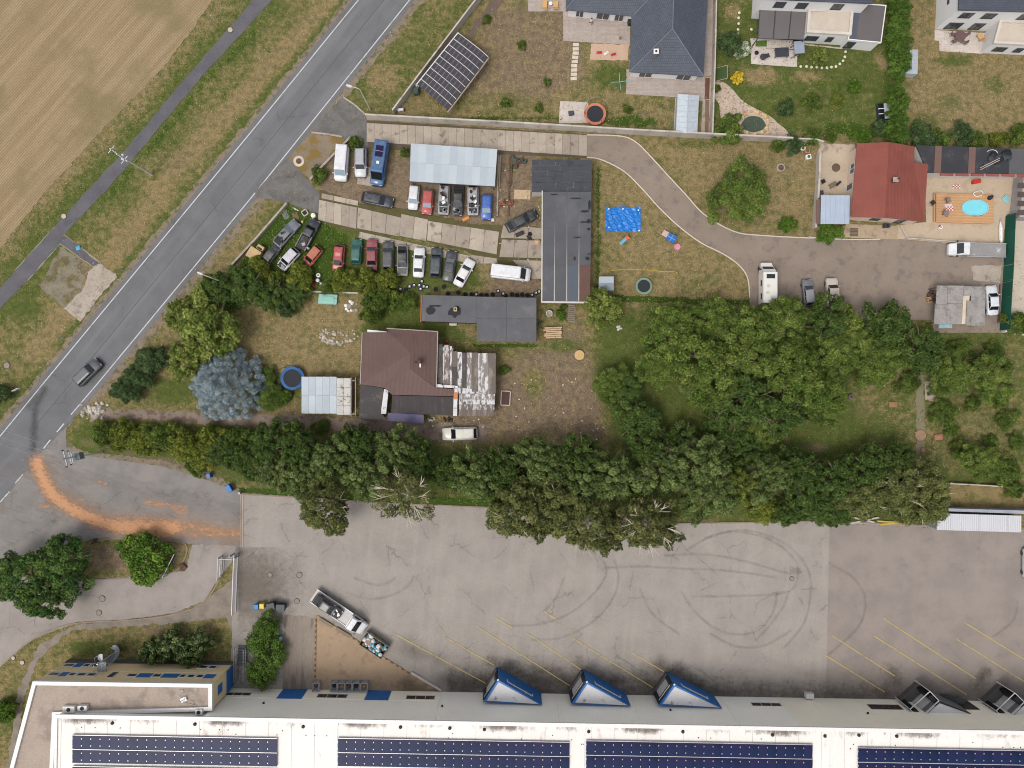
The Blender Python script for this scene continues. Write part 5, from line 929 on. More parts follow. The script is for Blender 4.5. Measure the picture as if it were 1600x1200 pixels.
    if hood: MB().hexa([(X1 - hl + .05, -w2 * .76, belt + .0), (X1 - .3, -w2 * .66, hz + .03), (X1 - .3, w2 * .66, hz + .03), (X1 - hl + .05, w2 * .76, belt + .0)], [(X1 - hl + .05, -w2 * .76, belt + .045), (X1 - .3, -w2 * .66, hz + .06), (X1 - .3, w2 * .66, hz + .06), (X1 - hl + .05, w2 * .76, belt + .045)]).build('bonnet', paint('car_paint_%d_%d_%d' % hood, hood, .5), root)
    if 'engine' in wreck:
        MB().hexa([(X1 - hl + .08, -w2 * .72, belt), (X1 - .3, -w2 * .64, hz + .03), (X1 - .3, w2 * .64, hz + .03), (X1 - hl + .08, w2 * .72, belt)], [(X1 - hl + .08, -w2 * .72, belt + .04), (X1 - .3, -w2 * .64, hz + .06), (X1 - .3, w2 * .64, hz + .06), (X1 - hl + .08, w2 * .72, belt + .04)]).build('engine_bay', M_BLACK, root)
        rr_ = random.Random(int(px)); 
        for q in range(5): MB().box((X1 - hl + .25 + rr_.uniform(0, hl * .5), rr_.uniform(-w2 * .5, w2 * .5), belt - .02), (rr_.uniform(.2, .5), rr_.uniform(.15, .45), .18), rr_.uniform(0, 3)).build('engine_block', M_ENG if q % 2 else M_RIM, root)
    if 'openboot' in wreck:
        MB().hexa([(X0 + .25, -w2 * .74, tz + .02), (xr0 + .05, -w2 * .78, tz + .05), (xr0 + .05, w2 * .78, tz + .05), (X0 + .25, w2 * .74, tz + .02)], [(X0 + .25, -w2 * .74, tz + .05), (xr0 + .05, -w2 * .78, tz + .09), (xr0 + .05, w2 * .78, tz + .09), (X0 + .25, w2 * .74, tz + .05)]).build('boot_opening', M_BLACK, root)
    if 'stripped' in wreck:                                   # a body shell with dark holes torn in it
        rr_ = random.Random(int(px + py)); 
        for q in range(4):
            x, y = xm + rr_.uniform(-1.1, .7), rr_.uniform(-.3, .3); MB().prism([(x + rr_.uniform(.2, .42) * math.cos(a), y + rr_.uniform(.14, .34) * math.sin(a)) for a in (0, .9, 1.8, 2.7, 3.6, 4.5, 5.4)], zt + .004, zt + .02 + .006 * q).build('torn_panel', M_BLACK if q % 2 else M_RUST, root)
        for s in (-1, 1): MB().tube([(X0 + .4, s * w2 * .8, belt + .1), (X0 + .9, s * w2 * .74, zt - .1)], .05, 5).build('bare_pillar', M_RIM, root)
    return root
UP, DN, LT, RT = (0, -1), (0, 1), (-1, 0), (1, 0)
# on the road
car('dark grey car driving on the road, the only one in its lane', 141, 582, (37, -36), 'suv', (70, 76, 82), L=4.9)
# upper row of the scrap yard
car('white panel van at the left end of the upper row in the scrap yard', 536, 258, (-1, 12), 'van', (226, 226, 228), glassm=G_CARL)
car('silver off-road wagon with white bonnet between the white van and the blue camper', 565, 256, (0, 1), 'suv', (206, 208, 212), roof=(172, 174, 178), rails=True)
car('dark navy estate parked crosswise on the slabs below the upper row', 591, 314, (52, 11), 'wagon', (36, 42, 56), L=5.0)
car('small white car at the left end of the row before the carport', 647.5, 310, (-2, 20), 'city', (220, 220, 222), L=3.9, glassm=G_CARL)
car('faded red hatchback second from the left before the carport', 669, 317, (-2, 20), 'hatch', (180, 62, 60), glassm=G_CARL, dirt=.5, rough=.6)
car('silver stripped estate with scattered junk on its roof before the carport', 694.5, 313, (-1, 20), 'wagon', (156, 158, 164), L=4.8, wreck='engine stripped', dirt=.6, rough=.55)
car('black wrecked saloon with open bonnet, fourth before the carport', 716, 315, (-1, 20), 'sedan', (40, 42, 46), L=4.7, wreck='engine openboot', dirt=.3)
car('grey wrecked estate with white and black junk on its roof, left of the blue car', 739.5, 315, (0, 20), 'wagon', (168, 168, 172), L=4.6, wreck='engine stripped', dirt=.5, rough=.55)
car('bright blue small car at the right end of the row before the carport', 760.5, 325, (-1, 20), 'hatch', (30, 92, 176), glassm=G_CARL)
car('black saloon parked askew beside the long garage', 815, 346, (48, -25), 'sedan', (38, 42, 48), L=5.2, wreck='openboot')
# lower left weeds
car('grey blue wrecked saloon with torn rear in the weeds by the low wall', 450, 366, (34, -38), 'sedan', (104, 112, 124), L=4.9, wreck='openboot stripped', dirt=.5)
car('orange stripped hatchback nosing into a bush in the weeds', 490, 402, (-20, 24), 'city', (190, 92, 60), L=3.7, rough=.7, dirt=.8)
car('white boxy car with black rear window in the weeds, left of the orange car', 453, 406, (-20, 22), 'wagon', (206, 204, 212), L=3.9, wreck='engine', rough=.6, dirt=.4)
car('small dark wreck in the weeds beside the yellow cab', 427, 398, (16, -20), 'city', (52, 58, 62), L=3.2, W=1.5, wreck='openboot', dirt=.5)
# lower row
car('red hatchback with pale sunroof outline at the left end of the lower row', 531, 405, (-2, 20), 'hatch', (176, 52, 58), sunroof='pale', dirt=.5, rough=.6, L=4.3, hood=(196, 84, 64))
car('dark green hatchback second from the left in the lower row', 558.5, 394, (1, -20), 'hatch', (20, 92, 82), glassm=glass('teal_glass', (24, 66, 66)), dirt=.2)
car('wine red saloon third from the left in the lower row', 582.5, 399, (0, -20), 'sedan', (140, 58, 68), L=5.0, rough=.55, dirt=.4)
car('dark grey estate fourth from the left in the lower row', 607.5, 401, (0, -20), 'wagon', (66, 68, 72), L=4.7)
car('grey saloon with black bonnet and roof and open boot in the lower row', 630, 408, (0, 20), 'sedan', (150, 144, 138), L=4.8, roof=(46, 48, 52), hood=(52, 54, 58), wreck='openboot', dirt=.4)
car('white saloon parked straight in the middle of the lower row', 655.5, 411, (1, -20), 'sedan', (226, 226, 228), L=4.7)
car('dark slate estate between the straight white saloon and the dark blue saloon', 682, 411, (1, -20), 'wagon', (52, 62, 70), L=4.7)
car('dark blue saloon with dusty windscreen next to the tilted white saloon', 703.5, 417, (3, -20), 'sedan', (50, 56, 68), L=4.9, glassm=glass('dusty_glass', (96, 100, 88)))
car('white saloon parked at a tilt at the right end of the lower row', 726, 427, (12, -22), 'sedan', (230, 228, 228), L=4.7)
car('long white panel van pointing at the garage at the right of the lower row', 798, 428, (60, 7), 'longvan', (228, 228, 230))
# around the other houses
car('pearl white estate on the dirt south of the brown house', 719, 677, (-58, 2), 'wagon', (226, 222, 208), L=5.5, W=2.0)
car('grey car half under the trees, left of the beige car', 1260, 458, (-2, -20), 'hatch', (112, 114, 122), L=4.2, roof=(150, 152, 156))
car('beige car half under the trees, right of the grey car', 1297, 458, (-1, -20), 'suv', (208, 196, 184), L=4.6)
car('white saloon beneath the right edge of the torn canopy', 1545.5, 470, (-1, -20), 'sedan', (222, 226, 232), L=4.7)
car('white car cut by the right picture edge on the yard', 1603, 878, (0, -20), 'suv', (214, 214, 216))
# blue camper van with a roof panel
v = car('blue high roofed camper van with a solar panel on its roof', 595, 259, (-3, 20), 'longvan', (46, 92, 140), L=6.8, W=2.15)
MB().box((-1.5, 0, 2.55), (1.7, 1.15, .05)).build('solar_panel', M_PV, v); MB().box((.25, .05, 2.56), (.42, .42, .1)).build('roof_vent', M_COPING, v)
MB().box((-1.5, 0, 2.58), (.04, 1.15, .02)).build('panel_rib', M_ALU, v); MB().lathe([(.18, 0), (.17, .015), (.05, .02)], (2.98, 0, 1.27), 10).build('badge', M_COPING, v)
# motorhome
mh = thing('motorhome', 'white motorhome with roof hatches at the end of the winding drive', 'motorhome', P(1194, 447), PI / 2, None, True); M_GRP = mat('motorhome_white', (232, 228, 220), .45, .04, .4, .04)
def rb(x0, x1, w, z0, z1, r=.12): return [[(x, -w + r * e, z0), (x, -w, z0 + r), (x, -w, z1 - r), (x, -w + r, z1), (x, w - r, z1), (x, w, z1 - r), (x, w, z0 + r), (x, w - r * e, z0)][::-1] for x, e in ((x0, 1), (x1, 1))]
MB().loft(rb(-3.2, 1.9, 1.12, .45, 2.85)).build('living_body', M_GRP, mh); MB().loft([[(x, -a, .45), (x, -a, zt), (x, a, zt), (x, a, .45)][::-1] for x, a, zt in ((1.91, 1.0, 2.6), (2.5, .98, 2.1), (3.1, .94, 1.25), (3.75, .85, 1.0), (3.85, .7, .8))], smooth if False else 0).build('cab', M_GRP, mh)
MB().face([(2.55, -.85, 2.06), (3.08, -.8, 1.33), (3.08, .8, 1.33), (2.55, .85, 2.06)]).build('windscreen', G_CAR, mh)
for x, y, a, b_ in ((1.2, 0, .7, 1.3), (-.4, .35, .45, .45), (-2.4, -.3, .5, .5), (-1.5, .5, .4, .5)): MB().box((x, y, 2.89), (a, b_, .09)).build('roof_hatch', G_CAR if x > 1 else mat('hatch_cream', (212, 204, 190), .5), mh)
for y in (-1.135, 1.135):
    for x in (-2.0, .2): MB().box((x, y, 1.9), (1.0, .03, .55)).build('side_window', G_CAR, mh)
MB().box((2.6, 1.2, 1.5), (.2, .3, .35)).build('mirror', M_TRIM, mh); MB().box((2.6, -1.2, 1.5), (.2, .3, .35)).build('mirror', M_TRIM, mh); MB().box((-3.3, 0, .9), (.25, 1.5, .8)).build('bike_rack', M_ALU, mh)
for x in (2.9, -1.9):
    for y in (-.95, .95): wheel(mh, x, y, .34, .24)
mh.scale = (.92, .97, 1)
# trucks with a flat bed
def flatbed(label, px, py, head, L, rgb, w=2.05, bedm=None):
    o = thing('flatbed_truck', label, 'truck', P(px, py), math.atan2(-head[1], head[0]), None, True); m = paint('truck_paint_%d_%d_%d' % rgb, rgb); f = L / 2; w2 = w / 2; bedm = bedm or mat('flatbed_deck', (150, 148, 146), .8, .15, .8, .15, 6, (190, 188, 184), (.56, .68), .8)
    MB().loft([[(x, -a * .92, .4), (x, -a, .55), (x, -a, zt - .2), (x, -a * .84, zt), (x, a * .84, zt), (x, a, zt - .2), (x, a, .55), (x, a * .92, .4)][::-1] for x, a, zt in ((f - 2.6, w2 * .96, 2.05), (f - 2.5, w2 * .97, 2.15), (f - 1.75, w2 * .96, 2.1), (f - .95, w2 * .97, 1.35), (f - .3, w2 * .9, 1.15), (f - .05, w2 * .8, .95), (f, w2 * .66, .75))]).build('cab', m, o, smooth=False)
    n = Vector((.75, 0, .8)).normalized() * .02; MB().face([Vector((f - 1.68, -w2 * .76, 2.04)) + n, Vector((f - 1.0, -w2 * .8, 1.4)) + n, Vector((f - 1.0, w2 * .8, 1.4)) + n, Vector((f - 1.68, w2 * .76, 2.04)) + n]).build('windscreen', G_CAR, o)
    for s in (-1, 1):
        MB().face([(f - 2.4, s * (w2 * .97 + .012), 1.2), (f - 1.2, s * (w2 * .97 + .012), 1.2), (f - 1.7, s * (w2 * .96 + .012), 1.85), (f - 2.4, s * (w2 * .96 + .012), 1.85)]).build('side_window', G_CAR, o); MB().box((f - 1.0, s * (w2 + .12), 1.5), (.12, .22, .3)).build('mirror', M_TRIM, o); MB().box((f - .1, s * w2 * .6, .82), (.16, .4, .16)).build('headlight', M_LAMP, o)
        MB().box((-f + (L - 2.8) / 2, s * (w2 + .02), .95), (L - 2.85, .07, .22)).build('side_rail', M_ALU, o)
        for x in (f - .9, -f + 1.3): wheel(o, x, s * (w2 - .16), .36, .24)
    MB().box((-f + (L - 2.8) / 2, 0, .84), (L - 2.8, w * .98, .14)).build('bed', bedm, o); MB().box((-f + (L - 2.8) / 2, 0, .62), (L - 2.8, .8, .26)).build('chassis', M_TRIM, o); MB().box((f - 2.72, 0, 1.3), (.1, w * .9, .8)).build('headboard', M_ALU, o)
    return o
flatbed('white flatbed truck with an empty grey bed at the edge of the pool terrace', 1521, 392, (-88, -2), 8.9, (228, 230, 232))
tk = flatbed('white recovery truck carrying a black wreck on the yard', 532, 954, (82, 55), 9.6, (220, 220, 224), 2.2, mat('white_deck', (206, 202, 198), .7, .1))
d = Vector((82, 55)).normalized(); wx = car('black wrecked saloon loaded on the white recovery truck', 532 - d.x * 19.5, 954 - d.y * 19.5, (82, 55), 'sedan', (42, 44, 48), L=4.9, wreck='engine openboot', z=.92, dirt=.35)
# pickup in the weeds
pk = car('dark blue pickup with a junk filled bed in the weeds', 484, 368, (22, -42), 'pickup', (30, 36, 50), L=5.2, dirt=.3)
MB().box((-1.35, 0, 1.0), (2.3, 1.45, .1)).build('bed_floor', M_ENG, pk)
for s in (-1, 1): MB().box((-1.35, s * .82, 1.08), (2.4, .1, .3)).build('bed_side', mat('bed_side_grey', (150, 150, 150), .6), pk)
# ================================================================ trees, shrubs and hedges
def leaf_material(name, rgb, rgb2, g=1.0, rough=.55):
    """leaf colour; every leaf carries its own tint"""
    if name in MATS: return MATS[name]
    t = NT(name); a = t.attr('tint'); sp = t.n('SeparateColor'); t.l(a.outputs['Color'], sp.inputs[0])
    c = t.mix(sp.outputs[1], C(rgb, g), C(rgb2, g)); c = t.mix(1.0, c, t.grey(sp.outputs[0]), 'MULTIPLY')
    tr = t.n('BsdfTranslucent'); t.l(c, tr.inputs['Color']); mx = t.n('MixShader'); mx.inputs[0].default_value = .10
    t.base(c, rough, 0, .06); t.l(t.b.outputs[0], mx.inputs[1]); t.l(tr.outputs[0], mx.inputs[2]); t.l(mx.outputs[0], t.out.inputs['Surface'])
    MATS[name] = t.m; return t.m
def leaves(name, seed, puffs, n, size, m, up=.35, rand=.8, aspect=.55, inner=.20, tuft=0.0):
    """puffs: centre, axis (unit), length along the axis, radius; leaves spread over and through the puffs"""
    r = np.random.RandomState(seed); pc = np.array([p[0] for p in puffs]); ax = np.array([p[1] for p in puffs]); la = np.array([p[2] for p in puffs]); ra = np.array([p[3] for p in puffs])
    wgt = ra * ra + ra * la; k = r.choice(len(puffs), n, p=wgt / wgt.sum())
    d = r.normal(size=(n, 3)); d /= np.linalg.norm(d, axis=1, keepdims=True); d[:, 2] = np.where(d[:, 2] < -.25, -d[:, 2] * .6, d[:, 2])
    rad = 1 - np.abs(r.normal(size=n)) * inner; rad *= 1 + .16 * np.sin(d[:, 0] * 7 + k) * np.cos(d[:, 1] * 6 + k * 2)
    al = (d * ax[k]).sum(1, keepdims=True); off = d * ra[k][:, None] + ax[k] * al * (la - ra)[k][:, None]
    pos = pc[k] + off * rad[:, None]; pos[:, 2] = np.maximum(pos[:, 2], .12)
    nv = d * .7 + r.normal(size=(n, 3)) * rand * .6; nv[:, 2] += up; nv /= np.linalg.norm(nv, axis=1, keepdims=True)
    t1 = np.cross(nv, r.normal(size=(n, 3))); t1 /= np.linalg.norm(t1, axis=1, keepdims=True); t2 = np.cross(nv, t1)
    s = size * r.uniform(.6, 1.35, size=(n, 1)); a, b = t1 * s, t2 * s * aspect
    v = np.stack([pos - a, pos + b * .9 + a * .1, pos + a, pos - b * .9 + a * .1], 1).reshape(-1, 3)
    ptint = r.uniform(.72, 1.25, len(puffs)); py = np.clip(r.normal(.4, .28, len(puffs)), 0, 1)
    br = np.clip(ptint[k] * r.normal(1, .22, n), .4, 1.7); yl = np.clip(py[k] + r.normal(0, .22, n), 0, 1)
    me = bpy.data.meshes.new(name); me.vertices.add(4 * n); me.vertices.foreach_set('co', v.astype(np.float32).ravel()); me.loops.add(4 * n); me.loops.foreach_set('vertex_index', np.arange(4 * n, dtype=np.int32))
    me.polygons.add(n); me.polygons.foreach_set('loop_start', np.arange(0, 4 * n, 4, dtype=np.int32)); me.update(calc_edges=True)
    at = me.attributes.new('tint', 'FLOAT_COLOR', 'POINT'); col = np.repeat(np.stack([br, yl, np.zeros(n), np.ones(n)], 1), 4, 0); at.data.foreach_set('color', col.astype(np.float32).ravel()); me.materials.append(m); return me
M_BARK = mat('bark', (104, 90, 76), .95, .2, 2, .2, g=1.2); M_PALEB = mat('pale_bark', (206, 196, 176), .9, .15, 3, .2, g=1.3)
def limbs_mesh(seed, Ht, R, n=7, m=None, base=.22, bare=False):
    r = random.Random(seed); b = MB(); top = Ht * .62; b.tube([(0, 0, 0), (r.uniform(-.1, .1), r.uniform(-.1, .1), top * .5), (r.uniform(-.2, .2), r.uniform(-.2, .2), top)], [base, base * .75, base * .42], 7)
    for i in range(n):
        a = 2 * PI * i / n + r.uniform(-.4, .4); z0 = top * r.uniform(.45, .95); q = R * r.uniform(.55, .92); z1 = Ht * r.uniform(.62, .92) if not bare else Ht * r.uniform(.8, 1.0)
        p0, p1, p2 = (0, 0, z0), (q * .5 * math.cos(a), q * .5 * math.sin(a), z0 + (z1 - z0) * .65), (q * math.cos(a + .15), q * math.sin(a + .15), z1); b.tube([p0, p1, p2], [base * .42, base * .28, base * .08], 5)
        for k in range(2 if not bare else 5):
            a2 = a + r.uniform(-.8, .8); t = r.uniform(.3, .8); s0 = Vector(p1).lerp(Vector(p2), t); b.tube([s0, s0 + Vector((math.cos(a2), math.sin(a2), r.uniform(.2, .6))) * R * r.uniform(.2, .38)], [base * .16, base * .05], 4)
    return b.mesh('trunk', m or M_BARK)
def dome_puffs(seed, R, Ht, n, pr=(.22, .36), stretch=1.0, zc=.55, flat=.55, cone=0.0):
    """puffs over a dome of radius R; stretch > 1 makes fans that point outwards and up"""
    r = random.Random(seed); out = []; zc_ = Ht * zc; rz = Ht - zc_
    e = [1 + .28 * math.sin(2 * q + r.uniform(0, 6)) * r.random() for q in range(3)]; ph = [r.uniform(0, 6) for _ in range(3)]
    for i in range(n):
        u = (i + .5) / n; th = i * 2.39996 + r.uniform(-.35, .35); el = math.asin(min(1, max(-.15, -.15 + 1.15 * u)))
        lob = 1 + .17 * math.sin(2 * th + ph[0]) + .16 * math.sin(3 * th + ph[1]) + .08 * math.sin(5 * th + ph[2]); q = r.uniform(.62, .84) * lob
        rad = R * r.uniform(*pr) * (1 - .25 * cone * u); x, y, z = R * q * math.cos(el) * math.cos(th), R * q * math.cos(el) * math.sin(th), zc_ + (rz - rad * .6) * math.sin(el) * r.uniform(.8, 1.05)
        d = Vector((x, y, (z - Ht * .25) * .8)).normalized(); out.append(((x, y, z), tuple(d), rad * stretch, rad))
    return out
# kinds: leaf colours (photo tones of lit leaves), leaf size, puffs, fan stretch, leaves per square metre of R
KINDS = {
 'broad': dict(c=((72, 92, 38), (116, 130, 62)), size=.155, np=80, st=1.25, den=50, pr=(.11, .19), lab='broadleaf_tree'),
 'poplar': dict(c=((74, 90, 46), (114, 128, 74)), size=.16, np=70, st=1.9, den=52, pr=(.10, .17), lab='poplar_tree'),
 'olive': dict(c=((80, 88, 48), (118, 120, 70)), size=.16, np=64, st=1.5, den=56, pr=(.12, .20), lab='willow_tree'),
 'dark': dict(c=((58, 78, 36), (84, 100, 48)), size=.17, np=64, st=1.4, den=52, pr=(.12, .20), lab='dark_tree'),
 'yellow': dict(c=((86, 102, 42), (130, 138, 70)), size=.15, np=60, st=1.6, den=52, pr=(.12, .20), lab='yellow_green_tree'),
 'oliveshrub': dict(c=((78, 92, 34), (118, 122, 50)), size=.15, np=34, st=1.0, den=64, pr=(.18, .28), lab='shrub'),
 'shrub': dict(c=((68, 88, 36), (100, 114, 52)), size=.14, np=30, st=1.0, den=66, pr=(.18, .30), lab='shrub'),
 'greenshrub': dict(c=((64, 94, 30), (98, 122, 46)), size=.14, np=40, st=1.0, den=62, pr=(.16, .25), lab='shrub'),
 'darkshrub': dict(c=((58, 78, 44), (86, 104, 66)), size=.13, np=34, st=1.2, den=66, pr=(.17, .27), lab='shrub'),
 'maple': dict(c=((54, 82, 40), (96, 118, 58)), size=.17, np=80, st=1.3, den=50, pr=(.11, .18), lab='maple_tree'),
 'pine': dict(c=((66, 86, 44), (128, 140, 92)), size=.16, np=30, st=1.5, den=70, pr=(.15, .22), lab='pine_shrub'),
 'sparse': dict(c=((82, 86, 50), (116, 114, 72)), size=.17, np=34, st=1.5, den=15, pr=(.12, .20), lab='birch_tree'),
 'thuja': dict(c=((70, 98, 38), (104, 128, 58)), size=.13, np=28, st=1.6, den=70, pr=(.2, .32), lab='hedge_shrub'),
}
CACHE = {}
def tree(kind, px, py, rpx, Ht, label, group, var=None, wide=None):
    k = KINDS[kind]; R0 = {'broad': 5.2, 'poplar': 4.2, 'olive': 4.4, 'dark': 3.4, 'yellow': 3.2, 'maple': 5.0, 'sparse': 4.6}.get(kind, 2.2); sm = R0 < 2.5
    var = (int(px * 7 + py * 13) % (4 if not sm else 3)) if var is None else var; key = (kind, var)
    H0 = {'broad': 7.5, 'poplar': 8.5, 'olive': 8.5, 'dark': 6.0, 'yellow': 5.5, 'maple': 7.5, 'sparse': 10.0, 'thuja': 2.6}.get(kind, 2.4)
    if key not in CACHE:
        sd = abs(hash_(kind)) + var * 17; pf = dome_puffs(sd, R0, H0, k['np'], k['pr'], k['st'], .5 if not sm else .35)
        n = int(2.9 * k['den'] * R0 * R0 * 3.6 * (.05 / (k['size'] ** 2)) ** .5); n = min(n, 19000)
        CACHE[key] = (leaves('crown', sd, pf, n, k['size'] * (1 if not sm else .9), leaf_material('leaf_' + kind, *k['c'], g=1.26)), limbs_mesh(sd, H0, R0, 8 if not sm else 5, M_PALEB if kind in ('sparse', 'olive') else M_BARK, .3 if kind == 'sparse' else .2 if not sm else .06, kind == 'sparse'))
    cm, tm = CACHE[key]; R = rpx * S * (H - Ht * .6) / H; base = P(px, py, Ht * .6); s = R / R0; sz = Ht / H0
    o = thing(k['lab'], label, 'tree' if not sm or kind == 'pine' else 'shrub', (base.x, base.y, 0), 0, group, True); rz = rnd.uniform(0, 2 * PI)
    if wide: rz = wide[1]; sx, sy = s * wide[0], s
    else: sx = sy = s
    link('trunk', tm, o, (0, 0, 0), rz, (sx, sy, sz)); link('crown', cm, o, (0, 0, 0), rz, (sx, sy, sz)); return o
def hash_(s): return sum((i + 1) * ord(ch) for i, ch in enumerate(s)) * 31 % 9973
GR = 'trees of the long row above the yard'; GB = 'trees of the big clump right of the lawn'; GS = 'shrubs of the hedge beside the dirt track'; GY = 'olive bushes along the scrap yard'; GG = 'trees and shrubs of the kitchen gardens'
# long row above the yard, from the junction to the ribbed shed
row_t = [('shrub', 162, 680, 22, 2.8), ('oliveshrub', 192, 680, 27, 3.0), ('oliveshrub', 222, 690, 27, 3.0), ('shrub', 252, 682, 27, 3.2), ('oliveshrub', 284, 694, 30, 3.4), ('oliveshrub', 314, 712, 27, 3.4), ('oliveshrub', 330, 688, 28, 3.6), ('shrub', 304, 730, 16, 2.0)]
names_s = ['first shrub of the hedge, nearest the road junction', 'second shrub of the hedge from the road', 'third shrub of the hedge from the road', 'fourth shrub of the hedge from the road', 'fifth shrub of the hedge from the road', 'lower olive shrub beside the blue bin by the hedge', 'olive shrub at the east end of the hedge, next to the trees', 'small green shrub at the yard side of the hedge']
for (k, x, y, r, h), nm in zip(row_t, names_s): tree(k, x, y, r, h, nm, GS)
TR = [('dark', 352, 706, 30, 4.5), ('shrub', 372, 690, 28, 4), ('dark', 392, 724, 32, 5.5), ('dark', 420, 692, 36, 6.5), ('poplar', 433, 738, 34, 6.5), ('dark', 468, 700, 38, 7.5), ('poplar', 478, 745, 38, 7.5), ('poplar', 520, 715, 40, 8.5), ('olive', 508, 788, 46, 10), ('dark', 560, 695, 38, 7.5), ('poplar', 575, 742, 44, 9), ('poplar', 620, 700, 38, 8), ('dark', 650, 722, 34, 7), ('sparse', 636, 774, 50, 11), ('dark', 706, 738, 34, 7.0), ('poplar', 742, 742, 42, 8.5), ('dark', 784, 730, 36, 7.5), ('dark', 790, 755, 36, 7.5), ('poplar', 846, 722, 42, 9), ('olive', 812, 798, 52, 10), ('dark', 900, 718, 42, 8.5), ('poplar', 905, 752, 40, 9), ('poplar', 962, 745, 46, 9.5), ('olive', 868, 792, 50, 10), ('olive', 918, 818, 52, 10.5), ('sparse', 1012, 812, 48, 11.5), ('olive', 1008, 816, 52, 10.5), ('poplar', 1030, 735, 44, 9), ('dark', 1010, 700, 36, 7.5), ('poplar', 1095, 722, 48, 9.5), ('poplar', 1110, 770, 50, 9.5), ('yellow', 1150, 755, 26, 9.2), ('poplar', 1195, 745, 38, 8.5), ('oliveshrub', 1190, 796, 27, 2.6), ('dark', 1160, 705, 34, 6.5), ('dark', 1245, 735, 40, 7), ('dark', 1262, 778, 40, 7), ('dark', 1300, 752, 42, 7.5), ('dark', 1232, 800, 26, 5), ('olive', 1345, 772, 42, 7.5), ('dark', 1350, 738, 40, 7), ('olive', 1398, 765, 44, 7.5), ('dark', 1400, 725, 34, 6), ('olive', 1448, 765, 42, 7), ('olive', 1440, 790, 36, 6.5), ('dark', 1300, 800, 28, 4.5)]
ORD = ['first', 'second', 'third', 'fourth', 'fifth', 'sixth', 'seventh', 'eighth', 'ninth', 'tenth', 'eleventh', 'twelfth', 'thirteenth', 'fourteenth', 'fifteenth', 'sixteenth', 'seventeenth', 'eighteenth', 'nineteenth', 'twentieth']
KN = {'dark': 'dark green tree', 'poplar': 'grey green poplar', 'olive': 'olive green willow', 'sparse': 'thin birch with pale limbs', 'yellow': 'yellow green tree', 'shrub': 'green bush', 'oliveshrub': 'yellow olive bush', 'broad': 'leafy green tree'}
def ranked(lst, where, group):
    seen = {}; tot = {}
    for t in lst: tot[t[0]] = tot.get(t[0], 0) + 1
    for t in sorted(lst, key=lambda q: q[1]):
        i = seen.get(t[0], 0); seen[t[0]] = i + 1
        lab = ('only %s %s' % (KN[t[0]], where)) if tot[t[0]] == 1 else '%s %s from the left %s' % (ORD[i], KN[t[0]], where)
        tree(*t[:5], lab, group)
ranked(TR, 'in the row above the yard', GR)
BT = [('broad', 1046, 520, 52, 7.5), ('broad', 1110, 500, 44, 6), ('broad', 1030, 568, 42, 5.5), ('broad', 1100, 575, 62, 9), ('broad', 1168, 535, 56, 8.5), ('dark', 1160, 622, 56, 7.5), ('broad', 1225, 505, 46, 7.5), ('broad', 1238, 580, 56, 10), ('dark', 1290, 500, 44, 7), ('broad', 1292, 556, 48, 6.8), ('dark', 1222, 648, 42, 5.5), ('broad', 1285, 622, 44, 7.5), ('dark', 1001, 665, 44, 6), ('broad', 955, 600, 32, 4.5), ('dark', 978, 610, 32, 3.6), ('yellow', 1320, 505, 30, 6), ('broad', 1372, 566, 46, 6.5), ('dark', 1380, 515, 46, 6.5), ('dark', 1432, 545, 42, 6.5), ('broad', 1340, 540, 38, 6), ('dark', 1130, 665, 40, 5.5), ('dark', 1060, 690, 34, 5), ('broad', 1180, 680, 36, 5)]
ranked(BT, 'in the big clump right of the lawn', GB)
GT = [('broad', 1484, 582, 40, 5), ('broad', 1550, 590, 42, 5.5), ('broad', 1530, 722, 34, 4.5), ('shrub', 1476, 645, 22, 2.2), ('shrub', 1500, 545, 18, 1.8), ('shrub', 1555, 548, 16, 1.6), ('shrub', 1575, 735, 24, 2.4), ('shrub', 1590, 505, 22, 2.6), ('shrub', 1500, 700, 16, 1.8), ('shrub', 1575, 655, 18, 1.6), ('shrub', 1420, 600, 20, 2), ('shrub', 1585, 765, 16, 2), ('shrub', 1462, 608, 12, 1.2), ('shrub', 1520, 632, 14, 1.4), ('shrub', 1556, 628, 12, 1.2), ('shrub', 1488, 672, 12, 1.2), ('shrub', 1550, 690, 13, 1.4), ('shrub', 1590, 690, 14, 1.6), ('shrub', 1520, 560, 12, 1.2)]
ranked(GT, 'in the kitchen gardens at the right', GG)
# scrap yard edge
SY = [('oliveshrub', 402, 424, 24, 2.8), ('oliveshrub', 426, 440, 20, 2.6), ('oliveshrub', 468, 433, 25, 2.8), ('oliveshrub', 536, 437, 23, 2.8), ('oliveshrub', 572, 440, 22, 3), ('oliveshrub', 604, 440, 23, 3), ('dark', 345, 452, 34, 5), ('dark', 384, 448, 36, 4.5), ('dark', 420, 462, 28, 3.6), ('dark', 460, 462, 24, 2.6), ('shrub', 585, 468, 24, 3.2), ('shrub', 580, 492, 17, 3), ('shrub', 618, 468, 16, 1.6), ('shrub', 640, 468, 14, 1.5), ('shrub', 510, 448, 14, 1.4)]
ranked(SY, 'along the south edge of the scrap yard', GY)
tree('yellow', 322, 512, 54, 6.5, 'big yellow green willow at the roadside, its upper crown', None, 0); tree('yellow', 292, 560, 34, 5.5, 'smaller yellow green willow between the big willow and the dark shrubs', None, 1)
tree('yellow', 283, 490, 26, 5.5, 'yellow green willow leaning to the road, left of the big willow', None, 2)
for x, y, r, lb in ((236, 562, 26, 'grey green roadside shrub below the yellow green willows'), (214, 588, 24, 'dark roadside shrub in the middle of three'), (195, 610, 24, 'dark shrub nearest the heap of rubble by the road'), (446, 482, 15, 'slim dark conifer bush at the edge of the brown lawn')): tree('darkshrub', x, y, r, 2.8, lb, None)
tree('darkshrub', 448, 470, 12, 2.4, 'small dark bush above the slim conifer', None)
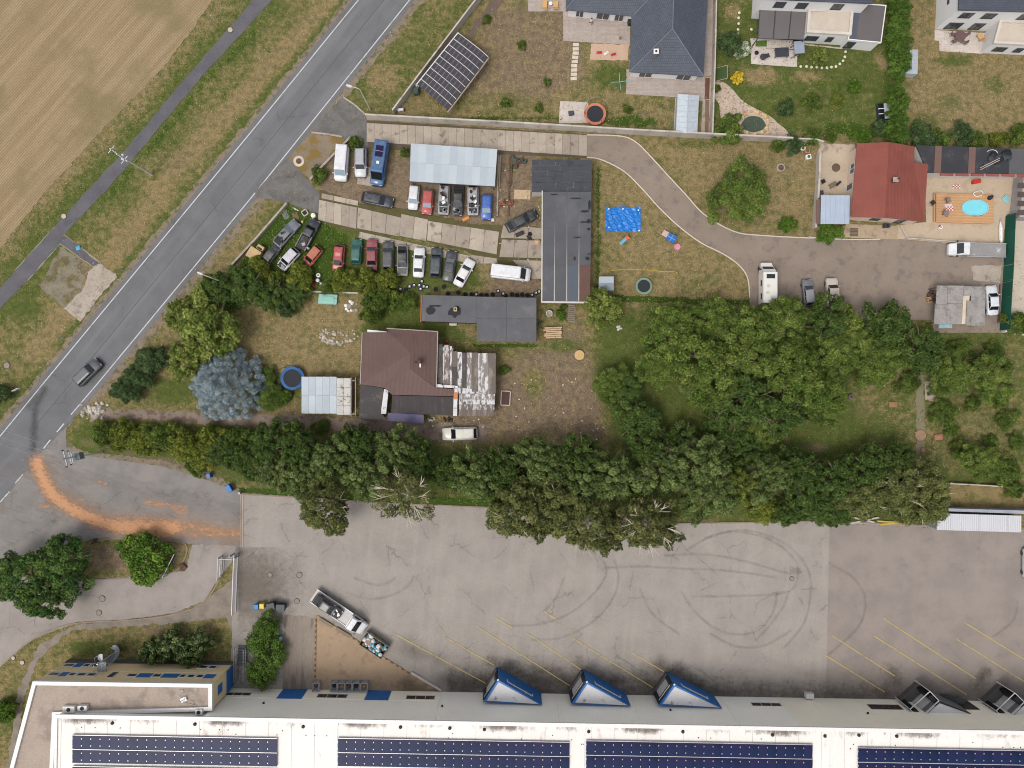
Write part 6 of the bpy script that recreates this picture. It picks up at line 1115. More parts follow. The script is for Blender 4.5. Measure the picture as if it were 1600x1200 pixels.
tree('greenshrub', 446, 619, 12, 1.5, 'round lime bush below the blue trampoline', None); tree('greenshrub', 622, 517, 8, 1.2, 'small green bush left of the brown roof corner', None); tree('shrub', 415, 590, 18, 1.8, 'green bush between the spruce and the trampoline', None); tree('shrub', 420, 622, 24, 1.9, 'green bush right of the blue spruce', None)
tree('broad', 1155, 303, 53, 6.5, 'round leafy tree standing alone on the lawn by the winding drive', None, 1); tree('yellow', 942, 482, 33, 4.5, 'yellow green tree at the south end of the long garage', None, 3)
tree('greenshrub', 1232, 350, 15, 1.6, 'round bright green bush on the lawn by the drive', None); tree('greenshrub', 1297, 363, 20, 1.5, 'leafy green bed below the pale blue canopy', None)
tree('maple', 102, 884, 50, 7, 'large maple on the planted island, its upper part', None, 0); tree('maple', 42, 902, 54, 7.5, 'large maple at the left picture edge above the access road', None, 1); tree('maple', 72, 932, 38, 7, 'lower maple overhanging the access road', None, 2)
tree('greenshrub', 226, 870, 46, 3.8, 'round bright green tree on the planted island', None, 2)
for i, (x, y, r) in enumerate(((240, 1018, 24), (268, 1010, 26), (296, 1022, 25), (312, 1004, 20))): tree('pine', x, y, r, 3.6, ('leftmost', 'second', 'third', 'rightmost')[i] + ' dark pine in front of the office block', 'pines at the office front')
for i, (x, y, r) in enumerate(((418, 978, 20), (410, 1004, 24), (418, 1030, 24), (408, 1056, 22))): tree('thuja', x, y, r, 2.6, ('topmost', 'second', 'third', 'lowest') + () and ('topmost', 'second', 'third', 'lowest')[i] + ' shrub of the planted strip right of the office', 'shrubs of the planted strip')
for i, y in enumerate((-8, 14, 36, 58, 80, 102, 150, 172, 194, 212)): tree('thuja', 1406 - (i > 5) * 3, y, 18 if i < 6 else 17, 3.4, ('%s thuja from the top of the tall hedge between the gardens' % ORD[i]), 'thujas of the tall hedge')
for x, y, r, k, lb in ((4, 1112, 22, 'greenshrub', 'green bush cut by the left picture edge near the office'), (2, 616, 16, 'darkshrub', 'dark bush cut by the left edge beside the road'), (1442, 212, 24, 'darkshrub', 'dark green bush left of the hedge foot in the right garden'), (1505, 210, 20, 'darkshrub', 'dark green bush above the felt outbuilding'), (1560, 218, 14, 'oliveshrub', 'lime bush above the felt outbuilding'), (1472, 216, 16, 'shrub', 'light green bush between two dark bushes in the right garden'), (1592, 210, 18, 'shrub', 'green bush at the right picture edge above the outbuilding'), (1528, 218, 14, 'shrub', 'small green bush right of the dark bush above the outbuilding'),
    (1281, 88, 15, 'yellow', 'round pale willow bush on the lawn of the white house'), (1336, 134, 12, 'greenshrub', 'lime bush right of centre on the white house lawn'), (1309, 155, 10, 'oliveshrub', 'small yellow bush on the white house lawn'), (1228, 168, 15, 'darkshrub', 'dark leafy plant right of the pond'), (1270, 158, 15, 'shrub', 'spiky green plant in the middle of the white house lawn'), (1142, 68, 22, 'darkshrub', 'dark bush beside the long concrete wall'), (1161, 78, 14, 'sparseflower', 'white flowering bush beside the patio of the white house'), (1153, 121, 11, 'yellowflower', 'bright yellow bush near the gravel bed'), (1140, 203, 26, 'shrub', 'green bush below the garden pond'), (1120, 138, 7, 'shrub', 'small bush at the top of the gravel bed'), (1353, 212, 12, 'greenshrub', 'clipped green hedge piece above the red roof'), (1335, 211, 10, 'greenshrub', 'left clipped hedge piece above the red roof'), (1270, 212, 14, 'shrub', 'low bush by the wall above the courtyard'), (1300, 210, 12, 'shrub', 'low bush right of the gravel tip by the wall'), (1240, 226, 16, 'darkshrub', 'ivy bush hanging over the concrete wall'), (1215, 226, 12, 'shrub', 'left ivy bush hanging over the concrete wall'), (1375, 200, 14, 'darkshrub', 'dark bush at the south end of the tall hedge'),
    (815, 70, 8, 'shrub', 'small plant in the dry bungalow garden'), (855, 128, 7, 'shrub', 'small plant in the middle of the bungalow garden'), (842, 168, 8, 'shrub', 'small plant left of the square garden pad'), (980, 170, 8, 'shrub', 'small plant right of the round trampoline'), (790, 160, 9, 'shrub', 'small plant near the wall of the bungalow garden'), (760, 30, 8, 'shrub', 'small plant beside the slanted garden wall'), (555, 225, 12, 'shrub', 'green bush behind the white panel van'), (498, 272, 14, 'shrub', 'weedy bush along the low wall by the entry'), (632, 238, 8, 'shrub', 'weed tuft left of the carport'), (552, 219, 8, 'greenshrub', 'small weed clump above the white panel van'), (877, 492, 9, 'greenshrub', 'bright green bush below the long garage'), (880, 480, 6, 'shrub', 'small weed clump by the garage end'), (788, 578, 9, 'shrub', 'weed clump right of the annex'), (500, 668, 14, 'shrub', 'low bush by the dirt track'), (1510, 210, 10, 'darkshrub', 'dark bush tip above the outbuilding')):
    if k == 'yellowflower': KINDS[k] = dict(KINDS['greenshrub'], c=((196, 168, 40), (226, 196, 70)))
    if k == 'sparseflower': KINDS[k] = dict(KINDS['shrub'], c=((120, 136, 84), (226, 226, 214)))
    h = {'yellow': 2.6}.get(k, min(2.4, max(.7, r * .12))); tree(k, x, y, r, h, lb, None)
# blue spruce: tiers of drooping boughs
sp_ = thing('blue_spruce', 'broad blue grey spruce in the garden by the road', 'tree', P(350, 600, 2.5) * Vector((1, 1, 0)) if False else (P(350, 600, 3).x, P(350, 600, 3).y, 0), 0, None, True); r_ = random.Random(5); pf = []
for i in range(330):
    u = (i + .5) / 330; R = 5.75 * u ** .55; a = i * 2.39996 + r_.uniform(-.12, .12); q = R * r_.uniform(.9, 1.06) * (1 + .05 * math.sin(5 * a)); z = .7 + 6.6 * (1 - (R / 6.0) ** 1.15) + r_.uniform(-.3, .3)
    pf.append(((q * math.cos(a), q * math.sin(a), max(.6, z)), (math.cos(a) * .6, math.sin(a) * .6, .6), .5, .46))
link('crown', leaves('crown', 4, pf, 70000, .085, leaf_material('leaf_spruce', (92, 106, 111), (150, 164, 168), 1.05), .5, .8, .4, .12), sp_); MB().tube([(0, 0, 0), (0, 0, 4), (0, 0, 7.4)], [.28, .16, .04], 8).build('trunk', M_BARK, sp_)
# ---------------------------------------------------------------- grass and weeds: real blades, too many to count
def tufts(name, label, cat, n, sampler, size, rgb, rgb2, seed, g=1.1):
    r = np.random.RandomState(seed); X, Y = sampler(r, n); n = len(X); pos = np.stack([(X - 800) * S, (600 - Y) * S, np.zeros(n)], 1); nv = r.normal(size=(n, 3)) * .5; nv[:, 2] += .9; nv /= np.linalg.norm(nv, axis=1, keepdims=True)
    t1 = np.cross(nv, r.normal(size=(n, 3))); t1 /= np.linalg.norm(t1, axis=1, keepdims=True); t2 = np.cross(nv, t1); s = size * r.uniform(.5, 1.5, (n, 1)); pos[:, 2] += s[:, 0] * .55 + r.uniform(0, size * .8, n)
    v = np.stack([pos - t1 * s, pos + t2 * s * .45, pos + t1 * s, pos - t2 * s * .45], 1).reshape(-1, 3); me = bpy.data.meshes.new(name); me.vertices.add(4 * n); me.vertices.foreach_set('co', v.astype(np.float32).ravel()); me.loops.add(4 * n); me.loops.foreach_set('vertex_index', np.arange(4 * n, dtype=np.int32)); me.polygons.add(n); me.polygons.foreach_set('loop_start', np.arange(0, 4 * n, 4, dtype=np.int32)); me.update(calc_edges=True)
    c = np.repeat(np.stack([np.clip(r.normal(1, .22, n), .45, 1.6), r.uniform(0, 1, n), np.zeros(n), np.ones(n)], 1), 4, 0); at = me.attributes.new('tint', 'FLOAT_COLOR', 'POINT'); at.data.foreach_set('color', c.astype(np.float32).ravel()); me.materials.append(leaf_material('blade_' + name, rgb, rgb2, g)); return tag(link(name, me), label, cat, None, 'stuff')
def zone_at(ch, X, Y):
    i = np.clip(((Y + 100) / 5).round().astype(int) + 14, 0, ny - 1); j = np.clip(((X + 100) / 5).round().astype(int) + 14, 0, nx - 1); return ch.reshape(ny, nx)[i, j]
HARD = [[(-300, -300), (338, -300), (332, 0), (245, 117), (72, 299), (0, 390), (-300, 800)]]
ROADP = [(x - 10, y - 6) for x, y in LL] + [(-200, 1000), (60, 716)] + [(x + 8, y + 6) for x, y in reversed(RL[:4])]
def free(X, Y):
    k = np.ones(X.shape, bool)
    for poly in HARD + [ROADP, [(376, 766), (770, 790), (1060, 816), (1700, 830), (1700, 1300), (0, 1300), (0, 980), (368, 960)], [(60, 712), (110, 680), (250, 726), (376, 766), (376, 862), (300, 862), (290, 850), (160, 842), (95, 852), (20, 880), (-50, 900)], [(300, 850), (376, 850), (376, 960), (0, 1010), (-30, 895), (290, 892)], [(490, 205), (572, 185), (920, 205), (1000, 228), (1145, 361), (1315, 374), (1570, 380), (1566, 512), (1171, 480), (1160, 420), (1000, 295), (917, 250), (848, 250), (848, 470), (770, 440), (735, 400), (560, 365), (497, 345), (450, 250)], [(980, 0), (1118, 0), (1110, 150), (980, 150)], [(880, 0), (985, 0), (985, 95), (880, 70)], [(1275, 222), (1600, 222), (1600, 385), (1275, 372)]]: k &= ~inside(X, Y, poly)
    d = seg_dist(X, Y, PATHC, False); return k & (d > 13)
def sam(ch, lo, hi):
    def f(r, n):
        X, Y = r.uniform(-40, 1640, n * 3), r.uniform(-40, 1240, n * 3); z = zone_at(ch, X, Y); k = (r.uniform(lo, hi, n * 3) < z) & free(X, Y); return X[k][:n], Y[k][:n]
    return f
tufts('green_grass', 'short green grass blades on lawns and verges', 'grass', 60000, sam(Gr, .35, 1.1), .10, (72, 84, 38), (118, 118, 64), 1)
tufts('dry_grass', 'straw coloured dry grass blades on lawns and verges', 'grass', 45000, lambda r, n: (lambda X, Y: (X, Y))(*(lambda X, Y, k: (X[k][:n], Y[k][:n]))(*(lambda X, Y: (X, Y, (zone_at(Gr, X, Y) < r.uniform(0, .8, len(X))) & free(X, Y)))(r.uniform(-40, 1640, n * 4), r.uniform(-40, 1240, n * 4)))), .085, (126, 108, 72), (174, 152, 110), 2)
tufts('weeds', 'lush green weeds in the scrap yard and along edges', 'weeds', 60000, sam(Lu, .3, 1.2), .17, (62, 86, 30), (104, 122, 52), 3)
# ================================================================ paved areas, walls, fences
def pavers(name, rgb, rgb2, sx=.4, sy=.2, rot=0.0):
    t = NT(name); br = t.n('TexBrick'); br.inputs['Scale'].default_value = 1.0; br.inputs['Brick Width'].default_value = sx; br.inputs['Row Height'].default_value = sy; br.inputs['Mortar Size'].default_value = .012; br.inputs['Color1'].default_value = (*C(rgb), 1); br.inputs['Color2'].default_value = (*C(rgb2), 1); br.inputs['Mortar'].default_value = (*[x * .6 for x in C(rgb)], 1)
    t.l(t.mapping((1, 1, 1), (0, 0, rot)), br.inputs['Vector']); n = t.noise(.7, 5); f = t.noise(9, 3, .7); c = t.mix(1.0, br.outputs['Color'], t.grey(t.math('ADD', t.rng(n, .3, .7, .9, 1.1, False), t.rng(f, .3, .7, -.08, .08, False))), 'MULTIPLY'); t.bump(br.outputs['Fac'], -.2, .02); return t.base(c, .9, 0, .2)
M_PAV = pavers('grey_pavers', (188, 174, 164), (176, 162, 152)); M_PAVW = pavers('warm_pavers', (204, 188, 168), (190, 174, 154)); M_PAVL = pavers('light_slabs', (212, 200, 190), (202, 190, 180), 1.0, 1.0); M_PEB = mat('pebble_gravel', (196, 176, 158), .95, .1, .5, .32, 8, (160, 138, 122), (.5, .64), 2.5, bump=.4)
sheet('bungalow_patio', [(880, 18), (985, 24), (984, 70), (880, 64)], M_PAV, .030); sheet('bungalow_patio', [(825, 0), (884, 0), (884, 18), (825, 18)], M_PAV, .026); sheet('sand_play_area', [(924, 68), (983, 70), (981, 95), (922, 93)], mat('play_sand', (200, 170, 146), .95, .08), .034, .8)
sheet('south_patio', [(979, 108), (1100, 116), (1101, 148), (1098, 158), (1058, 152), (978, 147)], M_PAV, .034, .4); sheet('side_path', [(1106, 0), (1118, 0), (1113, 118), (1098, 120)], M_PAV, .030); sheet('wall_strip', [(1100, 120), (1112, 120), (1110, 212), (1095, 210)], M_CONC, .028); sheet('soil_bed', [(1102, 122), (1109, 122), (1108, 155), (1101, 155)], mat('dark_soil', (110, 74, 60), .95), .036); sheet('soil_bed', [(1102, 156), (1108, 156), (1107, 208), (1101, 208)], mat('brown_soil', (132, 106, 90), .95), .036)
sheet('garden_pad', [(875, 158), (919, 160), (918, 192), (873, 193)], M_PAVL, .032, .2); sheet('dark_bed', [(770, 0), (790, 0), (735, 60), (722, 62)], mat('mulch', (112, 96, 86), .95, .15), .016, 2)
sheet('house_patio', [(1174, 74), (1246, 79), (1245, 105), (1173, 100)], M_PAVL, .040, .2); sheet('house_patio', [(1172, 60), (1256, 64), (1252, 78), (1174, 74)], M_PAVL, .036); sheet('house_patio', [(1460, 47), (1540, 52), (1534, 84), (1468, 80), (1467, 64), (1460, 63)], M_PAVL, .038, .2); sheet('artificial_turf', [(1181, 64), (1198, 63), (1198, 73), (1180, 73)], mat('turf_mat', (84, 112, 46), .95), .044); sheet('house_apron', [(1253, 68), (1318, 75), (1316, 77), (1252, 70)], M_PAVW, .030)
sheet('gravel_bed', smooth_path([(1117, 128), (1133, 130), (1158, 155), (1168, 163), (1200, 180), (1215, 192), (1232, 208), (1232, 219), (1165, 216), (1150, 205), (1128, 190), (1124, 165), (1116, 150), (1117, 128)], 4), M_PEB, .030, .6)
sheet('courtyard', [(1283, 224), (1336, 226), (1330, 306), (1318, 312), (1273, 312), (1276, 242)], mat('courtyard_paving', (190, 172, 150), .9, .12, .4, .18, 7, (150, 134, 116), (.56, .68), .5), .032, .6); sheet('pool_terrace', [(1444, 272), (1600, 276), (1592, 330), (1572, 336), (1566, 385), (1485, 380), (1400, 373), (1400, 352), (1447, 347)], mat('terrace_gravel', (196, 176, 152), .9, .1, .5, .2, 8, (176, 156, 132), (.5, .66), .5), .036, .4)
sheet('front_apron', [(1322, 350), (1404, 353), (1402, 374), (1316, 371)], mat('front_concrete', (178, 158, 132), .9, .12, .5, .15, 7, (150, 132, 112), (.54, .66), .7), .038, .4); sheet('concrete_pad', [(1518, 415), (1565, 415), (1563, 442), (1520, 438)], M_CONC, .030, 1); sheet('neighbour_yard', [(1578, 335), (1720, 335), (1720, 520), (1572, 510)], mat('neighbour_paving', (196, 184, 166), .9, .1, .4, .15), .020, .5)
sheet('garden_path', [(1430, 560), (1443, 560), (1445, 700), (1432, 712)], mat('path_sand', (132, 124, 100), .95, .15, .6, .2), .016, 1.5); sheet('garden_bed', [(1445, 596), (1460, 596), (1464, 628), (1446, 625)], M_CONC, .03, .5)
sheet('dry_bank', [(1475, 756), (1600, 764), (1600, 798), (1478, 790)], mat('dry_bank', (140, 122, 84), .95, .2, .6, .25, 7, (112, 108, 60), (.48, .62), .7), .018, 2)
# walls
M_PANEL = mat('wall_panel_concrete', (198, 188, 176), .9, .10, .5, .10, 7, (160, 148, 136), (.56, .70), .6); M_PANELB = mat('wall_panel_concrete_b', (190, 181, 170), .9, .10, .5, .10, 7, (150, 138, 126), (.56, .70), .6)
def wall(name, label, pts, h, w, n, cat='wall', ms=None, piece='wall_panel', group=None):
    ms = ms or (M_PANEL, M_PANELB); c = [Vector(XY(*p)) for p in pts]; L = [0]
    for i in range(1, len(c)): L.append(L[-1] + (c[i] - c[i - 1]).length)
    def at(s):
        for i in range(1, len(c)):
            if s <= L[i] + 1e-6: return c[i - 1].lerp(c[i], (s - L[i - 1]) / (L[i] - L[i - 1]))
        return c[-1]
    m = at(L[-1] / 2); o = thing(name, label, cat, (m.x, m.y, 0), group=group)
    for k in range(n):
        a, b = at(L[-1] * k / n), at(L[-1] * (k + 1) / n); u = (b - a).normalized(); a, b = a + u * .012, b - u * .012; v = Vector((-u.y, u.x)) * w / 2
        MB().prism([tuple(a - v), tuple(b - v), tuple(b + v), tuple(a + v)], 0, h + rnd.uniform(-.015, .02)).build(piece, ms[k % len(ms)], o)
    return o
wall('panel_wall', 'long pale concrete panel wall north of the slab driveway and the lawn', [(574, 186), (800, 198), (1000, 210), (1232, 222)], 2.0, .25, 27); wall('panel_wall', 'slanted pale concrete wall behind the solar carport', [(616, 179), (660, 120), (748, 4), (800, -60)], 1.9, .22, 12); wall('panel_wall', 'concrete wall between the bungalow and the white house gardens', [(1116, -40), (1113, 100), (1109, 214)], 1.6, .2, 11)
wall('low_wall', 'low concrete wall along the entry beside the white van', [(549, 216), (516, 250), (486, 282)], .7, .3, 4, ms=(M_CONC,)); wall('low_wall', 'low concrete wall between the road verge and the weedy scrap cars', [(450, 319), (404, 372), (360, 420)], .8, .3, 6, ms=(M_CONC,))
wall('garden_wall', 'thin pale garden wall above the ribbed shed', [(1466, 754), (1530, 757), (1640, 765)], .8, .18, 7, ms=(M_PANEL,)); wall('white_wall', 'low white wall at the foot of the green screen fence', [(1565, 518), (1600, 523), (1650, 528)], .9, .3, 3, ms=(M_COPING,)); wall('courtyard_wall', 'pale wall on the west side of the courtyard of the red roofed house', [(1277, 242), (1275, 290), (1270, 358)], 1.2, .3, 5, ms=(M_PANEL,)); wall('courtyard_wall', 'low wall between the terrace and the parking ground', [(1405, 353), (1404, 372), (1485, 378), (1566, 384)], .5, .15, 6, ms=(M_PANEL,)); wall('courtyard_wall', 'pale kerb wall round the leafy bed below the canopy', [(1312, 352), (1314, 375), (1262, 371)], .3, .2, 4, ms=(M_PANEL,))
wall('panel_wall', 'grey concrete wall continuing above the courtyard', [(1236, 221), (1282, 222), (1282, 226)], 1.4, .2, 3)
gf = wall('screen_fence', 'tall dark green mesh screen fence at the right end of the parking ground', [(1571, 338), (1568, 420), (1562, 516)], 2.3, .06, 7, 'fence', (mat('green_mesh', (22, 84, 68), .9, .12, .5, .1), mat('green_mesh_b', (26, 92, 72), .9, .12, .5, .1)), 'mesh_panel')
for y in (338, 364, 390, 416, 442, 468, 494, 516): p = P(1571 - (y - 338) * .05, y); MB().tube([(p.x + .08, p.y, 0), (p.x + .08, p.y, 2.3)], .04, 6).build('post', M_GALV, gf)
nb = thing('neighbour_shed', 'grey walled neighbour shed with brown roof beams at the right picture edge', 'shed', (*XY(1610, 310), 0)); MB().prism([XY(1583, 278), XY(1680, 280), XY(1680, 345), XY(1576, 345)], 0, 2.4).build('wall', mat('neighbour_grey', (170, 164, 162), .9, .1), nb)
for i in range(4): MB().prism([XY(1592, 286 + i * 14, 2.5), XY(1670, 286 + i * 14, 2.5), XY(1670, 294 + i * 14, 2.5), XY(1590, 294 + i * 14, 2.5)], 2.41, 2.52).build('roof_beam', mat('dark_brown_beam', (86, 72, 66), .8), nb)
# gates
gt = thing('sliding_gate', 'long grey metal sliding gate standing open at the yard entrance', 'gate', P(371, 910), 0, None, True); b = MB()
for z in (.15, 1.7): b.bar((-.25, -4.6, z), (.1, 4.6, z), .12)
b.build('rail', M_GALV, gt)
for k in range(31): t_ = k / 30; MB().bar((-.25 + .35 * t_, -4.6 + 9.2 * t_, .2), (-.25 + .35 * t_, -4.6 + 9.2 * t_, 1.65), .05).build('picket', M_GALV, gt)
for x, y in ((.2, 4.6), (.25, 4.2), (-.5, 4.5)): MB().bar((x, y, 0), (x, y, 2.0), .16).build('post', M_GALV, gt)
def railgate(label, px, py, q0, q1, h, n):
    o = thing('gate_leaf', label, 'gate', P(px, py), 0, None, True); a, b_ = Vector((*q0, 0)), Vector((*q1, 0)); f = MB(); f.bar(a + Vector((0, 0, h)), b_ + Vector((0, 0, h)), .08); f.bar(a + Vector((0, 0, .15)), b_ + Vector((0, 0, .15)), .08); f.bar(a, a + Vector((0, 0, h)), .09); f.bar(b_, b_ + Vector((0, 0, h)), .09); f.build('frame', M_GALV, o)
    for k in range(1, n): q = a.lerp(b_, k / n); MB().bar(q + Vector((0, 0, .15)), q + Vector((0, 0, h)), .04).build('picket', M_GALV, o)
railgate('slanted open gate leaf beside the round green tree', 271, 878, (-.9, -2.0), (.9, 1.6), 1.7, 10); railgate('small gate leaf left of the sliding gate', 346, 885, (0, -1.7), (.15, 1.7), 1.7, 9); railgate('cross gate leaf joining the sliding gate at its north end', 357, 871, (-1.0, .1), (1.1, .1), 1.6, 6); railgate('second small gate leaf just right of the first', 349, 884, (0, -1.2), (.15, 1.2), 1.5, 7)
rr = thing('gate_track', 'pale steel gate track crossing the yard entrance', 'gate track', P(378, 812), 0, None, True)
for x in (-.12, .16): MB().bar((x + .02, -4.3, .08), (x, 4.3, .08), .09, .06).build('rail', mat('track_pale', (190, 176, 158), .7), rr)
MB().box((0, 4.3, .6), (.3, .3, 1.2)).build('post', M_GALV, rr)
# ================================================================ street furniture
M_POLE = mat('concrete_pole', (186, 182, 172), .9, .1, g=1.3); M_INS = mat('insulator', (120, 126, 128), .4)
def hpole(label, px, py, h, ang, brown=False):
    o = thing('power_pole', label, 'power pole', P(px, py), ang, None, True); MB().tube([(0, 0, 0), (0, 0, h)], [.17, .10], 8).build('pole', M_POLE, o)
    for z, l in ((h - .3, 1.3), (h - 1.4, 1.1)):
        c_ = MB().bar((0, -l, z), (0, l, z), .12).build('cross_arm', M_GALV, o)
        for y in (-l + .1, 0, l - .1): MB().lathe([(.07, 0), (.11, .1), (.07, .2), (.1, .28), (.03, .32)], (0, y, z + .06), 7).build('insulator', M_DARK if brown else M_LAMP, c_)
    return o
pA = hpole('tall power pole with white insulators standing by the footpath', 238, 273, 10.0, .9); MB().bar((-.3, -.2, 8.3), (.4, .3, 8.3), .3, .5).build('switch_box', M_LAMP, pA); b = MB(); [b.bar((-.7, y, 9.7), (.7, y, 9.7), .08) for y in (-1.2, 1.2)]; b.build('brace', M_LAMP, pA)
pB = hpole('power pole with a transformer at the junction corner, near the hedge', 160, 707, 9.5, .25, True); MB().box((0.35, 0, 6.6), (.9, 1.0, 1.1)).build('transformer', mat('transformer_grey', (112, 122, 118), .6), pB); MB().bar((0, -.8, 7.6), (0, .8, 7.6), .14).build('cross_arm', M_GALV, pB)
pW = thing('overhead_wires', 'three thin overhead wires crossing the road at the junction', 'wires', P(95, 712), 0, None, True)
for k in (-1, 0, 1):
    p0 = P(160, 707) + Vector((k * .3, k * 1.0, 9.2)) - P(95, 712); p1 = P(-320, 560) + Vector((0, k * 1.0, 9.0)) - P(95, 712); MB().tube([p0.lerp(p1, t / 10) - Vector((0, 0, 1.2 * 4 * (t / 10) * (1 - t / 10))) for t in range(11)], .022, 4).build('wire', M_GALV, pW)
def lamp(label, px, py, h, d):
    o = thing('street_lamp', label, 'street lamp', P(px, py), math.atan2(-d[1], d[0]), None, True); MB().tube([(0, 0, 0), (0, 0, h * .6), (0, 0, h), (.3, 0, h + .2), (1.2, 0, h + .3)], [.11, .09, .07, .06, .05], 7).build('pole', M_POLE, o); MB().loft([[(x, -a, h + .25), (x, -a * .7, h + .42), (x, a * .7, h + .42), (x, a, h + .25)][::-1] for x, a in ((1.1, .1), (1.4, .2), (1.8, .18), (1.95, .08))]).build('lamp_head', M_LAMP, o)
lamp('street lamp on the grass verge beside the slab driveway entry', 579, 172, 7.8, (-8, -2)); lamp('street lamp rising from the roadside bushes by the willow', 361, 445, 7.5, (-10, -4))
def post(label, px, py, h, m=None): o = thing('marker_post', label, 'post', P(px, py), 0, 'roadside marker posts', True); MB().lathe([(.06, 0), (.05, h * .8), (.05, h)], (0, 0, 0), 6).build('shaft', m or M_LAMP, o); MB().lathe([(.062, h * .72), (.062, h * .86)], (0, 0, 0), 6).build('dark_band', M_BLACK, o); return o
post('white marker post between the footpath pad and the road', 197, 424, 1.2); post('white marker post on the verge north of the gravel pad', 220, 375, 1.3); post('white marker post on the lower left verge', 99, 529, 1.3); post('white marker post on the verge right of the road near the top', 613, 58, 1.6); post('white marker post on the right kerb by the roadside lamp', 310, 423, 1.0)
post('pale stake on the field side of the footpath', 66, 322, 1.5); post('pale stake near the top of the footpath', 334, 30, 1.2)
sg = thing('road_sign', 'white road sign standing at the left edge by the dark bush', 'road sign', P(40, 609), .5, None, True); MB().tube([(0, 0, 0), (0, 0, 2.4)], .04, 6).build('pole', M_GALV, sg); MB().box((0, .04, 2.2), (1.0, .05, .7)).build('plate', M_COPING, sg)
M_IRON = mat('cast_iron', (150, 136, 124), .8, .1); M_RING = mat('manhole_ring', (92, 82, 74), .9)
def manhole(label, px, py, r, ring=.09, rm=None, lid=None):
    o = thing('manhole_cover', label, 'manhole', P(px, py) + Vector((0, 0, .03)), 0, 'manhole covers', True); MB().lathe([(r + ring, 0), (r + ring, .05), (r, .055)], (0, 0, 0), 16).build('ring', rm or M_RING, o); MB().lathe([(r, .05), (r, .075), (r * .3, .08)], (0, 0, 0), 16).build('lid', lid or M_IRON, o)
PALE = mat('pale_lid', (196, 180, 162), .85, .1)
for l_, x, y, r in (('manhole cover on the yard just right of the sliding gate', 422, 898, .32), ('manhole cover on the yard right of the first one, above the recovery truck', 468, 898, .38), ('manhole cover on the yard beside the dark bins', 464, 939, .36), ('upper manhole cover on the access road', 160, 935, .42), ('lower manhole cover on the access road', 155, 957, .38), ('manhole cover in the circling tyre marks on the yard', 1237, 904, .3), ('pale manhole cover beside the footpath near the top', 360, 47, .38), ('pale manhole cover on the edge of the footpath by the pad', 100, 338, .38), ('grey manhole cover in the grass at the left edge', 11, 571, .45), ('pale manhole cover on the grass left of the office', 35, 1035, .32), ('second pale manhole cover on the grass left of the office', 21, 1028, .28)): manhole(l_, x, y, r, lid=PALE if 'pale' in l_ else None)
manhole('large ring shaped manhole on the gravel apron by the road', 467, 252, .45, .4, mat('pale_ring', (206, 192, 176), .9), M_RUST); manhole('round stone well cover on the garden path', 1438, 680, .85, .08, M_RUST, mat('stone_lid', (160, 130, 104), .95, .15, 2)); manhole('small round stone on the garden path below the well cover', 1442, 703, .35, .06, M_RUST, MATS['stone_lid']); manhole('round fire pit ring on the lawn left of the courtyard', 1220, 262, .45, .2, M_CONC, M_RUST); manhole('round rusty grate on the courtyard', 1306, 262, .6, .06, M_RUST, mat('grate', (104, 86, 70), .9))
def bin_(label, px, py, w, d, h, m, lid, rz=0.0):
    o = thing('wheelie_bin', label, 'bin', P(px, py), rz, 'waste bins', True); MB().hexa([(-w * .42, -d * .42, .08), (w * .42, -d * .42, .08), (w * .42, d * .42, .08), (-w * .42, d * .42, .08)], [(-w / 2, -d / 2, h), (w / 2, -d / 2, h), (w / 2, d / 2, h), (-w / 2, d / 2, h)]).build('tub', m, o); MB().hexa([(-w * .53, -d * .53, h), (w * .53, -d * .53, h), (w * .53, d * .53, h), (-w * .53, d * .53, h)], [(-w * .46, -d * .46, h + .1), (w * .46, -d * .46, h + .1), (w * .46, d * .46, h + .16), (-w * .46, d * .46, h + .16)]).build('lid', lid, o)
    for x in (-w * .36, w * .36): MB().tube([(x - .04, -d * .4, .1), (x + .04, -d * .4, .1)], .1, 8).build('wheel', M_TYREB, o)
M_BINB = mat('bin_blue', (54, 130, 190), .5); M_BINY = mat('bin_yellow', (232, 204, 66), .5); M_BIND = mat('bin_dark', (56, 60, 66), .5)
bin_('small blue bin at the left end of the bin row', 404, 945, .65, .75, 1.0, M_BINB, M_BINB); bin_('small yellow bin beside the blue bin', 412.5, 944, .7, .75, 1.0, M_BINY, M_BINY); bin_('large dark container left of the other large one', 427, 944, 1.25, 1.1, 1.2, M_BIND, M_BIND, .2); bin_('large dark container at the right end of the bin row', 442, 945.5, 1.4, 1.0, 1.2, M_BIND, M_BIND, -.05); bin_('blue bin under the hedge at the yard entrance', 330, 742, .55, .7, 1.0, M_BLUE, M_BLUE, .2); bin_('blue box leaning by the gate track under the trees', 361, 762, .7, 1.2, .9, M_BLUE, M_BLUE, .5); bin_('blue tub beside the planted strip', 439, 998, .8, 1.1, .6, mat('grey_blue_tub', (96, 124, 150), .5), mat('grey_blue_lid', (150, 172, 190), .5), 0)
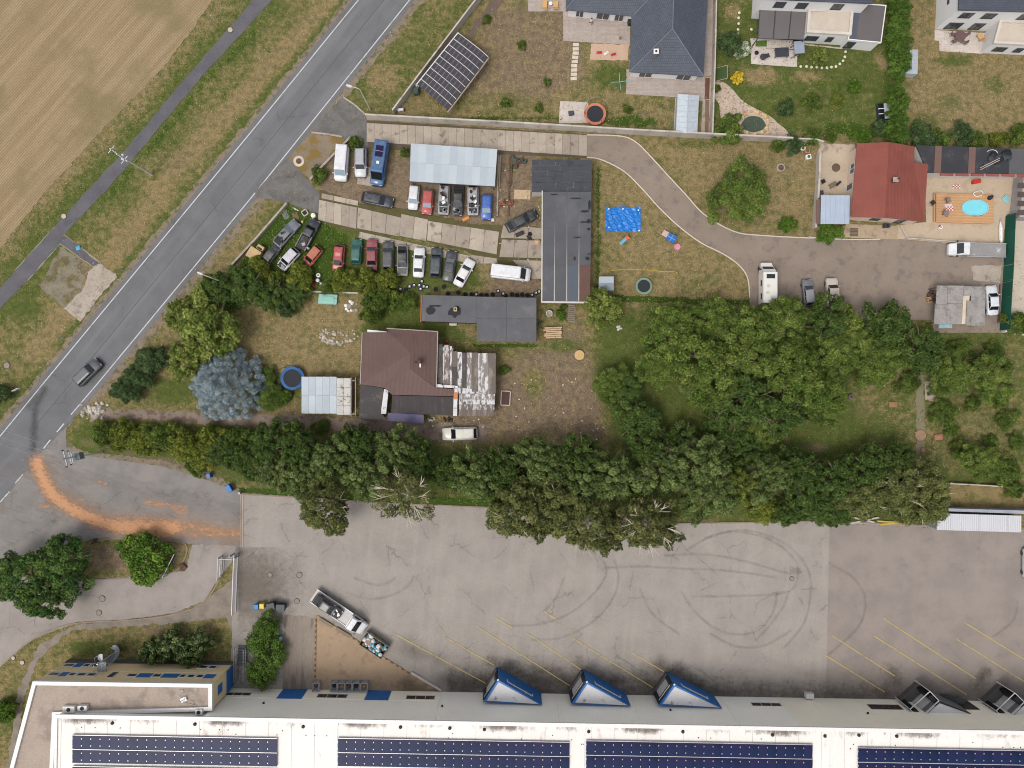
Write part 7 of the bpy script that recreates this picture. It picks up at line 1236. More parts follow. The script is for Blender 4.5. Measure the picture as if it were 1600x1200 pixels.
for i, x in enumerate((496, 524, 535.5, 547, 558.5, 571)):
    o = thing('mesh_crate', ('single wire mesh crate at the left by the blue door' if i == 0 else ('first', 'second', 'third', 'fourth', 'last')[i - 1] + ' wire mesh crate from the left in the row of five by the wall'), 'crate', P(x, 1069), 0, 'wire mesh crates by the warehouse wall', True); MB().box((0, 0, .15), (1.05, 1.3, .08)).build('base', M_GALV, o); b = MB()
    for sx, sy in ((-.5, -.62), (.5, -.62), (.5, .62), (-.5, .62)): MB().bar((sx, sy, 0), (sx, sy, 1.2), .08).build('post', M_GALV, o)
    for z in (.5, .85, 1.2):
        for p, q in (((-.5, -.62, z), (.5, -.62, z)), ((.5, -.62, z), (.5, .62, z)), ((.5, .62, z), (-.5, .62, z)), ((-.5, .62, z), (-.5, -.62, z))): b.bar(p, q, .07)
    b.build('mesh', M_GALV, o); MB().lathe([(.42, .2), (.36, .6), (.2, .75 + .1 * (i % 3))], (rnd.uniform(-.05, .05), 0, 0), 7).build('scrap_content', (M_RUST, M_DARK, mat('tan_scrap', (160, 130, 96), .9))[i % 3], o)
# triangle border: dark and yellow kerb blocks
tb = thing('kerb_blocks', 'chain of weathered kerb blocks round the paved triangle', 'kerb', P(560, 1010), 0); seg = [((494, 962), (492, 1076)), ((496, 962), (640, 1052))]
for (a, c_), n in zip(seg, (26, 34)):
    for k in range(n): t0, t1 = (k + .06) / n, (k + .94) / n; strip('kerb_block', [(a[0] + (c_[0] - a[0]) * t0, a[1] + (c_[1] - a[1]) * t0), (a[0] + (c_[0] - a[0]) * t1, a[1] + (c_[1] - a[1]) * t1)], .22, (mat('block_yellow', (176, 146, 96), .9), mat('block_brown', (120, 96, 74), .9))[k % 2], .02, tb, None, .14)
strip('pale_beam', [(643, 1050), (690, 1078)], .35, M_PANEL, .02, tb, None, .3)
for a, c_ in (((500, 966), (520, 978)), ((526, 981), (548, 994))): strip('timber', [a, c_], .5, mat('grey_timber', (140, 124, 104), .9, .15), .02, tb, None, .3)
# rubbish skip on wheels
sk_ = thing('rubbish_trailer', 'open trailer heaped with white and turquoise rubbish bags next to the recovery truck', 'trailer', P(587, 1004), math.atan2(-55, 82), None, True); MB().box((0, 0, .5), (4.2, 2.3, .12)).build('floor', M_TRIM, sk_)
for c_, d_ in (((0, 1.12, .95), (4.2, .08, .9)), ((0, -1.12, .95), (4.2, .08, .9)), ((2.06, 0, .95), (.08, 2.16, .9)), ((-2.06, 0, .95), (.08, 2.16, .9))): MB().box(c_, d_).build('side_board', mat('skip_olive', (136, 130, 108), .7), sk_)
for x in (-.7, .7):
    for y in (-1.0, 1.0): wheel(sk_, x, y, .3)
b = MB(); b.lathe([(1.0, .6), (.8, 1.1), (.3, 1.25)], (-.9, 0, 0), 9); b.build('rubbish_heap', mat('mixed_rubbish', (150, 128, 112), .9, .2), sk_); r_ = random.Random(9); RC = [mat('bag_white', (226, 226, 226), .6), mat('bag_teal', (50, 150, 170), .6), mat('bag_brown', (168, 122, 96), .8), mat('bag_grey', (150, 158, 170), .7)]
for k in range(46):
    x, y, s = r_.uniform(-1.8, 1.8), r_.uniform(-.95, .95), r_.uniform(.2, .42); MB().loft([[(x + s * q * math.cos(a_ + k) * r_.uniform(.7, 1.2), y + s * q * math.sin(a_ + k) * r_.uniform(.7, 1.2), z) for a_ in (0, 1.05, 2.1, 3.14, 4.2, 5.25)] for q, z in ((1, .9), (.9, 1.12), (.3, 1.22 + .1 * r_.random()))]).build('rubbish_bag', RC[(0, 0, 1, 0, 2, 3, 1)[k % 7]], sk_)
# ================================================================ gardens
def trampoline(label, px, py, r, mat_rim, h=.85, net=True):
    o = thing('trampoline', label, 'trampoline', P(px, py, h), 0, 'garden trampolines', True); o.location.z = 0; MB().lathe([(r, h - .05), (r, h + .04), (r * .76, h + .06), (r * .76, h)], (0, 0, 0), 28).build('pad_ring', mat_rim, o); MB().lathe([(r * .77, h - .02), (r * .77, h + .012), (r * .3, h + .012)], (0, 0, 0), 28).build('jumping_mat', mat('trampoline_mat', (46, 48, 54), .8, .05), o)
    for k in range(6):
        a = k * PI / 3; MB().tube([(r * .95 * math.cos(a), r * .95 * math.sin(a), 0), (r * .95 * math.cos(a), r * .95 * math.sin(a), h - .05)], .035, 5).build('leg', M_GALV, o)
        if net: MB().tube([(r * 1.02 * math.cos(a), r * 1.02 * math.sin(a), h - .02), (r * 1.04 * math.cos(a), r * 1.04 * math.sin(a), h + 1.5)], .03, 5).build('net_pole', M_DARK, o)
    if net: MB().tube([(r * 1.04 * math.cos(k * PI / 12), r * 1.04 * math.sin(k * PI / 12), h + 1.5) for k in range(25)], .03, 4).build('net_hoop', M_DARK, o)
trampoline('blue rimmed trampoline behind the metal shed', 457, 591, 1.85, mat('pad_blue', (36, 96, 160), .6)); trampoline('orange rimmed black trampoline in the bungalow garden', 930, 178, 1.7, mat('pad_orange', (196, 122, 92), .6)); trampoline('small green rimmed trampoline on the lawn by the winding drive', 1006, 447, 1.3, mat('pad_green', (120, 150, 126), .6), .7, False)
# blue pool cover
pcv = thing('pool_cover', 'crumpled bright blue tarpaulin spread on the lawn', 'tarpaulin', P(973, 343)); gx, gy = 22, 15; b = MB(); r_ = random.Random(4); vv = [[None] * (gx + 1) for _ in range(gy + 1)]
for j in range(gy + 1):
    for i in range(gx + 1):
        x = 946 + 55 * i / gx + (r_.uniform(-1, 1) if i in (0, gx) else 0); y = 324 + 38 * j / gy + (r_.uniform(-1.4, 1.4) if j in (0, gy) else 0) + 1.5 * math.sin(i * .5) * (j == 0); p = P(x, y); vv[j][i] = (p.x, p.y, .16 + .10 * math.sin(i * 1.1 + j * .7) * math.cos(j * 1.3 - i * .4) + r_.uniform(-.05, .05))
b.v = [Vector(q) for rw in vv for q in rw]; b.f = [(j * (gx + 1) + i, (j + 1) * (gx + 1) + i, (j + 1) * (gx + 1) + i + 1, j * (gx + 1) + i + 1) for j in range(gy) for i in range(gx)]; b.m = [0] * len(b.f); b.build('sheet', mat('blue_tarpaulin', (28, 120, 206), .35, .12, 1.2, .06), pcv)
for x, y in ((951, 327), (973, 327), (997, 329), (951, 356), (998, 361)): p = P(x, y); MB().lathe([(.12, .2), (.14, .3), (.06, .36)], (p.x, p.y, .02), 7).build('weight', M_COPING, pcv)
pg = thing('pool', 'oval turquoise pool set in the wooden deck', 'pool', P(1520, 326)); c0 = P(1520, 326); el = lambda a_, b_, z: [(c0.x + (abs(math.cos(k * PI / 18)) ** .8) * math.copysign(a_, math.cos(k * PI / 18)), c0.y + (abs(math.sin(k * PI / 18)) ** .9) * math.copysign(b_, math.sin(k * PI / 18)), z) for k in range(36)]
MB().loft([el(2.1, 1.22, .10), el(2.1, 1.22, .62), el(1.96, 1.08, .62), el(1.96, 1.08, .5)], cap=False).build('rim', mat('pool_rim', (150, 206, 216), .4), pg); MB().face(el(1.96, 1.08, .53)).build('water', mat('pool_water', (132, 218, 232), .12, .06, .8, .02, 4), pg)
dk = thing('wooden_deck', 'orange brown wooden deck round the oval pool', 'deck', P(1504, 325)); M_DECK = [mat('deck_%s' % k, c, .75, .08, .8, .1, 8) for k, c in (('a', (200, 156, 112)), ('b', (192, 148, 106)), ('c', (206, 162, 118)))]
for k in range(30):
    y0, y1 = 303 + 45 * k / 30, 303 + 45 * (k + .94) / 30; sl_ = lambda x: (x - 1460) * .03; segs = [(1460, 1549)]; d_ = abs((y0 + y1) / 2 + 1.5 - 326) / 12.4
    if d_ < 1: hx = 21.0 * (1 - d_ ** 2.2) ** .5; segs = [(1460, 1520 - hx), (1520 + hx, 1549)]
    for a, c_ in segs:
        if c_ > a: MB().prism([XY(a, y0 + sl_(a)), XY(c_, y0 + sl_(c_)), XY(c_, y1 + sl_(c_)), XY(a, y1 + sl_(a))], .04, .5).build('plank', M_DECK[k % 3], dk)
MB().prism([XY(1457, 302), XY(1459.6, 302), XY(1459.6, 347), XY(1457, 347)], .04, .3).build('step', M_DECK[1], dk)
def lounge(label, px, py, rz, m, cat='chair', L=1.5, W=.6):
    o = thing('garden_chair', label, cat, P(px, py) + Vector((0, 0, .5 if 1460 < px < 1549 and 303 < py < 348 else 0.04)), rz, None, True); MB().box((.1, 0, .38), (L * .6, W, .08)).build('seat', m, o); MB().hexa([(-L * .22, -W / 2, .42), (-L * .22, W / 2, .42), (-L * .3, W / 2, .42), (-L * .3, -W / 2, .42)], [(-L * .45, -W / 2, 1.0), (-L * .45, W / 2, 1.0), (-L * .52, W / 2, 1.0), (-L * .52, -W / 2, 1.0)]).build('backrest', m, o)
    for x in (-.3, .45):
        for y in (-W * .4, W * .4): MB().bar((x, y, 0), (x, y, .34), .05).build('leg', M_DARK, o)
def table(label, px, py, rz, w, d, m, h=.74, rnd_=False, z=0.04):
    o = thing('garden_table', label, 'table', P(px, py) + Vector((0, 0, z)), rz, None, True)
    if rnd_: MB().lathe([(w / 2, h - .05), (w / 2, h), (w * .1, h + .005)], (0, 0, 0), 20).build('table_top', m, o); MB().tube([(0, 0, 0), (0, 0, h - .06)], .06, 6).build('leg', M_DARK, o)
    else:
        MB().box((0, 0, h - .03), (w, d, .06)).build('table_top', m, o)
        for x in (-w * .45, w * .45):
            for y in (-d * .43, d * .43): MB().bar((x, y, 0), (x, y, h - .07), .06).build('leg', M_DARK, o)
    return o
M_ANTH = mat('anthracite', (62, 64, 72), .6); M_RATT = mat('rattan_grey', (134, 124, 118), .8, .1, 3); M_REDP = mat('red_plastic', (204, 52, 48), .5)
lounge('grey padded garden chair at the north of the pool deck', 1476, 315, .3, M_RATT, L=1.1, W=.8); lounge('grey padded garden chair with a striped towel at the south of the pool deck', 1473, 335, -.4, M_RATT, L=1.2, W=.8); lounge('dark steel chair at the west steps of the pool deck', 1455, 318, .6, M_DARK, L=1.0)
def checks(label, px, py, w, d, rz, z, m1, m2):
    o = thing('checked_cushion', label, 'cushion', P(px, py) + Vector((0, 0, z)), rz, None, True)
    for i in range(5):
        for j in range(3): MB().box(((i - 2) * w / 5, (j - 1) * d / 3, .05), (w / 5 - .01, d / 3 - .01, .1)).build('square', m1 if (i + j) % 2 else m2, o)
checks('red and white checked cushion lying on the terrace north of the pool', 1494, 292, 1.15, .55, 0, .04, M_REDP, M_COPING); checks('red and white checked blanket on the pool deck between the chairs', 1480, 327, 1.1, .65, 0, .5, M_REDP, M_COPING); checks('pale pink checked cushion above the checked blanket on the pool deck', 1478, 322, 1.1, .4, 0, .5, mat('pale_pink', (222, 176, 168), .8), M_COPING)
o = thing('red_box', 'red plastic play box on the terrace by the outbuilding', 'box', P(1523, 285) + Vector((0, 0, .04)), .15, None, True); MB().box((0, 0, .25), (1.2, .5, .5)).build('tub', M_REDP, o); MB().box((0, .05, .53), (1.26, .56, .06)).build('lid', M_REDP, o)
o = thing('pool_hose', 'white looped pool hose at the edge of the deck', 'hose', P(1525, 304) + Vector((0, 0, .54)), 0, None, True); MB().tube([(.75 * math.cos(t * .5), .42 * math.sin(t * .5) * (1 + .2 * math.sin(t)), .03 * (t % 3)) for t in range(12)], .06, 6).build('hose', M_COPING, o)
o = thing('pool_pump', 'black pool pump right of the looped hose', 'pump', P(1542, 311) + Vector((0, 0, .5)), .4, None, True); MB().lathe([(.3, 0), (.34, .25), (.28, .5), (.1, .55)], (0, 0, 0), 10).build('drum', M_DARK, o); MB().box((.3, .1, .2), (.4, .3, .4)).build('motor', M_BLACK, o)
o = thing('folded_parasol', 'folded white parasol lying on the terrace by the green screen', 'parasol', P(1562, 363) + Vector((0, 0, .06)), PI / 2 + .03, None, True); MB().tube([(-1.7, 0, .2), (-1.2, 0, .2), (.6, 0, .22), (1.6, 0, .16)], [.12, .28, .3, .08], 8).build('canopy', M_COPING, o); MB().tube([(1.6, 0, .16), (2.1, 0, .12)], .04, 6).build('pole', M_GALV, o)
o = thing('air_mattress', 'turquoise inflatable mattress on the terrace corner', 'mattress', P(1571, 311) + Vector((0, 0, .05)), -.7, None, True); [MB().tube([(-.5, y, .1), (.5, y, .1)], .12, 8).build('air_tube', mat('inflatable_turquoise', (140, 200, 206), .4), o) for y in (-.33, -.11, .11, .33)]
o = thing('swim_ring', 'white swim ring on the terrace south of the deck', 'swim ring', P(1469, 355) + Vector((0, 0, .05)), 0, None, True); [MB().tube([(.24 * math.cos(a_), .24 * math.sin(a_), .1) for a_ in [s * PI / 2 + k * PI / 12 for k in range(7)]], .09, 6).build('ring_section', M_COPING if s != 1 else M_REDP, o) for s in range(4)]
o = thing('doormat', 'dark square grate mat before the red roofed house', 'mat', P(1334, 363) + Vector((0, 0, .045)), 0, None, True); [MB().box((0, -.55 + k * .22, .02), (1.3, .16, .04)).build('slat', mat('mat_brown', (104, 88, 74), .9), o) for k in range(6)]
o = thing('air_unit', 'dark boxy unit on the ground at the front of the red roofed house', 'unit', P(1383, 354) + Vector((0, 0, .04)), 0, None, True); MB().box((0, 0, .35), (.9, .5, .7)).build('casing', M_ANTH, o); MB().lathe([(.2, 0), (.18, .03), (.05, .04)], (0, 0, .7), 10).build('fan_grille', M_BLACK, o)
lounge('black folding chair on the courtyard near its middle', 1284, 285, .5, M_BLACK, L=.9); lounge('dark bicycle-like seat frame on the courtyard by the house', 1308, 288, .7, M_DARK, L=1.4, W=.35); table('dark low table on the courtyard by the canopy', 1281, 302, .1, .7, .6, M_ANTH, .5); table('brown patio mat table on the courtyard', 1300, 290, .5, 1.2, .7, mat('worn_wood', (128, 108, 88), .85), .4)
for i, (x, y, m) in enumerate(((1253, 233, M_COPING), (1260, 237, mat('bead_red', (190, 120, 96), .8)), (1262, 246, M_COPING))): o = thing('planter_box', ('upper', 'middle', 'lower')[i] + ' small planter box on the grass beside the courtyard', 'planter', P(x, y), .1 * i, None, True); MB().box((0, 0, .2), (.8, .5 + .1 * i, .4)).build('tub', m, o); MB().lathe([(.22, .4), (.25, .5), (.08, .58)], (0, 0, 0), 7).build('plants', mat('planter_green', (84, 106, 46), .9), o)
# on the gear heap of the outbuilding roof
o = thing('roof_gear', 'heap of dark tarpaulins with a pale ladder on the felt outbuilding roof', 'gear', P(1556, 250, 2.8), 0, None, True); r_ = random.Random(3)
for k in range(8):
    x, y, s = r_.uniform(-1.6, 1.8), r_.uniform(-1.0, 1.1), r_.uniform(.5, .9); MB().loft([[(x + s * q * math.cos(a_) * r_.uniform(.6, 1.2), y + s * q * math.sin(a_) * r_.uniform(.6, 1.2), z) for a_ in np.arange(0, 6.2, .8)] for q, z in ((1, .01), (.8, .3), (.3, .42))]).build('tarpaulin', (M_ANTH, M_BLACK)[k % 2], o)
for s in (0, .3): MB().bar((-2.6, -1.6 + s, .3), (.2, -.2 + s, .55), .1).build('ladder_rail', mat('pale_timber', (190, 176, 158), .8), o)
MB().tube([(-.9 + .8 * math.cos(t * .35), .9 + .5 * math.sin(t * .35), .5) for t in range(9)], .05, 5).build('pipe_bow', M_LAMP, o)
# bungalow garden things
M_STONE = mat('pale_stone', (214, 200, 182), .9, .12, 1.2); o = thing('stepping_stones', 'row of pale stepping stones leading from the bungalow patio', 'path', P(898, 97))
for k in range(9): p = P(900 - k * .4 + rnd.uniform(-1, 1), 70 + k * 6.6); MB().box((p.x, p.y, .04), (.95, .5, .08), rnd.uniform(-.1, .1)).build('stone', M_STONE, o)
o = thing('stepping_stones', 'curved row of small pale stones across the white house lawn', 'path', P(1300, 100))
for x, y in ((1251, 104), (1260, 104), (1268, 105), (1276, 105), (1284, 106), (1292, 106), (1299, 105), (1306, 104), (1312, 100), (1317, 95), (1320, 89), (1321, 81), (1322, 74)): p = P(x, y); MB().lathe([(.2, 0), (.22, .05), (.1, .08)], (p.x, p.y, 0), 7).build('stone', mat('white_stone', (220, 218, 190), .9), o)
o = thing('stepping_stones', 'short row of pale stones beside the concrete wall bush', 'path', P(1153, 40))
for x, y in ((1155, 20), (1154, 28), (1154, 37), (1153, 46), (1153, 53), (1174, 46)): p = P(x, y); MB().lathe([(.2, 0), (.22, .05), (.1, .08)], (p.x, p.y, 0), 7).build('stone', MATS['white_stone'], o)
o = thing('washing_line', 'turquoise rotary washing line on the bungalow lawn', 'washing line', P(966, 135), .1, None, True); MB().tube([(0, 0, 0), (0, 0, 1.7)], .04, 6).build('pole', M_GALV, o); [MB().tube([(0, 0, 1.65), (1.35 * math.cos(k * PI / 2), 1.35 * math.sin(k * PI / 2), 1.85)], .05, 5).build('arm', mat('washing_teal', (120, 184, 176), .6), o) for k in range(4)]
MBF = [('yellow play kitchen on the bungalow patio', 900, 21, (1.5, .8, .9), (232, 204, 50)), ('red and white play car by the bungalow wall', 933, 23, (1.4, .6, .7), (206, 150, 140)), ('grey gas grill by the bungalow wall', 948, 26, (1.1, .7, 1.0), (150, 148, 150)), ('small dark barbecue right of the grey grill', 959, 27, (.6, .6, .9), (70, 62, 60)), ('white garden cabinet by the bungalow door', 970, 27, (.7, .6, .9), (216, 210, 206)), ('dark water barrel at the bungalow corner', 983, 37, (.6, .9, 1.0), (50, 54, 60)), ('dark small box on the square garden pad', 892, 178, (.8, .65, .4), (72, 74, 86)), ('green rain barrel beside the solar carport', 651, 145, (.8, 1.0, 1.1), (62, 88, 76)), ('white drum on top of the rain barrel corner', 653, 137, (.5, .5, 1.0), (220, 220, 220)), ('red play box on the bungalow south patio', 999, 116, (.9, .35, .5), (190, 92, 88)), ('white cupboard leaning by the slanted wall foot', 627, 174, (.9, .4, .8), (226, 224, 226))]
for lb, x, y, (w, d_, h), c_ in MBF:
    nm = lb.split(' on ')[0].split(' by ')[0].split(' at ')[0].split(' right ')[0].split(' beside ')[0].split(' leaning ')[0].replace(' and ', ' ').replace(' ', '_'); m = mat('paint_' + nm, c_, .6, .05); o = thing(nm, lb, lb.split()[-1] if False else 'garden item', P(x, y) + Vector((0, 0, .035)), .12, None, True)
    MB().hexa([(-w * .46, -d_ * .46, 0), (w * .46, -d_ * .46, 0), (w * .46, d_ * .46, 0), (-w * .46, d_ * .46, 0)], [(-w * .5, -d_ * .5, h * .8), (w * .5, -d_ * .5, h * .8), (w * .5, d_ * .5, h * .8), (-w * .5, d_ * .5, h * .8)]).build('case', m, o); MB().hexa([(-w * .53, -d_ * .53, h * .8), (w * .53, -d_ * .53, h * .8), (w * .53, d_ * .53, h * .8), (-w * .53, d_ * .53, h * .8)], [(-w * .4, -d_ * .4, h), (w * .4, -d_ * .4, h), (w * .4, d_ * .4, h), (-w * .4, d_ * .4, h)]).build('lid', m, o); MB().box((0, -d_ * .5 - .03, h * .5), (w * .4, .05, .06)).build('handle', M_DARK, o)
for i, (x, y, c_) in enumerate(((936, 83, M_REDP), (958, 86, M_REDP), (947, 84, M_COPING))): o = thing('sand_toy', ('left red', 'right red', 'white')[i] + ' toy lying in the sand play area', 'toy', P(x, y) + Vector((0, 0, .04)), .3 * i, None, True); MB().hexa([(-.3, -.12, 0), (.3, -.12, 0), (.3, .12, 0), (-.3, .12, 0)], [(-.4, -.18, .2), (.4, -.18, .2), (.4, .18, .2), (-.4, .18, .2)]).build('tub', c_, o); MB().tube([(-.35, 0, .2), (0, 0, .4), (.35, 0, .2)], .03, 5).build('handle', c_, o)
lounge('orange wooden sun lounger left of the other on the upper patio', 851, 10, PI / 2, mat('lounger_wood', (218, 170, 110), .7), 'sun lounger', 2.0, .7); lounge('orange wooden sun lounger right of the other on the upper patio', 868, 10, PI / 2, MATS['lounger_wood'], 'sun lounger', 1.7, .8); table('small white table between the two sun loungers', 860, 8, 0, .6, .6, M_COPING, .5, True)
# white house patio
table('dark rectangular table on the patio of the white house', 1219, 85, .05, 2.1, 1.4, M_ANTH); o = thing('garden_swing', 'grey blue canopied garden swing on the patio of the white house', 'swing', P(1241, 82) + Vector((0, 0, .04)), .05, None, True); MB().hexa([(-.7, -1.0, 1.7), (.8, -1.0, 1.8), (.8, .9, 1.8), (-.7, .9, 1.7)], [(-.7, -1.0, 1.76), (.8, -1.0, 1.86), (.8, .9, 1.86), (-.7, .9, 1.76)]).build('canopy', mat('swing_blue', (150, 160, 176), .6, .08), o); MB().box((.1, 0, .5), (.6, 1.6, .12)).build('seat', M_RATT, o); [MB().bar((x, y, 0), (.0, y, 1.7), .07).build('leg', M_DARK, o) for x in (-.6, .7) for y in (-.9, .8)]
table('round dark bistro table on the patio of the white house', 1190, 92, 0, 1.0, 1.0, M_ANTH, .7, True); lounge('dark wire chair right of the round bistro table', 1197, 89, .4, M_ANTH, L=.9, W=.6); table('small round black fire bowl on the patio of the white house', 1181, 84, 0, .65, .65, M_BLACK, .35, True); table('black cabinet against the pergola of the white house', 1244, 66, .03, 1.7, .8, M_BLACK, 1.0); table('brown round dining table on the patio of the corner white house', 1496, 60, 0, 1.7, 1.7, mat('dining_brown', (110, 86, 84), .7), .74, True)
for i, (x, y) in enumerate(((1486, 56), (1506, 56), (1488, 67), (1504, 68))): lounge(('upper left', 'upper right', 'lower left', 'lower right')[i] + ' chair round the brown dining table', x, y, (0, PI, .4, PI - .4)[i], mat('chair_plum', (128, 100, 104), .8), L=.8, W=.5)
lounge('tan wooden lounge chair near the wing of the corner white house', 1529, 60, PI / 2 + .5, MATS['lounger_wood'], 'sun lounger', 1.5, .6)
o = thing('cold_frame', 'dark double cold frame with white bars by the tall hedge', 'cold frame', P(1378, 176), .08, None, True); MB().box((0, 0, .3), (1.8, 2.5, .6)).build('box', M_ANTH, o); [MB().box((x, 0, .64), (.8, 2.4, .05)).build('lid', G_CAR if x < 0 else G_PALE, o) for x in (-.45, .45)]; [MB().bar((-.9, y, .69), (.05, y, .69), .1, .05).build('bar', M_COPING, o) for y in (-.4, .4)]
o = thing('football_goal', 'low dark green goal net against the concrete wall', 'goal', P(1125, 117), 0, None, True); b = MB(); [b.bar(p, q, .08) for p, q in (((-.8, -1.0, .0), (.8, -1.0, 1.1)), ((-.8, 1.0, 0), (.8, 1.0, 1.1)), ((.8, -1.0, 1.1), (.8, 1.0, 1.1)), ((.8, -1.0, 0), (.8, -1.0, 1.1)), ((.8, 1.0, 0), (.8, 1.0, 1.1)))]; b.build('frame', M_OLDW, o); MB().face([(-.8, -1.0, .02), (.78, -1.0, 1.08), (.78, 1.0, 1.08), (-.8, 1.0, .02)]).build('net', mat('net_green', (62, 84, 44), .9), o)
# pond with stones
pn_ = thing('garden_pond', 'small dark green pond ringed by ochre stones', 'pond', P(1177, 194)); pc_ = [P(1177 + 19 * math.cos(a_) * (1 + .08 * math.sin(3 * a_)), 194 + 12.5 * math.sin(a_)) for a_ in np.linspace(0, 2 * PI, 25)[:-1]]; MB().face([(p.x, p.y, .07) for p in pc_]).build('water', mat('pond_water', (74, 84, 72), .1, .15, 1), pn_); r_ = random.Random(8); M_OCH = [mat('ochre_stone_%s' % k, c_, .9, .15, 2) for k, c_ in (('a', (206, 178, 132)), ('b', (190, 158, 116)), ('c', (222, 198, 158)))]
def rock(parent, p, s, m, name='stone'):
    n = 7; ph = r_.uniform(0, 6); return MB().loft([[(p.x + s * q * math.cos(ph + k * 2 * PI / n) * r_.uniform(.75, 1.15), p.y + s * q * math.sin(ph + k * 2 * PI / n) * r_.uniform(.75, 1.15), p.z + z) for k in range(n)] for q, z in ((.95, 0), (1, s * .35), (.55, s * .75))]).build(name, m, parent)
for k in range(34): a_ = k * 2 * PI / 34; rock(pn_, P(1177 + (21 + r_.uniform(0, 5)) * math.cos(a_), 194 + (14 + r_.uniform(0, 4) + (3 if math.sin(a_) < 0 else 0)) * math.sin(a_)), r_.uniform(.2, .42), M_OCH[k % 3])
rk = thing('rock_garden', 'ring of pale rocks on the brown lawn by the house', 'rock garden', P(520, 525)); MP = [mat('rock_pale', (200, 190, 176), .9, .15, 2), mat('rock_grey', (166, 158, 146), .9, .15, 2)]
for k in range(64): a_ = r_.uniform(2.2, 5.4); rock(rk, P(530 + 26 * math.cos(a_) + r_.uniform(-4, 4), 526 + 11 * math.sin(a_) * -1 + r_.uniform(-4, 4)), r_.uniform(.1, .3), MP[k % 2])
for k in range(24): rock(rk, P(r_.uniform(520, 560), r_.uniform(514, 534)), r_.uniform(.1, .25), MP[k % 2])
hp = thing('rubble_heap', 'heap of pale rubble where the dirt track meets the road', 'rubble', P(150, 641))
for k in range(60): x, y = r_.gauss(150, 9), r_.gauss(641, 6); q = P(x, y); q.z = max(0, .5 - .05 * math.hypot(x - 150, y - 641)); rock(hp, q, r_.uniform(.12, .42), MP[k % 2])
h2 = thing('rubble_heap', 'small grey rubble heap with white scraps on the brown lawn', 'rubble', P(549, 478))
for k in range(26): x, y = r_.gauss(549, 5), r_.gauss(478, 5); rock(h2, P(x, y), r_.uniform(.1, .34), (M_COPING, MP[1])[k % 2])
# lawn toys by the winding drive
tt = table('small blue table tennis table on the brown lawn', 1048, 373, -.55, 1.4, 1.2, mat('tt_blue', (30, 108, 190), .5), .6, z=0); MB().box((0, 0, .605), (.03, 1.2, .02)).build('white_line', M_COPING, tt); MB().box((0, 0, .605), (1.4, .03, .018)).build('white_line', M_COPING, tt)
table('pale pink play bench beside the blue table', 1039, 366, -.55, 1.0, .9, mat('bench_pink', (206, 178, 166), .7), .4, z=0); o = thing('play_ring', 'pink and white round paddling ring by the blue table', 'paddling pool', P(1058, 386), 0, None, True); MB().lathe([(.48, .0), (.55, .12), (.48, .22), (.38, .12)], (0, 0, 0), 18).build('ring', mat('ring_pink', (222, 150, 168), .5), o); MB().lathe([(.39, 0), (.39, .05), (.1, .06)], (0, 0, 0), 16).build('floor', M_COPING, o)
o = thing('toy_slide', 'small orange and blue toy slide on the brown lawn', 'slide', P(974, 377), .7, None, True); MB().hexa([(-.7, -.25, .05), (.5, -.25, .7), (.5, .25, .7), (-.7, .25, .05)], [(-.7, -.25, .1), (.5, -.25, .76), (.5, .25, .76), (-.7, .25, .1)]).build('chute', mat('slide_blue', (96, 160, 186), .5), o); MB().box((.65, 0, .4), (.5, .6, .8)).build('tower', mat('slide_orange', (222, 104, 66), .5), o); [MB().bar((.9, y, 0), (.9, y, .9), .08).build('post', MATS['slide_orange'], o) for y in (-.25, .25)]
o = thing('garden_hose', 'thin yellow hose stretched across the brown lawn', 'hose', P(1000, 423)); MB().tube([(P(x, y).x, P(x, y).y, .05) for x, y in smooth_path([(948, 424), (975, 421), (1010, 422), (1035, 424), (1055, 425), (1058, 430)], 5)], .045, 5).build('hose', mat('hose_yellow', (204, 176, 74), .6), o)
# scrap yard things
def tyre(label, px, py, group, m=None, z=0.0, rim=False):
    o = thing('loose_tyre', label, 'tyre', P(px, py) + Vector((0, 0, z)), 0, group, True); MB().lathe([(.2, .0), (.33, .02), (.35, .1), (.33, .18), (.2, .2), (.19, .1)], (0, 0, 0), 14).build('tyre', M_TYREB, o); (MB().lathe([(.21, .06), (.21, .19), (.08, .15)], (0, 0, 0), 12).build('rim', m or M_RIM, o) if rim else MB().lathe([(.19, .02), (.19, .05), (.05, .05)], (0, 0, 0), 10).build('inner', M_BLACK, o))
TL = [(621, 446, 1), (626, 452, 1), (634, 453, 0), (640, 448, 1), (647, 446, 1), (655, 446, 1), (657, 452, 1), (662, 448, 1), (667, 449, 1), (659, 440, 1), (694, 448, 0), (716, 457, 0), (700, 459, 0), (737, 460, 0), (744, 460, 1), (752, 461, 0), (760, 461, 0), (778, 455, 1), (786, 459, 1), (800, 460, 0), (808, 461, 0), (816, 460, 0), (824, 461, 0), (831, 461, 1), (837, 458, 1), (842, 456, 1), (790, 462, 0), (770, 460, 0), (828, 366, 0), (727, 460, 0), (681, 452, 0), (616, 455, 0)]
for i, (x, y, w) in enumerate(sorted(TL)): tyre('%s loose tyre from the left %s by the L-shaped shed' % (ORD[i] if i < 20 else ('twenty-' + ORD[i - 20]) if i > 19 and i < 29 else ('thirtieth', 'thirty-first', 'thirty-second', 'x')[i - 29], 'with a pale rim' if w else 'without a rim'), x, y, 'tyres strewn below the scrap cars', rim=bool(w))
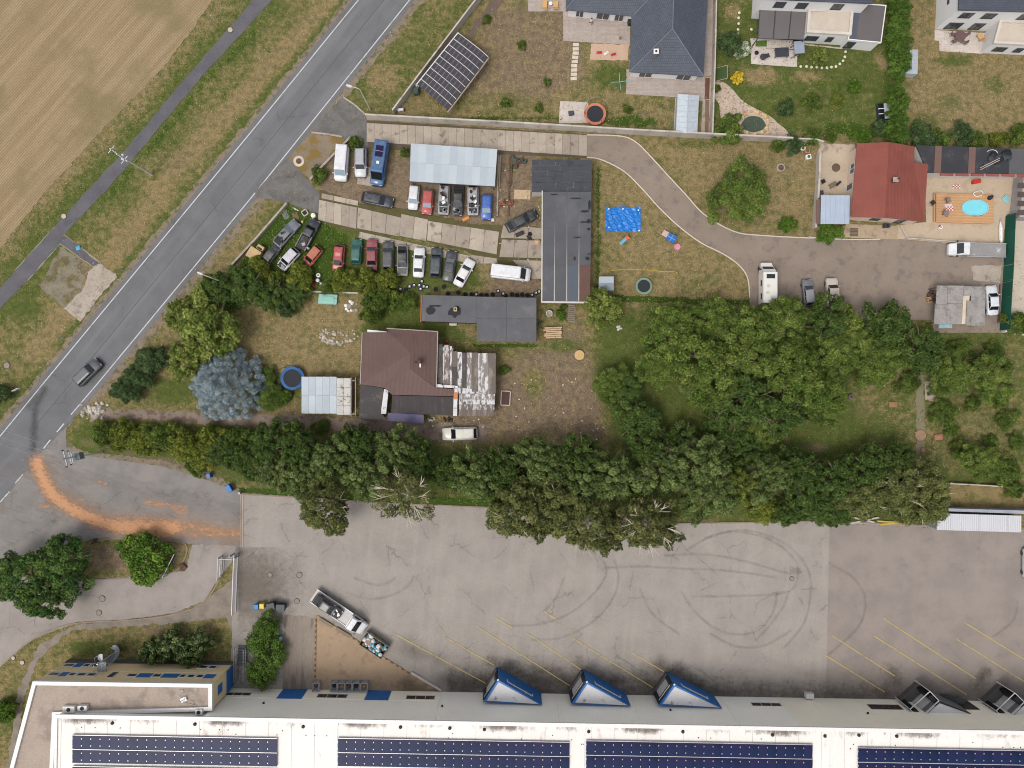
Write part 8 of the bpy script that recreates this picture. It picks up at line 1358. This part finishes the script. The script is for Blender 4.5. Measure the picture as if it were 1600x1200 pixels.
o = thing('yellow_cab', 'yellow tan stripped vehicle cab in the weeds by the low wall', 'vehicle cab', P(401, 399), -.55, None, True); M_YC = paint('cab_yellow', (206, 168, 108), .6, .7); MB().box((0, 0, 1.35), (1.9, 1.7, .08)).build('roof', M_YC, o); MB().box((0, 0, .5), (1.9, 1.7, .5)).build('body', M_YC, o); [MB().bar((x, y, .75), (x, y, 1.3), .1).build('pillar', M_YC, o) for x in (-.85, .85) for y in (-.75, .75)]; MB().box((.3, 1.35, .7), (1.1, .7, .9)).build('bonnet', M_YC, o); MB().box((.3, 1.2, 1.16), (.8, .3, .03)).build('grille', M_BLACK, o)
SCR = [('grey steel panel lying under the low wall in the weeds', 446, 336, .9, 1.4, .1, (120, 122, 124), .5), ('brown rusty sheet in the weeds above the grey blue wreck', 462, 338, .9, 1.2, .12, (120, 98, 78), .3), ('pale square frame with a black hole beside the entry slabs', 477, 333, .8, .8, .3, (196, 184, 160), .6), ('white plank in the weeds near the entry', 462, 327, 1.0, .2, .1, (226, 220, 206), -.5), ('small cream bucket in the weeds by the pickup', 473, 347, .35, .6, .4, (226, 220, 170), 0), ('silver car bonnet half under a bush in the weeds', 442, 434, 1.3, 1.0, .25, (196, 204, 212), .6), ('wooden pallet by the white drums in the weeds', 511, 443, 1.3, 1.0, .15, (150, 128, 110), -.7), ('dark red metal chest among the white drums', 494, 446, 1.2, .9, .6, (110, 26, 28), .1), ('turquoise covered dinghy on the brown lawn', 513, 468, 3.0, 1.6, .5, (150, 196, 182), -.03), ('flat cardboard sheet by the felt shed', 816, 304, 2.6, 1.5, .06, (196, 170, 136), -.02), ('small tan box by the garage door', 839, 379, .8, .8, .5, (206, 172, 134), .05), ('stack of pale timber boards below the long garage', 864, 520, 2.8, 1.8, .6, (206, 172, 134), .05), ('weathered wooden pallet deck at the garage end', 893, 490, 1.2, 2.8, .25, (140, 126, 114), -.05), ('rusty bed frame with a pale rim right of the annex', 790, 622, 1.4, 2.2, .35, (90, 64, 58), -.05), ('green water tank beside the L-shaped shed', 844, 506, .6, 1.1, 1.0, (74, 104, 66), 0), ('white sack heap under the yellow green tree', 966, 512, 1.1, .8, .35, (218, 214, 208), .3), ('pale blue cupboard lying under the canopy edge', 1475, 509, 2.2, .8, .5, (166, 196, 204), .05), ('dark wood heap left of the torn canopy', 1454, 463, 1.2, 1.8, .5, (84, 72, 62), .2), ('tan plank heap left of the torn canopy', 1450, 469, .8, 1.0, .5, (180, 146, 106), .2), ('white plank across the kitchen garden', 1450, 728, 1.9, .4, .2, (224, 222, 214), -.05), ('grey stump by the clearing', 1328, 620, .9, 2.2, .5, (112, 98, 88), .1), ('blue barrel among the bushes', 952, 577, .7, .7, .9, (40, 86, 130), 0), ('brown crate in the clearing', 1394, 632, 1.2, .9, .3, (158, 120, 84), 0), ('terracotta planter in the kitchen garden', 1465, 683, 1.3, .9, .35, (170, 120, 96), .1), ('white debris bag south of the lean-to', 675, 655, 1.8, .7, .5, (216, 214, 212), -.05), ('dark scrap heap south of the lean-to', 700, 655, 1.6, .9, .5, (74, 66, 62), .1), ('blue plastic tray on the footpath branch', 123, 388, .7, .6, .25, (90, 176, 212), .3), ('black barrow by the yard corner', 812, 366, 1.4, .6, .5, (60, 58, 60), .4), ('dark engine on the ground near the black saloon', 826, 372, .8, .8, .5, (58, 56, 56), .2), ('orange bumper lying before the wrecks', 728, 342, 1.2, .5, .3, (214, 146, 84), .5), ('white headlamp case beside the blue car', 770, 344, .5, .5, .3, (220, 214, 200), 0), ('orange gearbox on the rails by the carport', 786, 318, .8, 1.0, .4, (176, 96, 66), 0), ('second orange gearbox right of the first', 799, 318, .8, 1.0, .4, (170, 92, 64), .1), ('dark green tarpaulin heap by the carport', 812, 249, 3.0, 1.2, .7, (70, 100, 92), -.1), ('tangled dark scrap below the green tarpaulin', 812, 254, 2.2, 1.4, .6, (88, 78, 72), .2), ('red gas bottle near the house wall', 699, 534, .5, .5, .7, (188, 70, 58), 0), ('white bench against the L-shaped shed', 708, 507, 1.2, .4, .4, (212, 206, 200), 0), ('dark bicycle heap by the planted island', 148, 845, 1.2, .7, .5, (80, 74, 68), .3), ('brown brush pile beside the slanted gate leaf', 285, 886, 1.3, 1.2, .5, (108, 84, 72), .6)]
for lb, x, y, w, d_, h, c_, rz in SCR:
    wd = lb.split(); head = lb
    for sep in (' lying ', ' in the ', ' above ', ' with a ', ' near ', ' by the ', ' by ', ' half ', ' among ', ' on the ', ' below ', ' at the ', ' right of ', ' beside ', ' under ', ' left of ', ' across ', ' south of ', ' before ', ' against ', ' below '): head = head.split(sep)[0]
    m = mat('scrap_%d_%d_%d' % c_, c_, .8, .15, 1.5, .15, 7, tuple(int(v_ * .72) for v_ in c_), (.56, .68), 1.6); o = thing(head.replace('-', '_').replace(' ', '_').lower(), lb, head.split()[-1], P(x, y), rz, None, True)
    if 'timber' in lb or 'pallet' in lb or 'plank heap' in lb:
        n = max(4, int(d_ / .28))
        for k in range(n): MB().box((rnd.uniform(-.12, .12), -d_ / 2 + (k + .5) * d_ / n, h * .7 + rnd.uniform(-.03, .05)), (w * rnd.uniform(.85, 1), d_ / n * .78, h * .35), rnd.uniform(-.03, .03)).build('board', m, o)
        [MB().box((x_, 0, h * .25), (.14, d_ * .95, h * .48)).build('bearer', m, o) for x_ in (-w * .35, w * .35)]
    elif 'frame' in lb:
        [MB().box(cc_, dd_).build('rim_bar', mat('frame_pale', (206, 190, 176), .8), o) for cc_, dd_ in (((0, d_ / 2, h - .05), (w, .14, .1)), ((0, -d_ / 2, h - .05), (w, .14, .1)), ((w / 2, 0, h - .05), (.14, d_ - .14, .1)), ((-w / 2, 0, h - .05), (.14, d_ - .14, .1)))]; MB().box((0, 0, h * .4), (w - .14, d_ - .14, .1)).build('bed', M_BLACK if 'hole' in lb else m, o)
    elif any(q in lb for q in ('heap', 'pile', 'tangled', 'sack', 'bag', 'gearbox', 'engine')):
        for k in range(9):
            xx, yy, s = rnd.uniform(-w * .38, w * .38), rnd.uniform(-d_ * .38, d_ * .38), min(w, d_) * rnd.uniform(.18, .36); MB().loft([[(xx + s * q * math.cos(a_ + k) * rnd.uniform(.6, 1.3), yy + s * q * math.sin(a_ + k) * rnd.uniform(.6, 1.3), z_) for a_ in np.arange(0, 6.2, 1.05)] for q, z_ in ((1, .0), (.9, h * .55), (.35, h * rnd.uniform(.7, 1)))]).build('piece', m if k % 3 else (M_RUST if 'white' not in lb else m), o)
    elif any(q in lb for q in ('barrel', 'bucket', 'bottle', 'tank', 'stump')): MB().lathe([(w * .46, 0), (w * .5, h * .4), (w * .47, h * .9), (w * .3, h), (w * .08, h)], (0, 0, 0), 12).build('drum', m, o); MB().lathe([(w * .2, 0), (w * .18, .05), (.02, .06)], (0, 0, h), 8).build('cap', M_DARK, o)
    else:
        MB().hexa([(-w * .48, -d_ * .48, 0), (w * .48, -d_ * .48, 0), (w * .48, d_ * .48, 0), (-w * .48, d_ * .48, 0)], [(-w * .5, -d_ * .44, h * .8), (w * .46, -d_ * .5, h * .8), (w * .5, d_ * .46, h * .8), (-w * .46, d_ * .5, h * .8)]).build('shell', m, o); MB().hexa([(-w * .4, -d_ * .36, h * .8), (w * .36, -d_ * .4, h * .8), (w * .4, d_ * .36, h * .8), (-w * .38, d_ * .4, h * .8)], [(-w * .3, -d_ * .2, h), (w * .26, -d_ * .24, h), (w * .3, d_ * .2, h), (-w * .28, d_ * .24, h)]).build('cover', m, o)
for i, (x, y, r) in enumerate(((499, 431, .34), (498, 439, .3), (502, 445, .32), (491, 338, .38), (487, 337, .0))):
    if r: o = thing('white_drum', ('topmost white drum in the weeds by the pallet', 'middle white drum in the weeds by the pallet', 'lowest white drum in the weeds by the pallet', 'white dish at the corner of the entry slabs')[i], 'drum', P(x, y), 0, None, True); MB().lathe([(r * .9, 0), (r, .3), (r * .95, .7), (r * .5, .75)], (0, 0, 0), 12).build('drum', M_COPING, o); MB().lathe([(r * .4, 0), (r * .35, .05)], (0, 0, .75), 9).build('cap', M_DARK if i == 0 else M_COPING, o)
for i, (x0, y0, x1, y1) in enumerate(((779, 244, 777, 338), (782, 244, 779, 300), (797, 244, 794, 338), (800, 246, 798, 290), (465, 455, 560, 458), (1562, 445, 1559, 505), (1370, 814, 1420, 817), (1374, 819, 1416, 816), (1322, 806, 1366, 816), (1326, 818, 1372, 808))):
    o = thing('timber_beam', ('long wooden beam right beside the carport', 'short wooden beam next to the long one by the carport', 'long rusty rail between the carport and the felt shed', 'short rail by the green tarpaulin', 'long pale log at the edge of the brown lawn', 'brown beam beside the white saloon under the canopy', 'yellow pipe at the yard edge under the trees', 'second yellow pipe at the yard edge under the trees', 'pale pipe at the yard edge left of the yellow pipes', 'crossed pale pipe at the yard edge left of the yellow pipes')[i], 'beam', P((x0 + x1) / 2, (y0 + y1) / 2)); m = (M_OLDW, M_OLDW, M_RUST, M_RUST, M_PANEL, M_BRWN, MATS['hose_yellow'], MATS['hose_yellow'], M_PANEL, M_PANEL)[i]; MB().bar(P(x0, y0) + Vector((0, 0, .14)), P(x1, y1) + Vector((0, 0, .14)), .24, .24).build('beam', m, o); [MB().box((*XY(x0 + (x1 - x0) * t_, y0 + (y1 - y0) * t_), .03), (.35, .35, .06)).build('support', M_OLDW, o) for t_ in (.15, .85)]
o = thing('log_slice', 'large round tree slice lying on the grass below the timber boards', 'log', P(905, 555), 0, None, True); MB().lathe([(.78, 0), (.8, .35), (.76, .4), (.1, .405)], (0, 0, 0), 18).build('slice', mat('cut_wood', (206, 172, 118), .85, .1, 3), o); MB().lathe([(.82, 0), (.83, .36), (.78, .38)], (0, 0, 0), 18).build('bark', M_BARK, o)
o = thing('white_tub', 'round white tub below the long garage', 'tub', P(858, 490), 0, None, True); MB().lathe([(.42, 0), (.5, .6), (.44, .62), (.4, .3)], (0, 0, 0), 14).build('tub', M_COPING, o); MB().lathe([(.41, .3), (.41, .32), (.1, .33)], (0, 0, 0), 14).build('contents', M_OLDW, o)
# junk thrown on the stripped wrecks
for nm, x, y, zz in (('small heap of white and black car parts on the silver estate roof', 694.5, 309, 1.5), ('small heap of white and black car parts on the grey estate roof', 740, 314, 1.5), ('rusty parts filling the bed of the blue pickup', 478, 380, 1.05)):
    o = thing('car_parts', nm, 'car parts', P(x, y, zz), .2, 'loose car parts on the wrecks', True); r_ = random.Random(int(x))
    for k in range(9): MB().box((r_.uniform(-.4, .4), r_.uniform(-.9, .9), .05 + .03 * k), (r_.uniform(.2, .5), r_.uniform(.15, .6), .08), r_.uniform(0, 3)).build('part', (M_COPING, M_BLACK, M_RUST)[k % 3] if zz > 1.2 else (M_ENG, M_RUST, M_RIM)[k % 3], o)
# litter on the bare earth
b = MB(); r_ = random.Random(21)
for k in range(190):
    x, y = (r_.uniform(800, 960), r_.uniform(590, 690)) if k < 80 else (r_.uniform(660, 760), r_.uniform(652, 668)) if k < 110 else (r_.uniform(780, 846), r_.uniform(255, 450)); s = r_.uniform(.05, .15); p = P(x, y); b.box((p.x, p.y, .05), (s * 1.6, s, .05), r_.uniform(0, 3), k % 3)
tag(b.build('litter', [M_COPING, mat('litter_tan', (200, 176, 146), .9), mat('litter_grey', (150, 140, 130), .9)]), 'scattered pale scraps on the bare earth of the yards', 'litter', None, 'stuff')
# ================================================================ two people on the bungalow patio
def person(label, px, py, rz, h, shirt, legs, skin, hair, stride=.25, group=None):
    """one continuous body grown from joint chains"""
    o = thing('person', label, 'person', P(px, py) + Vector((0, 0, .032)), rz, group, True); k = h / 1.7
    J = {'pel': (0, 0, .92, .13), 'che': (.02, 0, 1.28, .15), 'nec': (.04, 0, 1.46, .06), 'hea': (.07, 0, 1.60, .10), 'top': (.07, 0, 1.70, .06)}
    for s, n, st in ((1, 'l', stride), (-1, 'r', -stride)): J.update({'hip' + n: (0, s * .1, .88, .095), 'kne' + n: (st * .5, s * .11, .48, .065), 'ank' + n: (st * .8, s * .11, .07, .045), 'toe' + n: (st * .8 + .17, s * .12, .04, .04), 'sho' + n: (.02, s * .18, 1.38, .065), 'elb' + n: (-st * .5, s * .24, 1.12, .045), 'wri' + n: (-st * .5 + .12, s * .25, .90, .035), 'han' + n: (-st * .5 + .2, s * .24, .83, .04)})
    E_ = [('pel', 'che'), ('che', 'nec'), ('nec', 'hea'), ('hea', 'top')] + [e for n in 'lr' for e in (('pel', 'hip' + n), ('hip' + n, 'kne' + n), ('kne' + n, 'ank' + n), ('ank' + n, 'toe' + n), ('che', 'sho' + n), ('sho' + n, 'elb' + n), ('elb' + n, 'wri' + n), ('wri' + n, 'han' + n))]
    nm = list(J); me = bpy.data.meshes.new('body'); me.from_pydata([tuple(c_ * k for c_ in J[n][:3]) for n in nm], [(nm.index(a), nm.index(b_)) for a, b_ in E_], []); bo = link('body', me, o); sm = bo.modifiers.new('skin', 'SKIN'); sv = me.skin_vertices[0].data
    for i, n in enumerate(nm): sv[i].radius = (J[n][3] * k, J[n][3] * k)
    sv[0].use_root = True; bo.modifiers.new('sub', 'SUBSURF').render_levels = 1
    dg = bpy.context.evaluated_depsgraph_get(); ev = bpy.data.meshes.new_from_object(bo.evaluated_get(dg)); bo.modifiers.clear(); bo.data = ev
    for m in (shirt, legs, skin): ev.materials.append(m)
    for p in ev.polygons: z = p.center.z / k; p.material_index = 2 if z > 1.44 or (abs(p.center.y) / k > .2 and z < 1.1) else 0 if z > .94 else 1; p.use_smooth = True
    MB().lathe([(.11 * k, 1.58 * k), (.125 * k, 1.64 * k), (.10 * k, 1.71 * k), (.03 * k, 1.74 * k)], (.055 * k, 0, 0), 10).build('hair', hair, o); return o
SK = mat('skin', (214, 166, 140), .6, .03); HR = mat('hair_dark', (70, 52, 42), .7, .05)
person('person in a white shirt and dark trousers walking on the bungalow patio', 923, 38, 1.9, 1.7, mat('shirt_white', (228, 226, 224), .8), mat('trousers_dark', (70, 66, 70), .8), SK, HR); person('child in a plum top standing on the bungalow patio', 968, 62, 1.2, 1.15, mat('top_plum', (150, 104, 124), .8), mat('shorts_grey', (112, 108, 112), .8), SK, mat('hair_fair', (170, 134, 92), .7), .12)
